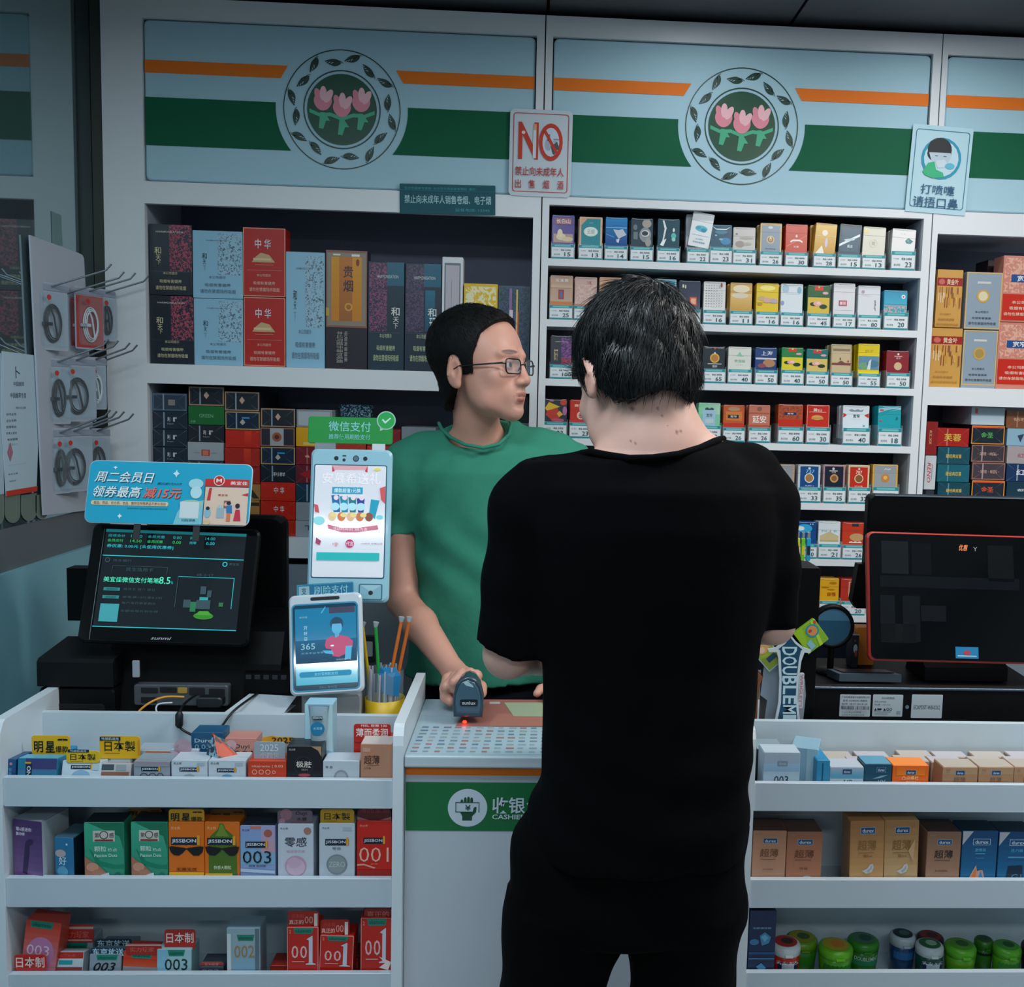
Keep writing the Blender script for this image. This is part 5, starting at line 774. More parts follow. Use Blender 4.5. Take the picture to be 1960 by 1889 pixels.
tr(1, 'dark teal box between the white and the orange one', 1654, 1462, 1706, 1503, '#124c64', DX(.45, .14, .8, .4)+[('p', [(.3, .7), (.6, .55), (.9, .5), (.6, .66)], '#7ca4b4'), ('t', 'XX', .5, .75, .8, 1, '#8cc4d8', .5)], grp=g, top='#5c9cb8')
tr(1, 'bright orange box in the right top tray', 1708, 1465, 1777, 1503, '#e8640c', [('g', .1, 0, .9, .5, '#e86c10', '#f08020')]+DX(.36, .22, .66, .46)+[('t', '凸点螺纹', .26, .52, .74, .72, '#f8c890', .8), ('t', 'feel', .38, .78, .66, .84, '#f8c890', .3)], grp=g, top='#f08c3c')
CP = lambda: DX(.36, .18, .64, .44)+[('t', '超薄', .32, .56, .66, .84, '#7c5c44', .5), ('r', .08, .12, .2, .2, '#9c7c60')]
for i, (x0, x1, n) in enumerate(((1804, 1871, 'left'), (1873, 1940, 'middle'), (1941, 1995, 'right'))):
    tr(1, f'copper box with blue oval badge, {n} of three, right tray', x0, 1468, x1, 1503, '#b08c6c', [('g', 0, .4, 1, 1, '#a8805c', '#9c7454')]+CP(), grp=g, top='#b4aca0')
k = 0
nth = ['leftmost', 'second', 'third', 'fourth', 'fifth', 'rightmost']
for row, (dy, yt, xs2) in enumerate(((.05, 1459, (1563, 1625, 1716, 1782, 1860, 1930)), (.09, 1449, (1570, 1640, 1722, 1790, 1864, 1934)))):
    for i, x in enumerate(xs2):
        w2 = 62
        tr(1, f'beige box, {nth[i]} in the {["first", "second"][row]} row behind, right top tray', x, yt-(2 if i == 2 else 0), x+w2, 1503, ['#b09880', '#a8b4c0'][(i < 2 and row == 0)], [('r', .3, .2, .7, .3, '#8c7460')], grp='beige boxes in rows behind, right top tray', dy=dy, dep=.034, top=['#b8b0a8', '#b8b4bc'][i % 2])
g = GR[1]
def DU(body, ty, extra=(), tc='#7c4a34'): return DX(.3, ty, .74, ty+.115)+[('r', .06, .05, .24, .07, '#a07c5c'), ('t', '超薄', .22, ty+.22, .78, ty+.39, tc, .7), ('r', .24, ty+.43, .7, ty+.44, tc)]+list(extra)
tr(2, 'copper box at the left end, right middle tray', 1440, 1590, 1504, 1684, '#b88464', [('g', 0, 0, 1, 1, '#b4805f', '#c49478')]+DU(0, .14, [('t', 'Invisible', .32, .76, .64, .8, '#8c5c44', .3), ('e', .55, .97, .14, .04, '#b89cb4')]), grp=g, dep=.06, top='#5c4438')
tr(2, 'redder copper box, second in the right middle tray', 1505, 1592, 1573, 1684, '#a86848', [('g', 0, 0, 1, 1, '#a0664a', '#b87c5c')]+DU(0, .15, [('t', '玲珑', .38, .74, .62, .79, '#6c3c28', .4), ('e', .6, .95, .12, .04, '#b8c4cc')], '#6c3c28'), grp=g, dep=.06, top='#5c4438')
FE = [('t', '隐feel', .4, .56, .66, .61, '#8c6434', .3), ('p', [(.36, .84), (.52, .8), (.6, .73), (.68, .72), (.72, .78), (.66, .86), (.5, .89)], '#c8cccc'), ('p', [(.5, .84), (.6, .8), (.66, .74), (.66, .8), (.56, .87)], '#a8b0b4')]+DX(.42, .96, .66, 1.0)
tr(2, 'tall gold box with a white feather, left of the pair', 1629, 1571, 1694, 1685, '#c08c54', [('g', 0, 0, 1, 1, '#a87444', '#cc9c64')]+DU(0, .1, FE, '#8c6434'), grp=g, roll=-1.5, dep=.05)
tr(2, 'tall gold box with a white feather, right of the pair', 1695, 1570, 1760, 1685, '#c49c64', [('g', 0, 0, 1, 1, '#a87848', '#d0ac7c')]+DU(0, .1, FE+[('p', [(.7, .5), (.9, .3), (.86, .7)], '#c8a478')], '#8c6434'), grp=g, roll=-1.5, dep=.05, dy=.002)
tr(2, 'dull copper box between gold and blue boxes', 1773, 1592, 1838, 1685, '#98705a', [('g', 0, 0, 1, 1, '#8c6850', '#a88068')]+DU(0, .15, [('t', 'Invisible', .28, .78, .64, .82, '#5c3c30', .3), ('e', .6, .97, .12, .04, '#7c9cc4')], '#2c2020'), grp=g, dep=.06, top='#4c3830')
BL = lambda ex: [('g', 0, 0, 1, 1, '#0c4878', '#106c9c'), ('p', [(0, 0), (.3, 0), (0, .28)], '#b8bcc4'), ('r', .3, .15, .8, .28, '#b0ccdc'), ('r', .315, .16, .785, .27, '#0e4c7c'), ('t', 'durex', .36, .18, .74, .25, '#dce8f0', .8)]+ex
tr(2, 'deep blue box with an orange flame', 1840, 1590, 1908, 1686, '#0e4c7c', BL([('t', '激情装', .36, .34, .68, .41, '#50b0d8', .7), ('r', .38, .44, .66, .46, '#50a0c8'), ('t', 'Together', .4, .52, .64, .56, '#50a0c8', .2), ('p', [(.2, 1), (.3, .84), (.42, .68), (.46, .8), (.54, .78), (.62, .78), (.7, 1)], '#c89c8c'), ('p', [(.26, 1), (.34, .86), (.42, .74), (.44, .88), (.4, 1)], '#e07828'), ('p', [(.5, .95), (.56, .8), (.64, .94), (.6, 1)], '#2888b8')]), grp=g, dep=.05, top='#0c2838')
tr(2, 'deep blue box with a dark building, right edge', 1910, 1592, 1978, 1686, '#0e4c7c', BL([('t', '活力装', .34, .34, .7, .41, '#50b0d8', .7), ('r', .28, .5, .8, .53, '#50a0c8'), ('p', [(.24, 1), (.3, .7), (.7, .68), (.74, 1)], '#0a2840'), ('t', 'G17', .4, .86, .9, .98, '#3c88b0', .5)]), grp=g, dep=.05, top='#0c2838')
g = GR[2]
tr(3, 'navy box with ice cube print at the bottom tray left', 1433, 1743, 1484, 1862, '#0c2850', [('t', '无糖薄荷糖', .12, .26, .84, .29, '#7cb4d8', .7), ('p', [(.4, .4), (.6, .34), (.84, .42), (.76, .52), (.5, .56)], '#3c8cb8'), ('p', [(.46, .42), (.6, .38), (.74, .43), (.6, .5)], '#6cb4d4'), ('e', .2, .5, .18, .05, '#3878a8'), ('r', 0, .66, 1, .7, '#1c4c80'), ('r', .0, .76, 1, .78, '#3c7ca0'), ('p', [(.3, .9), (.5, .84), (.7, .92), (.5, .98)], '#3c8cb8')], grp=g, dep=.05, top='#141c28')
def jar(x0, y0, x1, y1, body, lid, lbl, deco=None, dy=0.0, lidtop=None, txt=None, txtc='#dce8e0'):
    Y = YT+.034+dy; xc = (x0+x1)/2; a, c = PY(x0, (y0+y1)/2, Y), PY(x1, (y0+y1)/2, Y); X = (a.x+c.x)/2; R_ = (c.x-a.x)/2; z0 = FLz[2]; h = PY(xc, y0+6, Y).z-z0
    t = thing('gum_jar', lbl, 'jar', (X, Y, z0), g)
    b = MB(); b.lathe([(R_*.8, 0), (R_*.86, .002), (R_*.9, h*.35), (R_*.97, h*.70), (R_*.9, h*.74)], (X, Y, z0), mat(body, .28, coat=.3), 24)
    b.build('jar_body', t)
    b = MB(); b.lathe([(R_*.92, h*.74), (R_, h*.76), (R_, h*.92), (R_*.93, h*.97), (R_*.8, h)], (X, Y, z0), mat(lid, .35), 24)
    b.box((X-R_*.25, Y-R_-.003, z0+h*.78), (X+R_*.25, Y-R_+.001, z0+h*.83), mat(lid, .4)); 
    if lidtop:
        b.lathe([(R_*.76, h+.0003), (R_*.6, h+.0008), (R_*.02, h+.0009)], (X, Y, z0), mat(lidtop[0], .4), 24); b.lathe([(R_*.4, h+.0011), (R_*.02, h+.0012)], (X+R_*.1, Y, z0), mat(lidtop[1], .4), 14)
    b.build('lid', t)
    if deco:
        b = MB(); n = 14
        for (v0, v1, am, col, yy) in deco:
            R2 = [[(X+(R_*.93+yy)*math.sin(u), Y-(R_*.93+yy)*math.cos(u), z0+h*(.40+.52*v)) for u in [math.radians(-am+2*am*j/n) for j in range(n+1)]] for v in (v0, v1)]
            b.rings(R2, mat(col, .35), cap=False, close=False)
        if txt:
            vs, fs, ext = text2d(txt, 1); out = []
            for p_ in vs:
                u = math.radians(-50+100*p_[0]); out.append((X+(R_*.93+.0012)*math.sin(u), Y-(R_*.93+.0012)*math.cos(u), z0+h*(.56+.10*p_[1])))
            b.add(out, fs, mat(txtc, .4))
        b.build('wrap_label', t)
    return t
jar(1503, 1786, 1563, 1860, '#2c7c1c', '#5c8c14', 'green jar with a yellow topped lid behind the red jar', dy=.03, lidtop=('#8c8c18', '#3c5c20'))
jar(1474, 1795, 1531, 1860, '#c02c18', '#ccd4d8', 'red jar with a white lid, bottom tray', [(.06, .5, 42, '#16305c', .0006), (.1, .4, 25, '#c8d4dc', .0009)], lidtop=('#b82c24', '#3c2c2c'), txt='益达', txtc='#e8e8ec')
jar(1566, 1801, 1631, 1860, '#4c9c10', '#5cac14', 'bright green jar with an orange patterned lid', [(.1, .52, 60, '#2c7c20', .0006)], dy=.0, lidtop=('#a89c1c', '#c87c18'))
jar(1622, 1789, 1680, 1860, '#2c7c1c', '#2c7c18', 'darker green jar with dark lettering band', [(.42, .6, 75, '#12201c', .0006), (.04, .34, 60, '#2c8c64', .0006)], dy=.022, lidtop=('#3c6c4c', '#1c4c3c'), txt='DOUBLEMINT', txtc='#c8d8d0')
jar(1702, 1780, 1750, 1860, '#16406c', '#a8b4bc', 'blue jar with a grey white lid and dark top', [(.1, .5, 60, '#2c6ca4', .0006)], dy=.03, lidtop=('#142c30', '#3c5c58'))
jar(1752, 1799, 1804, 1860, '#10443c', '#b0bcc0', 'dark green jar with a pale lid in front', [(.1, .44, 50, '#16305c', .0006), (.14, .38, 30, '#c0d0dc', .0009)], lidtop=('#1c5c34', '#8cac90'), txt='益达', txtc='#dce8ec')
jar(1754, 1784, 1804, 1860, '#401418', '#2c1418', 'dark jar with a maroon top at the back', None, dy=.055, lidtop=('#7c1c20', '#3c1418'))
jar(1808, 1800, 1866, 1860, '#4c9c10', '#4c9c14', 'green jar with a yellowish band, fourth green one', [(.34, .56, 70, '#7c9c1c', .0006)], lidtop=('#4c8c1c', '#2c5c24'))
jar(1864, 1790, 1899, 1860, '#2c6c1c', '#2c6c18', 'narrow dark green jar wedged between two green jars', [(.4, .56, 70, '#12201c', .0006)], dy=.025, lidtop=('#2c4c24', '#1c3c1c'))
jar(1900, 1802, 1952, 1860, '#4c9c10', '#4c9c18', 'last bright green jar near the right edge', [(.1, .5, 60, '#3c8c38', .0006)], lidtop=('#3c8c2c', '#1c4c20'))
jar(1955, 1800, 2005, 1860, '#181414', '#1c1818', 'black jar with a red band at the right edge', [(.1, .4, 60, '#a82018', .0006)], lidtop=('#2c1818', '#8c1c18'))
# ================================================================== devices on the desks
def frame3(bl, br, tl, Y0, Y1):
    P0, P1, P3 = PY(*bl, Y0), PY(*br, Y0), PY(*tl, Y1)
    ux = (P1-P0); w_ = ux.length; ux.normalize(); uz = (P3-P0); uz = uz-ux*uz.dot(ux); h = uz.length; uz.normalize(); uy = uz.cross(ux)
    return Matrix(((ux.x, uy.x, uz.x, P0.x), (ux.y, uy.y, uz.y, P0.y), (ux.z, uy.z, uz.z, P0.z), (0, 0, 0, 1))), w_, h
BLK = mat('#040506', .4, spec=.15); BLK2 = mat('#08090b', .5, spec=.15); GLS = mat('#040506', .06, coat=.5, spec=.2)
def base_z(o): return o
# ---- left register: slanted customer display in front, seller display behind
t = thing('cash_register', 'black till with slanted customer display at the left desk', 'register', (PY(310, 1300, 2.06).x, 2.12, DZ)); REG = t
M1, w1, h1 = frame3((146, 1228), (474, 1238), (166, 1000), 2.015, 2.095)
b = MB(M1); b.rbox((0, 0, 0), (w1, .022, h1), BLK, r=.012); b.rbox((.003, -.0012, .004), (w1-.003, .0, h1-.004), GLS, r=.011); b.build('customer_display', t); CD = t.children[0] if t.children else None
TEAL, TEAL2 = mat('#22b0b8', .4, emit=.55), mat('#2cc060', .4, emit=.45); SCR = mat('#10161c', .06, emit=.6, coat=1); SG2 = mat('#2a4048', .4, emit=.5)
b = MB(M1); sx0, sx1, sz0, sz1 = w1*.085, w1*.925, h1*.125, h1*.95
b.rect(sx0, sz0, sx1, sz1, -.0016, SCR)
T_ = lambda s, u0, v0, u1, v1, c=TEAL, bo=.4: ('t', s, u0, v0, u1, v1, c, bo)
paint(b, sx0, sz0, sx1, sz1, -.0018, [('r', 0, 0, 1, .03, mat('#1c8088', .4, emit=.4)), T_('应收合计', .02, .05, .14, .08), T_('14.50', .18, .05, .26, .08), T_('会员优惠', .3, .05, .42, .08), T_('0.00', .48, .05, .54, .08), T_('实付', .6, .05, .65, .08), T_('14.00', .71, .05, .78, .08),
  T_('会员应付', .02, .1, .13, .13, TEAL2), T_('14.50', .18, .1, .26, .13, TEAL2), T_('会员优惠', .3, .1, .41, .13, TEAL2), T_('0.00', .48, .1, .54, .13, TEAL2), T_('找零', .6, .1, .65, .13), T_('0.00', .72, .1, .78, .13),
  T_('券优惠: 0.00元 [未使用优惠券]', .02, .155, .49, .195), ('r', 0, .27, 1, .278, TEAL),
  T_('民生银行', .08, .31, .21, .335, SG2), T_('美宜佳', .9, .31, .97, .335, SG2), ('o', .87, .325, .012, .018, TEAL), ('o', .04, .32, .012, .018, SG2),
  ('r', .08, .375, .47, .379, SG2), ('r', .08, .375, .083, .45, SG2), ('r', .467, .375, .47, .45, SG2), T_('民生信用卡', .18, .39, .37, .43, SG2),
  T_('美宜佳微信支付笔笔', .03, .49, .42, .545, mat('#4cd0a8', .4, emit=.5), .8), T_('8.5', .42, .475, .5, .548, mat('#4cd0a8', .4, emit=.5), 1), T_('%', .505, .52, .52, .545),
  ('r', .04, .6, .155, .632, mat('#1c7878', .4, emit=.4)), ('r', .04, .68, .155, .712, mat('#1c7878', .4, emit=.4)), T_('活动时间', .06, .606, .135, .626, '#0c1418'), T_('活动规则', .06, .686, .135, .706, '#0c1418'),
  T_('每周五 周六 周日', .18, .6, .4, .625, SG2, .1), T_('单笔满10元享8.5折', .18, .68, .46, .705, SG2, .1), T_('每户每月限享两次', .18, .74, .42, .765, SG2, .1), T_('名额有限先到先得', .18, .82, .44, .845, SG2, .1),
  ('r', .035, .765, .165, .945, mat('#3c98a0', .4, emit=.3)),
  ('r', .55, .465, .95, .47, TEAL), ('r', .55, .465, .554, .78, SG2), ('r', .946, .465, .95, .78, TEAL), T_('线上订', .68, .43, .8, .455, SG2),
  ('e', .76, .86, .07, .035, mat('#2c7c1c', .4, emit=.4)), ('p', [(.7, .85), (.73, .81), (.79, .81), (.82, .85)], mat('#3c9424', .4, emit=.4)), ('r', .7, .7, .8, .79, SG2), ('r', .66, .72, .7, .82, mat('#1c6c40', .4, emit=.4)), ('r', .61, .7, .66, .78, SG2), ('r', .72, .67, .78, .7, mat('#2c9090', .4, emit=.5)), ('r', .72, .56, .76, .64, SG2), ('r', .77, .6, .8, .67, SG2), ('r', .86, .72, .89, .76, mat('#1c6c40', .4, emit=.3)),
  ('r', 0, .992, 1, 1, TEAL)], st=.00006)
b.rect(-.0+w1*.072, h1*.02, w1*.076, h1*.95, -.0016, mat('#5c6c70', .2)); b.build('screen', CD)
b = MB(M1); b.text('sunmi', w1*.43, h1*.035, w1*.55, h1*.06, -.0018, mat('#a8b0b4', .3), 1, .3); b.build('logo', CD)
M2, w2, h2 = frame3((395, 1300), (552, 1312), (385, 985), 2.20, 2.17)
b = MB(); a = PY(290, 1280, 2.22); c = PY(551, 986, 2.22)
b.rbox((a.x, 2.20, a.z), (c.x, 2.235, c.z), BLK, r=.02); b.build('seller_display', t)
b = MB(); a = PY(146, 1180, 2.2); c = PY(170, 1082, 2.2); b.box((a.x, 2.16, a.z), (c.x+.06, 2.2, c.z), BLK); b.build('display_arm', t)
b = MB(); a = PY(222, 1366, 2.10); c = PY(470, 1236, 2.10)
b.prism([(2.04, DZ+.001), (2.04, DZ+.02), (2.07, c.z-.03), (2.10, c.z+.03), (2.2, c.z+.06), (2.24, c.z+.02), (2.24, DZ+.001)], a.x, PY(545, 1300, 2.1).x, BLK2, axis='x')
b.build('stand_body', t)
b = MB(); a = PY(256, 1350, 2.035); c = PY(436, 1313, 2.035); b.rbox((a.x, 2.036, a.z), (c.x, 2.06, c.z), mat('#4c5358', .4), r=.004)
for (x0, y0, x1, y1, cc) in ((270, 1316, 302, 1326, '#14161a'), (306, 1315, 338, 1325, '#14161a'), (270, 1334, 300, 1345, '#14161a'), (340, 1316, 358, 1327, '#b08c3c'), (362, 1316, 392, 1330, '#1c1c20'), (400, 1318, 430, 1340, '#1c1c20')):
    p, q_ = PY(x0, y1, 2.035), PY(x1, y0, 2.035); b.rbox((p.x, 2.0345, p.z), (q_.x, 2.036, q_.z), mat(cc, .5), r=.002)
b.build('port_panel', t)
b = MB(); p, q_ = PY(254, 1296, 2.03), PY(267, 1264, 2.03); b.rbox((p.x, 2.028, p.z), (q_.x, 2.032, q_.z), mat('#98a4ac', .3), r=.002); b.build('latch', t)
b = MB(); a = PY(468, 1308, 2.05); c = PY(552, 1288, 2.05); b.box((a.x, 2.045, DZ+.001), (c.x+.004, 2.15, c.z), BLK2)
for k in range(5):
    xx = a.x+.004+k*(c.x-a.x)/5; b.rbox((xx, 2.043, c.z-.012), (xx+.011, 2.0455, c.z-.003), mat('#24282e', .5), r=.001)
b.build('side_tray', t)
# promo card above the left display
t = thing('promo_board', 'turquoise promotion board above the left till display', 'sign', tuple(PY(320, 945, 2.08)))
M3, w3, h3 = frame3((160, 1000), (476, 1008), (169, 880), 2.05, 2.085)
b = MB(M3); b.rbox((0, 0, 0), (w3, .003, h3), mat('#b8d4dc', .35), r=.014, seg=5); b.rbox((.0015, -.0008, .0015), (w3-.0015, 0, h3-.0015), mat('#14a4c8', .3), r=.013, seg=5)
L1 = '#e8f4f6'
paint(b, 0, 0, w3, h3, -.0012, [('t', '周二会员日', .046, .190, .407, .365, '#0c5870', .4, 0, .25), ('t', '周二会员日', .04, .175, .401, .35, L1, .9, 0, .25), ('t', '满25减5元X3次', .42, .33, .575, .375, '#0c5870', .6, 0, .3),
  ('t', '领券最高', .046, .425, .339, .605, '#0c5870', .4, 0, .25), ('t', '领券最高', .04, .41, .333, .59, L1, .9, 0, .25), ('t', '减15元', .344, .425, .578, .6, '#0c4c6c', 1.4, 0, .25), ('t', '减15元', .34, .415, .574, .59, '#f0705c', 1.5, 0, .25),
  ('r', .045, .645, .49, .715, '#e0c8a0'), ('e', .045, .68, .012, .035, '#e0c8a0'), ('e', .49, .68, .012, .035, '#e0c8a0'), ('t', '烟品、药品、处方药、饮品、散称及特殊商品不参与活动', .05, .655, .485, .705, '#3c3450', .5), ('t', '活动时间以门店公示为准以实际活动为准', .255, .745, .5, .77, '#0c5870', .4),
  ('p', [(.16, .09), (.165, .105), (.175, .11), (.165, .12), (.16, .145), (.155, .12), (.145, .11), (.155, .105)], L1), ('p', [(.535, .12), (.542, .16), (.555, .185), (.542, .21), (.535, .25), (.528, .21), (.513, .185), (.528, .16)], '#c8ecf4'), ('p', [(.215, .845), (.22, .87), (.23, .885), (.22, .9), (.215, .93), (.21, .9), (.2, .885), (.21, .87)], L1),
  ('p', [(.54, 1), (.56, .8), (.6, .66), (.68, .62), (.715, .6), (.715, .985)], '#7cc4d4'), ('e', .64, .66, .07, .06, '#a0c8a0'), ('e', .66, .34, .045, .08, '#a4d8e4'), ('e', .665, .48, .035, .1, '#b8e0e8'),
  ('r', .575, .63, .69, .89, '#d0dce0'), ('t', '扫码领券', .59, .905, .675, .95, '#203848', .7),
  ('r', .715, .36, .985, .985, '#e0c4b0'), ('r', .715, .35, .72, .985, '#3c3c50'), ('r', .715, .255, .985, .37, '#cc2018'), ('r', .715, .365, .985, .385, '#5c4454'), ('t', '美宜佳', .87, .285, .975, .345, '#f0e4e0', 1), ('c', .8, .28, .034, '#e8d4d0'), ('c', .8, .28, .029, '#c81c18'), ('t', 'M', .783, .25, .817, .31, '#f4e8e4', 1.5),
  ('t', '美宜佳', .8, .495, .86, .53, '#a83828', .4), ('r', .84, .6, .88, .72, '#8c5860'), ('e', .86, .66, .018, .035, '#e8b0a0'), ('r', .8, .72, .845, .88, '#98b0bc'), ('r', .81, .67, .83, .72, '#a8c4d0'),
  ('e', .87, .64, .014, .03, '#202838'), ('p', [(.855, .68), (.89, .67), (.895, .8), (.86, .8)], '#2878b0'), ('r', .862, .8, .885, .93, '#d87850'), ('e', .925, .68, .014, .04, '#2c1c30'), ('p', [(.915, .74), (.94, .74), (.95, .92), (.905, .92)], '#c82c48'), ('p', [(.745, .4), (.76, .4), (.755, .6), (.735, .6)], '#c83028'), ('p', [(.945, .5), (.985, .47), (.985, .52)], '#c83028'), ('e', .745, .8, .02, .08, '#88b8cc'), ('e', .745, .73, .012, .03, '#202838'), ('e', .745, .95, .02, .04, '#d8c090')], st=.00006)
b.build('board', t)
for k_ in (.3, .66): b = MB(M3); b.box((w3*k_, .003, -.03), (w3*(k_+.04), .006, h3*.5), '#202428'); b.build('bracket', t)
# printer at the far left
t = thing('receipt_printer', 'black receipt printer at the left end of the desk', 'printer', (PY(146, 1300, 2.03).x, 2.08, DZ))
a, c = PY(76, 1366, 2.02), PY(217, 1262, 2.02)
b = MB(); b.rbox((a.x, 2.02, DZ+.001), (c.x, 2.15, PY(146, 1316, 2.02).z), mat('#0a0b0e', .45, spec=.2), r=.008, seg=2); b.build('lower_case', t)
z_ = PY(146, 1313, 2.02).z
b = MB(); b.prism([(2.015, z_), (2.015, c.z-.006), (2.022, c.z), (2.15, c.z+.014), (2.15, z_)], a.x-.001, c.x+.001, mat('#0d0f12', .45, spec=.2), axis='x'); b.build('cover', t)
p, q_ = PY(95, 1380, 2.018), PY(200, 1348, 2.018); b = MB(); b.rbox((p.x, 2.0185, max(p.z, DZ+.002)), (q_.x, 2.0195, q_.z), mat('#020203', .6), r=.008); b.build('paper_slot', t)
# cables
def cable(lbl, pts, r, m, extra=None, name='cable'):
    P = [PY(*p) for p in pts]; S_ = []
    for i in range(len(P)-1):
        p0, p1, p2, p3 = P[max(i-1, 0)], P[i], P[i+1], P[min(i+2, len(P)-1)]
        for k in range(6):
            u = k/6; S_.append(.5*((2*p1)+(-p0+p2)*u+(2*p0-5*p1+4*p2-p3)*u*u+(-p0+3*p1-3*p2+p3)*u**3))
    S_.append(P[-1]); b = MB(); b.tube(S_, r, m, 8); o = b.build(name, None, lbl, 'cable', loc=tuple(P[0])); return o
cable('yellow network cable at the ports of the left till', [(352, 1334, 2.02), (315, 1334, 2.0), (285, 1346, 1.985), (262, 1366, 1.975), (255, 1385, 1.97)], .0022, mat('#d8962c', .4))
cable('white looped cable below the ports of the left till', [(330, 1345, 2.0), (303, 1348, 1.99), (300, 1362, 1.98), (318, 1372, 1.975), (380, 1366, 1.98), (470, 1372, 1.98)], .0017, mat('#b8c4cc', .4))
o = cable('black cable with thick plug hanging over the left back board', [(375, 1330, 2.03), (356, 1344, 1.99), (345, 1360, 1.955), (343, 1380, 1.94), (346, 1394, 1.937), (372, 1408, 1.93), (400, 1412, 1.925), (424, 1390, 1.935), (448, 1360, 1.955), (494, 1326, 2.04)], .0024, mat('#0c0e11', .4))
b = MB(); b.tube([PY(344, 1362, 1.937), PY(343, 1368, 1.936), PY(343, 1388, 1.935), PY(344, 1393, 1.935)], [.004, .0072, .0072, .004], mat('#111418', .45), 10); b.build('plug', o)
b = MB(); b.rbox((PY(365, 1, 2.0).x-.0, 1.985, PY(365, 1348, 2.0).z-.002), (PY(418, 1, 2.0).x+.35*0, 2.01, PY(365, 1331, 2.0).z), mat('#14171b', .4), r=.006); b.build('adapter', o)
# white papers lying at the back board
b = MB(); q0, q1 = PY(460, 1369, 1.975), PY(560, 1352, 2.05); b.add([(q0.x-.03, 1.972, DZ+.074), (q1.x, 1.972, DZ+.072), (q1.x+.01, 2.04, DZ+.088), (q0.x, 2.04, DZ+.092)], [(0, 1, 2, 3)], '#b8c4cc'); b.add([(q0.x-.03, 1.972, DZ+.0705), (q1.x, 1.972, DZ+.0705), (q1.x+.01, 2.04, DZ+.0705), (q0.x, 2.04, DZ+.0705)], [(3, 2, 1, 0)], '#98a4ac')
b.box((q0.x, 1.98, DZ+.001), (q1.x, 2.035, DZ+.070), mat('#3c444c', .5)); b.build('paper_stack', None, 'white papers lying on a dark box between till and tablet', 'paper', loc=(q0.x, 1.98, DZ))
# ---- big payment kiosk
t = thing('payment_kiosk', 'tall light blue payment kiosk with a bright screen and green sign', 'kiosk', (PY(664, 1100, 2.12).x, 2.14, DZ))
M4, w4, h4 = frame3((586, 1152), (743, 1154), (586, 858), 2.075, 2.128)
b = MB(M4); b.rbox((0, 0, 0), (w4, .018, h4), mat('#9cccdc', .3, coat=.3), r=.012, seg=5); b.build('body', t); KB = t.children[-1]
b = MB(M4); u_ = lambda px: (px-586)/157*w4; v_ = lambda py: (1153-py)/295*h4
b.rbox((u_(593), -.0008, v_(1107)), (u_(734), 0, v_(888)), mat('#2c5c74', .4), r=.004); 
WS = mat('#d8dce4', .05, emit=.3, coat=1)
b.rbox((u_(595), -.0014, v_(1105)), (u_(732), -.0006, v_(890)), WS, r=.003)
E = lambda h: mat(h, .3, emit=.28)
paint(b, u_(595), v_(1105), u_(732), v_(890), -.0017, [('r', .24, 0, .74, .04, E('#d8a0a8')), ('p', [(.24, 0), (.28, .05), (.24, .06)], E('#c8384c')), ('p', [(.74, 0), (.7, .05), (.74, .06)], E('#c8384c')), ('t', '安慕希送礼', .1, .06, .92, .17, E('#d8c4d0'), 1.4), ('t', '安慕希送礼', .105, .064, .925, .167, E('#e8e8ee'), 1),
  ('r', .25, .195, .68, .255, E('#2898b8')), ('t', '爆款超值1元换', .28, .205, .65, .245, E('#d8ecf4'), .8)] +
  [('p', [(.24+.12*i, .27+.008*i), (.35+.12*i, .265+.01*i), (.37+.11*i, .42), (.28+.115*i, .42)], E(c)) for i, c in enumerate(('#1868a0', '#0c88a8', '#107880', '#2c3c98'))] + [('p', [(.8, .3), (.92, .31), (.86, .48), (.78, .42)], E('#1c98b8'))] +
  [('c', .31+.12*i, .29, .035, E('#e8d4dc')) for i in range(4)] + [('e', .3+.12*i, .37, .06, .035, E('#b0e0ec')) for i in range(4)] +
  [('e', .26+.13*i, .46, .055, .04, E(c)) for i, c in enumerate(('#e8c8a0', '#d8784c', '#e8b890', '#c87850', '#8c5040'))] + [('e', .28+.14*i, .445, .045, .02, E('#e8d888')) for i in range(4)] +
  [('p', [(.2, .53), (.4, .56), (.6, .56), (.9, .53), (.92, .57), (.6, .6), (.4, .6), (.21, .57)], E('#d07890')), ('t', '活动时间以门店为准', .28, .555, .76, .585, E('#f0dce4'), .4), ('p', [(.92, .2), (1, .18), (1, .34), (.94, .3)], E('#c85058')), ('p', [(0, .35), (.06, .36), (.08, .43), (.02, .42)], E('#c85058')), ('e', .93, .46, .05, .02, E('#80d0d8')), ('e', .08, .5, .08, .04, E('#90d8e0')), ('c', .52, .70, .06, E('#b83868')), ('t', '代言', .47, .68, .57, .72, E('#f0dce8'), .8), ('p', [(.05, .65), (.12, .68), (.1, .72), (.04, .7)], E('#a03c68')), ('t', 'CHINA 实物以店', .68, .69, .98, .705, E('#8c6c88'), .2), ('t', '* 领*', .28, .69, .36, .73, E('#c85058'), .5), ('e', .88, .03, .05, .012, E('#e8d060')),
  ('r', .06, .78, .94, .85, E('#18b0b0'))], st=.00005)
b.build('screen', KB)
b = MB(M4)
for px, r in ((635, 4.2), (650, 3), (673, 6), (691, 4.2)): b.disc(u_(px), v_(876 if px != 650 else 879), r/157*w4, -.0006, mat('#1c2c38', .2), 16)
b.disc(u_(673), v_(876), 4.6/157*w4, -.0009, mat('#5c7488', .2), 16); b.rect(u_(647), v_(872), u_(654), v_(870), -.0009, mat('#1c2c38')); b.build('camera_array', KB)
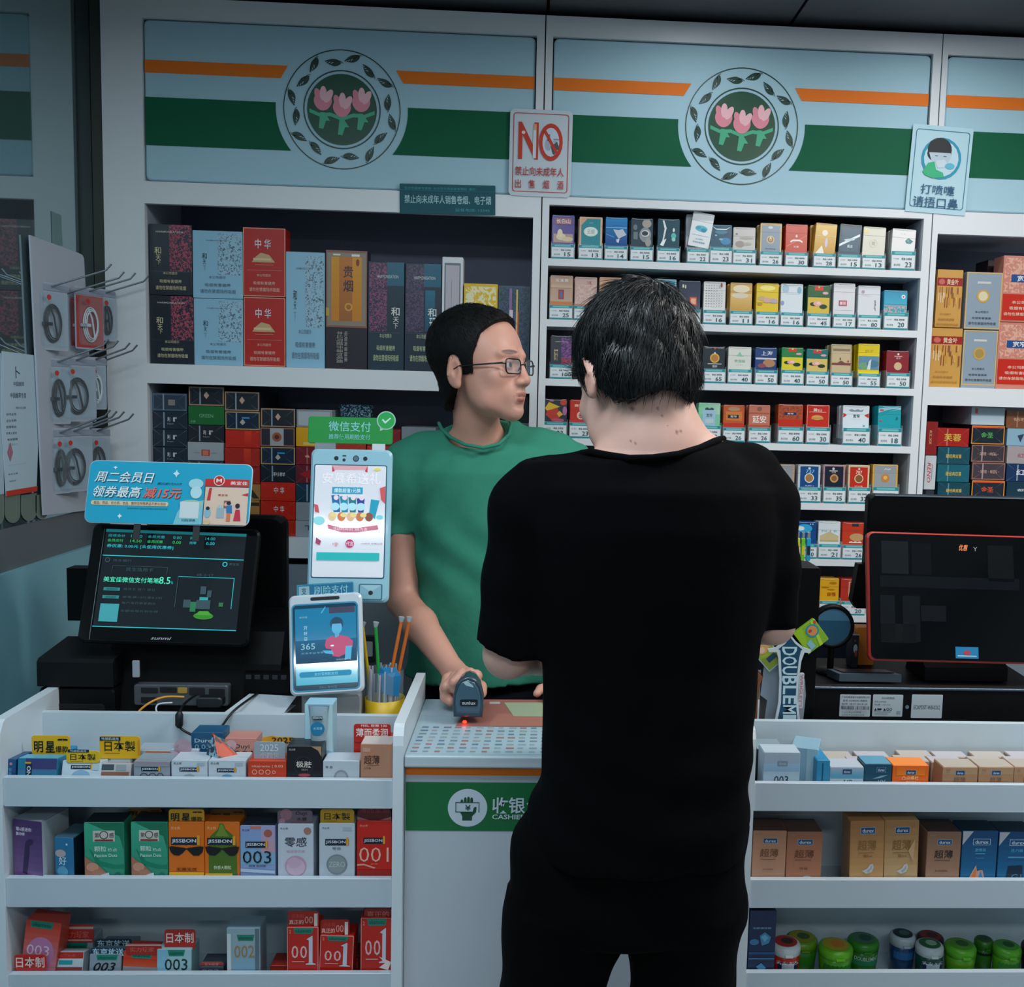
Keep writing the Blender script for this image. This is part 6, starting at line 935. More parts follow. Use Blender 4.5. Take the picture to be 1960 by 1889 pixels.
b = MB(M4); b.rbox((u_(686), -.001, v_(1148)), (u_(731), 0, v_(1117)), mat('#2c6c84', .4), r=.003); b.rbox((u_(688), -.0015, v_(1146)), (u_(729), -.0008, v_(1119)), mat('#88bccc', .3), r=.002)
b.flat([(u_(688), v_(1119)), (u_(729), v_(1119)), (u_(709), v_(1133))][::-1], -.0018, mat('#a8d0dc', .3)); b.disc(u_(709), v_(1134), .0045, -.0021, mat('#101820', .2), 14); b.build('code_reader', KB)
b = MB(M4); sx = lambda px: (px-586)/157*w4; b.rbox((sx(578), .004, v_(847)), (sx(742), .008, v_(795)), mat('#18903c', .3), r=.005)
paint(b, sx(578), v_(847), sx(742), v_(795), .0036, [('t', '微信支付', .24, .17, .74, .54, '#90d8d8', .3), ('t', '推荐使用刷脸支付', .245, .64, .735, .84, '#80ccc8', .5)])
bx, bz = sx(729), v_(800); b.disc(bx, bz, .019, .0034, mat('#a8d4c4', .3), 28); b.flat([(bx-.012, bz-.014), (bx-.004, bz-.018), (bx-.012, bz-.022)], .0034, mat('#a8d4c4', .3)); b.disc(bx, bz, .0168, .0031, mat('#1ca850', .3), 28)
b.flat([(bx-.009, bz+.001), (bx-.006, bz+.003), (bx-.002, bz-.002), (bx+.008, bz+.006), (bx+.0095, bz+.004), (bx-.002, bz-.007)][::-1], .0028, mat('#c8e8d8', .3)); b.build('pay_sign', t)
b = MB(M4); b.box((sx(592), .004, v_(860)), (sx(632), .008, v_(846)), mat('#98a8b0', .2, trans=.4)); b.box((sx(703), .004, v_(860)), (sx(728), .008, v_(846)), mat('#d0dce0', .2)); b.build('sign_clip', t)
b = MB(); c = PY(664, 1100, 2.13); b.rbox((c.x-.03, 2.125, DZ+.001), (c.x+.03, 2.15, PY(664, 1090, 2.13).z), mat('#8898a0', .4), r=.008, axis='z'); b.rbox((c.x-.07, 2.08, DZ+.0008), (c.x+.07, 2.2, DZ+.014), mat('#8898a0', .4), r=.01, axis='z'); b.build('stand', t)
# ---- small tilted tablet
t = thing('payment_tablet', 'white framed tablet showing a person in pink, tilted in front', 'tablet', (PY(622, 1300, 2.03).x, 2.05, DZ))
M5, w5, h5 = frame3((555, 1333), (697, 1324), (547, 1141), 1.985, 2.035)
b = MB(M5); b.rbox((0, 0, 0), (w5, .014, h5), mat('#c8d4dc', .3, coat=.3), r=.012, seg=5); b.build('body', t); TB = t.children[-1]
b = MB(M5); U = lambda u: u*w5; V = lambda v: (1-v)*h5
b.rbox((U(.04), -.0008, V(.965)), (U(.95), 0, V(.09)), mat('#2490b8', .25), r=.009, seg=4); b.rbox((U(.06), -.0014, V(.95)), (U(.93), -.0004, V(.105)), mat('#14445c', .06, coat=1), r=.007, seg=4)
b.rbox((U(.30), -.0006, V(.062)), (U(.70), 0, V(.028)), mat('#14202c', .2), r=.003)
e2 = lambda h: mat(h, .3, emit=.35)
paint(b, U(.09), V(.9), U(.92), V(.14), -.0017, [('r', 0, 0, 1, 1, mat('#1878a0', .05, emit=.3, coat=1)), ('r', 0, .72, 1, 1, mat('#4cb0c8', .05, emit=.3, coat=1)), ('g', 0, .42, 1, .72, '#146c94', '#104c6c'), ('r', .56, 0, .98, .08, e2('#383850')), ('p', [(.5, .0), (.44, .07), (.42, .07), (.5, -.02)], e2('#58a8c4')),
  ('e', .68, .22, .11, .09, e2('#1c4460')), ('e', .68, .27, .085, .09, e2('#58a8cc')), ('p', [(.61, .22), (.75, .22), (.76, .17), (.68, .13), (.6, .17)], e2('#183c54')), ('r', .645, .33, .715, .40, e2('#50a0c4')),
  ('p', [(.48, .5), (.5, .42), (.6, .375), (.66, .41), (.72, .37), (.86, .4), (.94, .46), (.93, .54), (.84, .54), (.82, .62), (.7, .66), (.6, .64), (.58, .55), (.5, .54)], e2('#b84c70')), ('p', [(.82, .52), (.92, .52), (.9, .68), (.8, .7)], e2('#50a8cc')), ('p', [(.44, .56), (.6, .57), (.62, .62), (.48, .6)], e2('#50a8cc')), ('e', .6, .505, .03, .012, e2('#d8dce8')),
  ('t', '365', .09, .46, .32, .54, e2('#88b8c8'), .6), ('t', '天天平台专享', .09, .575, .46, .6, e2('#68a8bc'), .4), ('t', '开', .14, .23, .2, .28, e2('#a8d0dc'), .5), ('t', '好', .14, .3, .2, .35, e2('#a8d0dc'), .5), ('t', '店', .14, .37, .2, .42, e2('#a8d0dc'), .5), ('t', '支付宝', .07, .1, .2, .125, e2('#88bccc'), .3), ('t', '以支付宝为准', .66, .68, .9, .7, e2('#a8c8d0'), .2),
  ('r', .1, .83, .86, .90, e2('#1c84a8')), ('c', .1, .865, .045, e2('#1c84a8')), ('c', .86, .865, .045, e2('#1c84a8')), ('t', '支付宝刷脸支付', .3, .845, .68, .885, e2('#80c8dc'), .3)], st=.00005)
paint(b, U(.09), V(.95), U(.92), V(.91), -.0017, [('t', 'Dfire 支付宝', .38, .2, .66, .85, '#5890a8', .2)])
b.build('screen', TB)
b = MB(M5); b.rbox((U(.1), .012, V(.02)), (U(.88), .015, V(-.115)), mat('#126c94', .3), r=.003)
paint(b, U(.1), V(.01), U(.88), V(-.11), .0118, [('b', '#48a0b8', .012), ('r', .03, .14, .22, 1, '#8cb0bc'), ('t', '支', .08, .25, .17, .85, '#14405c', 1), ('t', '刷脸支付', .30, .18, .9, .92, '#8cccd8', .2)]); b.build('pay_sign', t)
b = MB(); a, c = PY(577, 1366, 2.02), PY(690, 1335, 2.02); b.rbox((a.x, 2.02, DZ+.001), (c.x, 2.074, c.z+.008), mat('#a0a8ac', .5), r=.006); b.build('stand', t)
# ---- cup of straws
YS2 = 2.02; c0 = PY(731, 1350, YS2); R_ = (PY(770, 1350, YS2).x-PY(692, 1350, YS2).x)/2; zr = PY(731, 1345, YS2).z
t = thing('straw_tub', 'yellow and clear tub of drinking straws beside the kiosk', 'container', (c0.x, YS2+R_, DZ))
b = MB(); b.lathe([(R_*.9, .001), (R_*.95, .004), (R_, zr-DZ), (R_-.0015, zr-DZ), (R_*.93, .006), (0.001, .005)], (c0.x, YS2+R_, DZ), mat('#d8b010', .4), 32, cap=False); b.build('yellow_tub', t)
b = MB(); zt2 = PY(731, 1290, YS2).z; b.lathe([(R_*.92, .008), (R_*.93, zt2-DZ)], (c0.x, YS2+R_, DZ), mat('#c8d8e0', .1, trans=.85), 32, cap=False); b.build('clear_sleeve', t)
rnd = random.Random(3)
for k in range(46):
    a = rnd.random()*6.28; r = R_*.78*math.sqrt(rnd.random()); hh = PY(731, rnd.uniform(1280, 1302), YS2).z; x, y = c0.x+r*math.cos(a)*.95-.003, YS2+R_+r*math.sin(a)
    b = MB(); b.tube([(x, y, DZ+.007), (x+rnd.uniform(-.003, .003), y, hh)], .0021, mat(rnd.choice(['#c4ccd4', '#b8c4cc', '#a8b4c0', '#c8b8c4', '#a0bcc8']), .25, coat=.4), 5); b.build('wrapped_straw', None, 'thin paper wrapped straw standing in the yellow tub', 'straw', 'thin wrapped straws in the yellow tub', loc=(x, y, DZ))
for (x0, y0, x1, y1, c, lb) in ((708, 1285, 694, 1200, '#c8a818', 'yellow straw leaning left in the tub'), (726, 1272, 719, 1200, '#1c9c3c', 'green straw standing in the tub'), (745, 1272, 768, 1190, '#d87028', 'orange straw in the tub, left of two'), (758, 1276, 783, 1190, '#d06820', 'orange straw in the tub, right of two')):
    P, Q_ = PY(x0, y0+35, YS2+.03), PY(x1, y1, YS2+.03); b = MB(); b.tube([P, Q_], .0034, mat(c, .35), 8); b.tube([Q_, Q_+Vector((0, 0, .002)), Q_+Vector((.001, 0, .010))], [.0036, .0042, .0062], mat('#c8d4dc', .2, trans=.5), 8); b.build('straw', None, lb, 'straw', loc=tuple(P))
b = MB(); p = PY(752, 1300, YS2+.01); b.add([(p.x-.02, YS2+.012, p.z-.03), (p.x+.012, YS2+.008, p.z-.035), (p.x+.016, YS2+.01, p.z+.008), (p.x+.004, YS2+.016, p.z+.022), (p.x-.026, YS2+.02, p.z+.021), (p.x-.03, YS2+.02, p.z+.01), (p.x-.004, YS2+.01, p.z+.004)], [(0, 1, 6), (1, 2, 6), (2, 3, 6), (3, 4, 6), (4, 5, 6), (5, 0, 6)], mat('#1c7cb0', .3, coat=.4)); b.build('wrapper', None, 'crumpled blue wrapper pushed among the straws', 'wrapper', loc=tuple(p))
# ---- things on the cash desk
def onz(px, py, dz=.001): return PZ(px, py, ZCT+dz)
def sheet(name, lbl, cat, pts, dz, m, th=.0006, extra=None, par=None):
    P = [onz(x, y, dz) for x, y in pts]; b = MB(); b.prism([(p.x, p.y) for p in P][::-1], ZCT+dz+th, ZCT+dz, m, axis='z')
    if extra: extra(b, P, ZCT+dz+th)
    return b.build(name, None, lbl, cat, loc=tuple(P[0]))
def grid(b, P, z):
    rnd = random.Random(5); A, B, C, D = P       # back-left, back-right, front-right, front-left
    n, mrow = 24, 8
    for r in range(mrow):
        for c in range(n):
            u, v = (c+.15)/n, (r+.15)/mrow; u2, v2 = (c+.85*rnd.uniform(.7, 1))/n, (r+.6)/mrow
            q = lambda s_, t_: (A*(1-s_)+B*s_)*(1-t_)+(D*(1-s_)+C*s_)*t_
            vs = [q(u, v), q(u2, v), q(u2, v2), q(u, v2)]; col = rnd.choice(['#8c98a0', '#a0a8b0', '#788490', '#a8a098', '#b06860', '#5c7898', '#94a0a8'])
            b.add([(p.x, p.y, z+.0002) for p in vs][::-1], [(0, 1, 2, 3)], mat(col, .5))
sheet('price_sheet', 'white sheet of small printed product pictures on the cash desk', 'paper', [(806, 1390), (1300, 1395), (1322, 1446), (780, 1443)], .0002, mat('#c0ccd4', .4), extra=grid)
sheet('paper', 'plain white paper at the left back corner of the cash desk', 'paper', [(822, 1342), (880, 1341), (872, 1372), (812, 1370)], .0002, mat('#c4ccd4', .45))
sheet('leaflet', 'red leaflet lying beside the barcode scanner', 'leaflet', [(905, 1339), (1100, 1340), (1100, 1391), (872, 1390)], .0010, mat('#b8482c', .4), extra=lambda b, P, z: (b.add([tuple(onz(*q)+Vector((0, 0, .0016)))[:2]+(z+.0002,) for q in ((935, 1390), (1100, 1390), (1100, 1372), (950, 1366))], [(0, 1, 2, 3)], '#c8603c'), b.add([tuple(onz(*q))[:2]+(z+.0003,) for q in ((937, 1348), (957, 1348), (957, 1344), (937, 1344))], [(0, 1, 2, 3)], '#d8c8c0')))
sheet('paper_note', 'pale yellow note on the red leaflet', 'paper', [(965, 1345), (1100, 1345), (1100, 1372), (983, 1371)], .0020, mat('#b8b88c', .5))
sheet('desk_mat', 'clear plastic mat covering the cash desk papers', 'mat', [(814, 1340), (1255, 1340), (1330, 1449), (773, 1447)], .0030, mat('#c8d8e0', .1, trans=.93), th=.0012)
# barcode scanner
t = thing('barcode_scanner', 'dark grey blue handheld barcode scanner with a red light', 'scanner', tuple(PY(896, 1370, 1.985))); SC0 = PY(896, 1370, 1.985)
sc = lambda px, py, Y=1.985: PY(px, py, Y)
prof = [(866, 1352), (868, 1372), (923, 1373), (926, 1352), (925, 1330), (920, 1312), (911, 1299), (896, 1293), (882, 1298), (873, 1311), (867, 1330)]
cx, cz = sc(896, 1335).x, sc(896, 1335).z; ZS = ZCT+.0045
def ringp(k, Y, dz=0, kz=None): return [(cx+(sc(x, y).x-cx)*k, Y, max(cz+(sc(x, y).z-cz)*(kz or k)+dz, ZS)) for x, y in prof][::-1]
b = MB(); b.rings([ringp(.80, 1.981, .001), ringp(.93, 1.980), ringp(1, 1.986), ringp(1, 2.00), ringp(.93, 2.02, .002), ringp(.75, 2.045, .006), ringp(.45, 2.06, .008)], mat('#28404f', .28, coat=.5), True, smooth=True); b.build('head', t); SH = t.children[-1]
b = MB(); b.rings([ringp(.80, 1.9808, .001), ringp(.72, 1.9785, .002), ringp(.66, 1.9785, .002)], mat('#3c5c70', .25, coat=.6), True, smooth=True)
p, q_ = sc(881, 1349), sc(915, 1337); b.rbox((p.x, 1.977, p.z), (q_.x, 1.9786, q_.z), mat('#07080a', .15), r=.003); b.text('sunlux', p.x+.004, p.z+.003, q_.x-.004, q_.z-.003, 1.9768, '#b8ccd4', 1); 
p, q_ = sc(886, 1312), sc(906, 1304); b.flat([(p.x, q_.z), (p.x+.008, q_.z+.003), (q_.x, p.z+.002), (q_.x+.001, p.z-.002), (p.x+.006, p.z+.002)][::-1], 1.9782, mat('#a8c4d0', .2)); b.build('face_plate', SH)
b = MB(); p = sc(890, 1371); b.lathe([(.001, 0), (.0035, .001), (.004, .003), (.003, .005)], (p.x, 1.9785, ZS+.0005), mat('#ff2010', .3, emit=9), 12); b.build('red_light', SH)
b = MB(); p = sc(896, 1338); b.tube([(p.x, 2.03, p.z+.002), (p.x-.008, 2.06, p.z-.002), (p.x-.014, 2.09, p.z-.015), (p.x-.02, 2.11, p.z-.032)], [.012, .0125, .012, .012], mat('#1c2c38', .35), 12); b.build('handle', t)
# ---- right register
t = thing('cash_register', 'black till with a red framed customer display at the right', 'register', (PY(1800, 1300, 2.1).x, 2.15, DZ))
M6, w6, h6 = frame3((1664, 1264), (1992, 1272), (1677, 1017), 2.02, 2.085)
b = MB(M6); b.rbox((0, 0, 0), (w6, .02, h6), mat('#a83028', .35), r=.012, seg=5); b.build('frame', t); CF = t.children[-1]
b = MB(M6); b.rbox((.0035, -.0012, .0035), (w6-.003, 0, h6-.0035), mat('#040507', .07, coat=.5, spec=.2), r=.011, seg=5); b.build('glass', CF)
b = MB(M6); UV = lambda px, py: ((px-1668)/328*w6, (1267-py)/248*h6)
for (x0, y0, x1, y1, c) in ((1694, 1037, 1746, 1100, '#191c20'), (1752, 1040, 1790, 1100, '#0e1014'), (1690, 1104, 1960, 1126, '#111419'), (1690, 1142, 1718, 1230, '#15181d'), (1733, 1142, 1766, 1230, '#15181c'), (1690, 1196, 1758, 1232, '#17181a'), (1768, 1160, 1816, 1190, '#15171a'), (1900, 1040, 1950, 1110, '#121416')):
    p, q_ = UV(x0, y1), UV(x1, y0); b.rect(p[0], p[1], q_[0], q_[1], -.0016, mat(c, .08, coat=.5, spec=.1))
p, q_ = UV(1832, 1259), UV(1876, 1237); b.rect(p[0], p[1], q_[0], q_[1], -.002, mat('#1c78a8', .4)); b.disc((p[0]+q_[0])/2, (p[1]+q_[1])/2, .008, -.0023, mat('#a8404c', .4), sq=.6); b.rect(p[0]+.004, p[1]+.004, q_[0]-.004, p[1]+.006, -.0023, mat('#a8ccd8'))
p, q_ = UV(1844, 1052), UV(1862, 1040); b.text('优惠', p[0], p[1], q_[0], q_[1], -.0021, mat('#c87850', .4, emit=.3), 1, .3); p, q_ = UV(1872, 1052), UV(1880, 1044); b.text('Y', p[0], p[1], q_[0], q_[1], -.0021, '#8c9098'); b.build('screen', CF)
b = MB(); a, c = PY(1655, 1110, 2.17), PY(1995, 953, 2.17); b.rbox((a.x, 2.17, PY(1650, 1165, 2.17).z), (c.x, 2.20, c.z), BLK, r=.012); b.box((a.x+.012, 2.168, c.z-.0035), (c.x, 2.17, c.z-.0005), mat('#5c6c78', .3))
b.prism([(PY(x, y, 2.17).x, PY(x, y, 2.17).z) for x, y in ((1631, 1150), (1640, 1165), (1700, 1165), (1700, 1080), (1644, 1080))][::-1], 2.172, 2.198, BLK); b.build('seller_display', t)
b = MB(); a, c = PY(1570, 1381, 2.02), PY(1995, 1322, 2.02); b.prism([(2.02, DZ+.001), (2.02, c.z), (2.03, c.z+.006), (2.22, c.z+.012), (2.24, DZ+.001)], PY(1603, 1, 2.02).x, c.x, BLK2, axis='x'); b.prism([(2.03, DZ+.001), (2.03, c.z-.006), (2.22, c.z+.010), (2.24, DZ+.001)], a.x, PY(1603, 1, 2.02).x, BLK2, axis='x'); b.build('base_case', t); BC = t.children[-1]
b = MB(); z_ = c.z+.001; b.tube([(PY(1603, 1, 2.02).x, 2.019, z_), (c.x, 2.019, z_)], .0028, mat('#4c6070', .25, metal=.4), 8); b.build('edge_strip', BC)
def lab(x0, y0, x1, y1, art, nm='label'):
    p, q_ = PY(x0, y1, 2.0195), PY(x1, y0, 2.0195); b = MB(); b.rbox((p.x, 2.0192, p.z), (q_.x, 2.0199, q_.z), mat('#a8b4bc', .4), r=.0015, seg=2); paint(b, p.x, p.z, q_.x, q_.z, 2.019, art); b.build(nm, BC)
rb = random.Random(8)
lab(1606, 1330, 1667, 1371, [('t', '广州市商用电子设备有限公司', .05, .06, .95, .16, '#3c444c', .3), ('t', '型号 A3940202 收款机', .1, .22, .9, .31, '#3c444c', .2), ('t', '编号 18 07 0018 24', .06, .37, .9, .46, '#3c444c', .2)]+[('r', .05+.036*i, .5, .05+.036*i+rb.uniform(.008, .024), .66, '#1c2228') for i in range(25) if i != 12]+[('t', '产品合格证请勿撕毁', .06, .74, .7, .82, '#3c444c', .2), ('t', '北京市海淀区服务热线', .06, .86, .8, .94, '#3c444c', .1)])
lab(1669, 1330, 1729, 1371, [('t', 'POS收款机', .3, .1, .72, .2, '#3c444c', .3), ('t', '型号 A3940202', .06, .28, .45, .35, '#3c444c', .1), ('t', '电源 12V 5A', .06, .42, .6, .48, '#3c444c', .1), ('p', [(.06, .72), (.1, .6), (.14, .72)], '#1c2228'), ('r', .16, .62, .3, .7, '#1c2228'), ('p', [(.36, .72), (.4, .6), (.44, .72)], '#1c2228'), ('o', .5, .66, .03, .045, '#1c2228'), ('o', .6, .66, .03, .045, '#1c2228'), ('t', 'CCC', .8, .74, .93, .88, '#1c2228', .6), ('r', .06, .78, .6, .8, '#5c646c'), ('r', .06, .86, .5, .88, '#5c646c')])
lab(1743, 1330, 1805, 1374, [('t', 'ECKPDST-WB-0212', .08, .45, .92, .62, '#4c545c', .5)])
b = MB(); p = PY(1736, 1353, 2.0195); b.disc(p.x, p.z, .004, 2.0185, mat('#5c7484', .3), 14); b.build('round_sticker', BC)
b = MB(); a, c = PY(1596, 1312, 2.03), PY(1728, 1284, 2.03); zz2 = BC and PY(1800, 1322, 2.02).z+.012
b.prism([(a.x+.012, 2.035), (c.x, 2.035), (c.x-.02, 2.075), (a.x-.002, 2.075)], zz2+.016, zz2+.0005, mat('#3c4a54', .3), axis='z'); b.prism([(a.x+.022, 2.045), (c.x-.012, 2.045), (c.x-.03, 2.070), (a.x+.01, 2.070)], zz2+.018, zz2+.0165, mat('#0c0e11', .3), axis='z'); b.build('coin_tray', t)
b = MB(); a, c = PY(1766, 1296, 2.06), PY(1926, 1266, 2.06); b.prism([(2.05, zz2+.0005), (2.05, c.z-.012), (2.09, c.z+.01), (2.14, c.z+.01), (2.16, zz2+.0005)], a.x, c.x, BLK, axis='x'); b.rbox((a.x-.02, 2.07, c.z-.004), (c.x+.02, 2.15, c.z+.012), BLK, r=.004); b.build('display_foot', t)
# round customer facing mirror/scale
t = thing('round_mirror', 'round black rimmed mirror disc left of the right till', 'mirror', tuple(PY(1594, 1280, 2.10)))
M7 = Matrix.Translation(PY(1593, 1199, 2.10)); b = MB(M7); n = 40
b.rings([[(r*math.cos(-2*math.pi*j/n), y, r*math.sin(-2*math.pi*j/n)) for j in range(n)] for r, y in ((.037, -.002), (.040, -.006), (.0455, -.004), (.047, .006), (.044, .012), (.001, .014))], BLK, True, smooth=True); b.build('rim', t)
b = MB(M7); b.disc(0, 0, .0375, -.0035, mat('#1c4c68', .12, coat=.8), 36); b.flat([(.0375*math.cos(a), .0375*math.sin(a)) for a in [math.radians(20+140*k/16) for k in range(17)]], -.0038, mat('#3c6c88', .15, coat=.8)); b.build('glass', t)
p = PY(1593, 1240, 2.10); b = MB(); b.tube([(p.x, 2.108, zz2+.004), (p.x, 2.108, p.z+.005)], .007, BLK, 12); b.lathe([(.03, zz2+.0008), (.03, zz2+.006), (.008, zz2+.009)], (p.x, 2.108, 0), BLK, 24); b.build('stand', t)
# black rack, arrow sign, gum boxes
a, c = PY(1500, 1381, 2.0), PY(1572, 1084, 2.0)
t = thing('gum_rack', 'tall black rack between customer and right till', 'rack', ((a.x+c.x)/2, 2.05, DZ))
b = MB(); b.rbox((a.x-.03, 2.0, DZ+.001), (c.x, 2.09, PY(1540, 1086, 2.0).z), BLK, r=.004, seg=1); b.build('case', t)
b = MB(); p = PY(1512, 1084, 1.99); b.prism([(PY(1470, 1, 1.99).x, p.z-.001), (PY(1576, 1, 1.99).x, p.z-.004), (PY(1576, 1, 1.99).x, p.z+.002), (PY(1470, 1, 1.99).x, p.z+.006)], 1.985, 2.10, BLK); b.build('top_plate', t)
zt3 = PY(1512, 1084, 1.99).z+.0075
for i, (x0, x1, c1, c2, lb) in enumerate(((1520, 1531, '#c8c81c', '#c87c20', 'yellow lighter on top of the black rack'), (1531.5, 1541, '#68b81c', '#c8b818', 'green lighter on top of the black rack'), (1541.5, 1552, '#1c94b8', '#18242c', 'blue and black lighter on top of the black rack'))):
    p, q_ = PY(x0, 1078, 2.02), PY(x1, 1018, 2.02); b = MB(); b.rbox((p.x, 2.015, zt3), (q_.x, 2.024, zt3+.045), mat(c1, .25, coat=.5), r=.002); b.rbox((p.x+.001, 2.0165, zt3+.0455), (q_.x-.001, 2.0225, q_.z), mat('#c8d0d4', .2, metal=.8), r=.001); b.rect(p.x+.001, zt3+.012, q_.x-.001, zt3+.03, 2.0146, mat(c2, .4)); b.build('lighter', None, lb, 'lighter', loc=(p.x, 2.02, zt3))
ar = [(1512.5, 1214), (1500, 1229), (1484, 1240), (1470, 1242), (1472, 1248), (1487, 1248), (1490, 1260), (1492, 1300), (1490, 1345), (1482, 1384), (1532, 1384), (1527, 1340), (1529, 1300), (1534, 1265), (1540, 1249), (1551, 1250), (1553, 1244), (1538, 1239), (1524, 1228)]
YA = 1.978
t = thing('arrow_sign', 'white edged dark teal arrow sign with vertical lettering, right of the customer', 'sign', tuple(PY(1511, 1384, YA)))
Q = [(PY(x, y, YA).x, PY(x, y, YA).z) for x, y in ar]; Q = [(x, z) for x, z in Q]; cqx, cqz = PY(1511, 1300, YA).x, PY(1511, 1300, YA).z
b = MB(); b.prism(Q, YA, YA+.004, mat('#c0ccd2', .4))
inn = [(1512.5, 1219), (1503, 1232), (1490, 1242), (1494, 1245), (1495, 1262), (1496.5, 1300), (1495, 1345), (1487, 1386), (1527, 1386), (1523, 1340), (1524.5, 1300), (1529, 1262), (1533, 1245), (1536, 1243), (1522, 1232)]
b.flat([(PY(x, y, YA).x, PY(x, y, YA).z) for x, y in inn], YA-.0004, mat('#124460', .35)); zb_ = PY(1511, 1384, YA).z
b.box((PY(1486, 1, YA).x, YA, DZ+.001), (PY(1530, 1, YA).x, YA+.004, zb_), mat('#c0ccd2', .4))
for i, ch in enumerate('DOUBLEMINT'):
    y0 = 1238+i*18.6; w_ = 14.5 if i < 4 else 13
    p, q_ = PY(1511-w_, y0+16.2, YA), PY(1511+w_, y0, YA)
    if p.z < zb_-.02: break
    b.text(ch, p.x, p.z, q_.x, q_.z, YA-.0008, '#b4d0dc', 1.6, rot=-90)
b.build('arrow_board', t)
b = MB(); p, q_ = PY(1527, 1356, YA), PY(1540, 1288, YA); b.rbox((p.x, YA+.0005, p.z), (q_.x, YA+.003, q_.z), mat('#b4bcc4', .4), r=.003); b.text("WRIGLEY'S", p.x+.002, p.z+.003, q_.x-.002, q_.z-.003, YA+.0001, '#b86874', .6, rot=-90); b.build('side_tab', t)
b = MB(); P = [PY(x, y, YA+.02) for x, y in ((1462, 1275), (1500, 1260), (1540, 1300), (1542, 1330), (1536, 1384), (1462, 1384), (1468, 1340), (1455, 1330))]; b.prism([(p.x, p.z) for p in P][::-1], YA+.018, YA+.0195, mat('#8c98a4', .4)); b.build('paper_backing', t)
def gumbox(x, y, w_, h_, ang, c1, lbl, Y, art):
    p = PY(x, y, Y); M = Matrix.Translation(p) @ Matrix.Rotation(math.radians(ang), 4, 'Y'); b = MB(M); b.rbox((-w_/2, 0, -h_/2), (w_/2, .016, h_/2), mat(c1, .35), r=.002, seg=1); paint(b, -w_/2, -h_/2, w_/2, h_/2, -.0003, art); b.build('gum_box', None, lbl, 'box', loc=tuple(p))
GA = [('p', [(0, 0), (.4, 0), (.1, 1), (0, 1)], '#8cb424'), ('p', [(.55, 1), (.8, 0), (.9, 0), (.7, 1)], '#a8c840'), ('c', .66, .34, .26, '#1c88a0'), ('c', .66, .34, .2, '#c88850'), ('e', .58, .3, .08, .06, '#b83c34'), ('c', .93, .12, .06, '#c8384c'), ('p', [(.18, .62), (.4, .56), (.42, .9), (.2, .94)], '#7cb0bc')]
gumbox(1553, 1218, .050, .052, 52-90+0, '#7ca828', 'green gum box tilted right behind the arrow sign', YA+.012, GA)
gumbox(1467, 1250, .040, .066, -42, '#98a83c', 'olive gum box tilted left behind the arrow sign', YA+.012, [('b', '#a8bcc0', .06), ('e', .5, .3, .34, .18, '#d0a060'), ('e', .42, .34, .16, .08, '#e0b8a0'), ('r', .3, .62, .8, .78, '#28506c')])
b = MB(); p, q_ = PY(1427, 1348, 1.985), PY(1440, 1314, 1.985); b.rbox((p.x, 1.98, DZ+.001), (q_.x, 1.99, q_.z), mat('#6c98ac', .3, coat=.4), r=.002, seg=1); b.rbox((p.x-.001, 1.981, q_.z), (q_.x-.002, 1.989, q_.z+.02), mat('#0c3c38', .4), r=.002); b.build('small_tube', None, 'pale blue tube with dark green cap beside the customer', 'tube', loc=(p.x, 1.985, DZ))
b = MB(); P = [PY(x, y, 2.0) for x, y in ((1432, 1283), (1445, 1285), (1456, 1296), (1450, 1310), (1447, 1340))]; b.tube(P+[Vector((P[-1].x, 2.0, DZ+.001))], [.003, .006, .006, .005, .004, .003], mat('#8c5028', .3, coat=.5), 8); b.build('candy_stick', None, 'shiny orange brown wrapped stick beside the customer', 'candy', loc=tuple(P[-1]))
# odds and ends behind the right till
a, c = PY(1646, 1275, 2.13), PY(1668, 1208, 2.13); b = MB(); b.rbox((a.x, 2.165, zz2+.002), (c.x+.02, 2.20, c.z), mat('#d87c1c', .4), r=.002, seg=1); b.build('snack_box', None, 'orange box behind the left edge of the red framed display', 'box', loc=(a.x, 2.13, DZ))
a, c = PY(1629, 1275, 2.14), PY(1645, 1214, 2.14); b = MB(); b.rbox((a.x, 2.14, zz2+.002), (c.x, 2.18, c.z), mat('#1c2028', .4), r=.002, seg=1); paint(b, a.x, a.z, c.x, c.z, 2.1397, [('r', 0, 0, 1, .03, '#c8d0d8'), ('e', .5, .45, .3, .14, '#c8d0d8'), ('e', .6, .6, .2, .1, '#b04840'), ('c', .4, .2, .14, '#8c5040')]); b.build('snack_box', None, 'small black and white pack beside the orange box', 'box', loc=(a.x, 2.14, DZ))
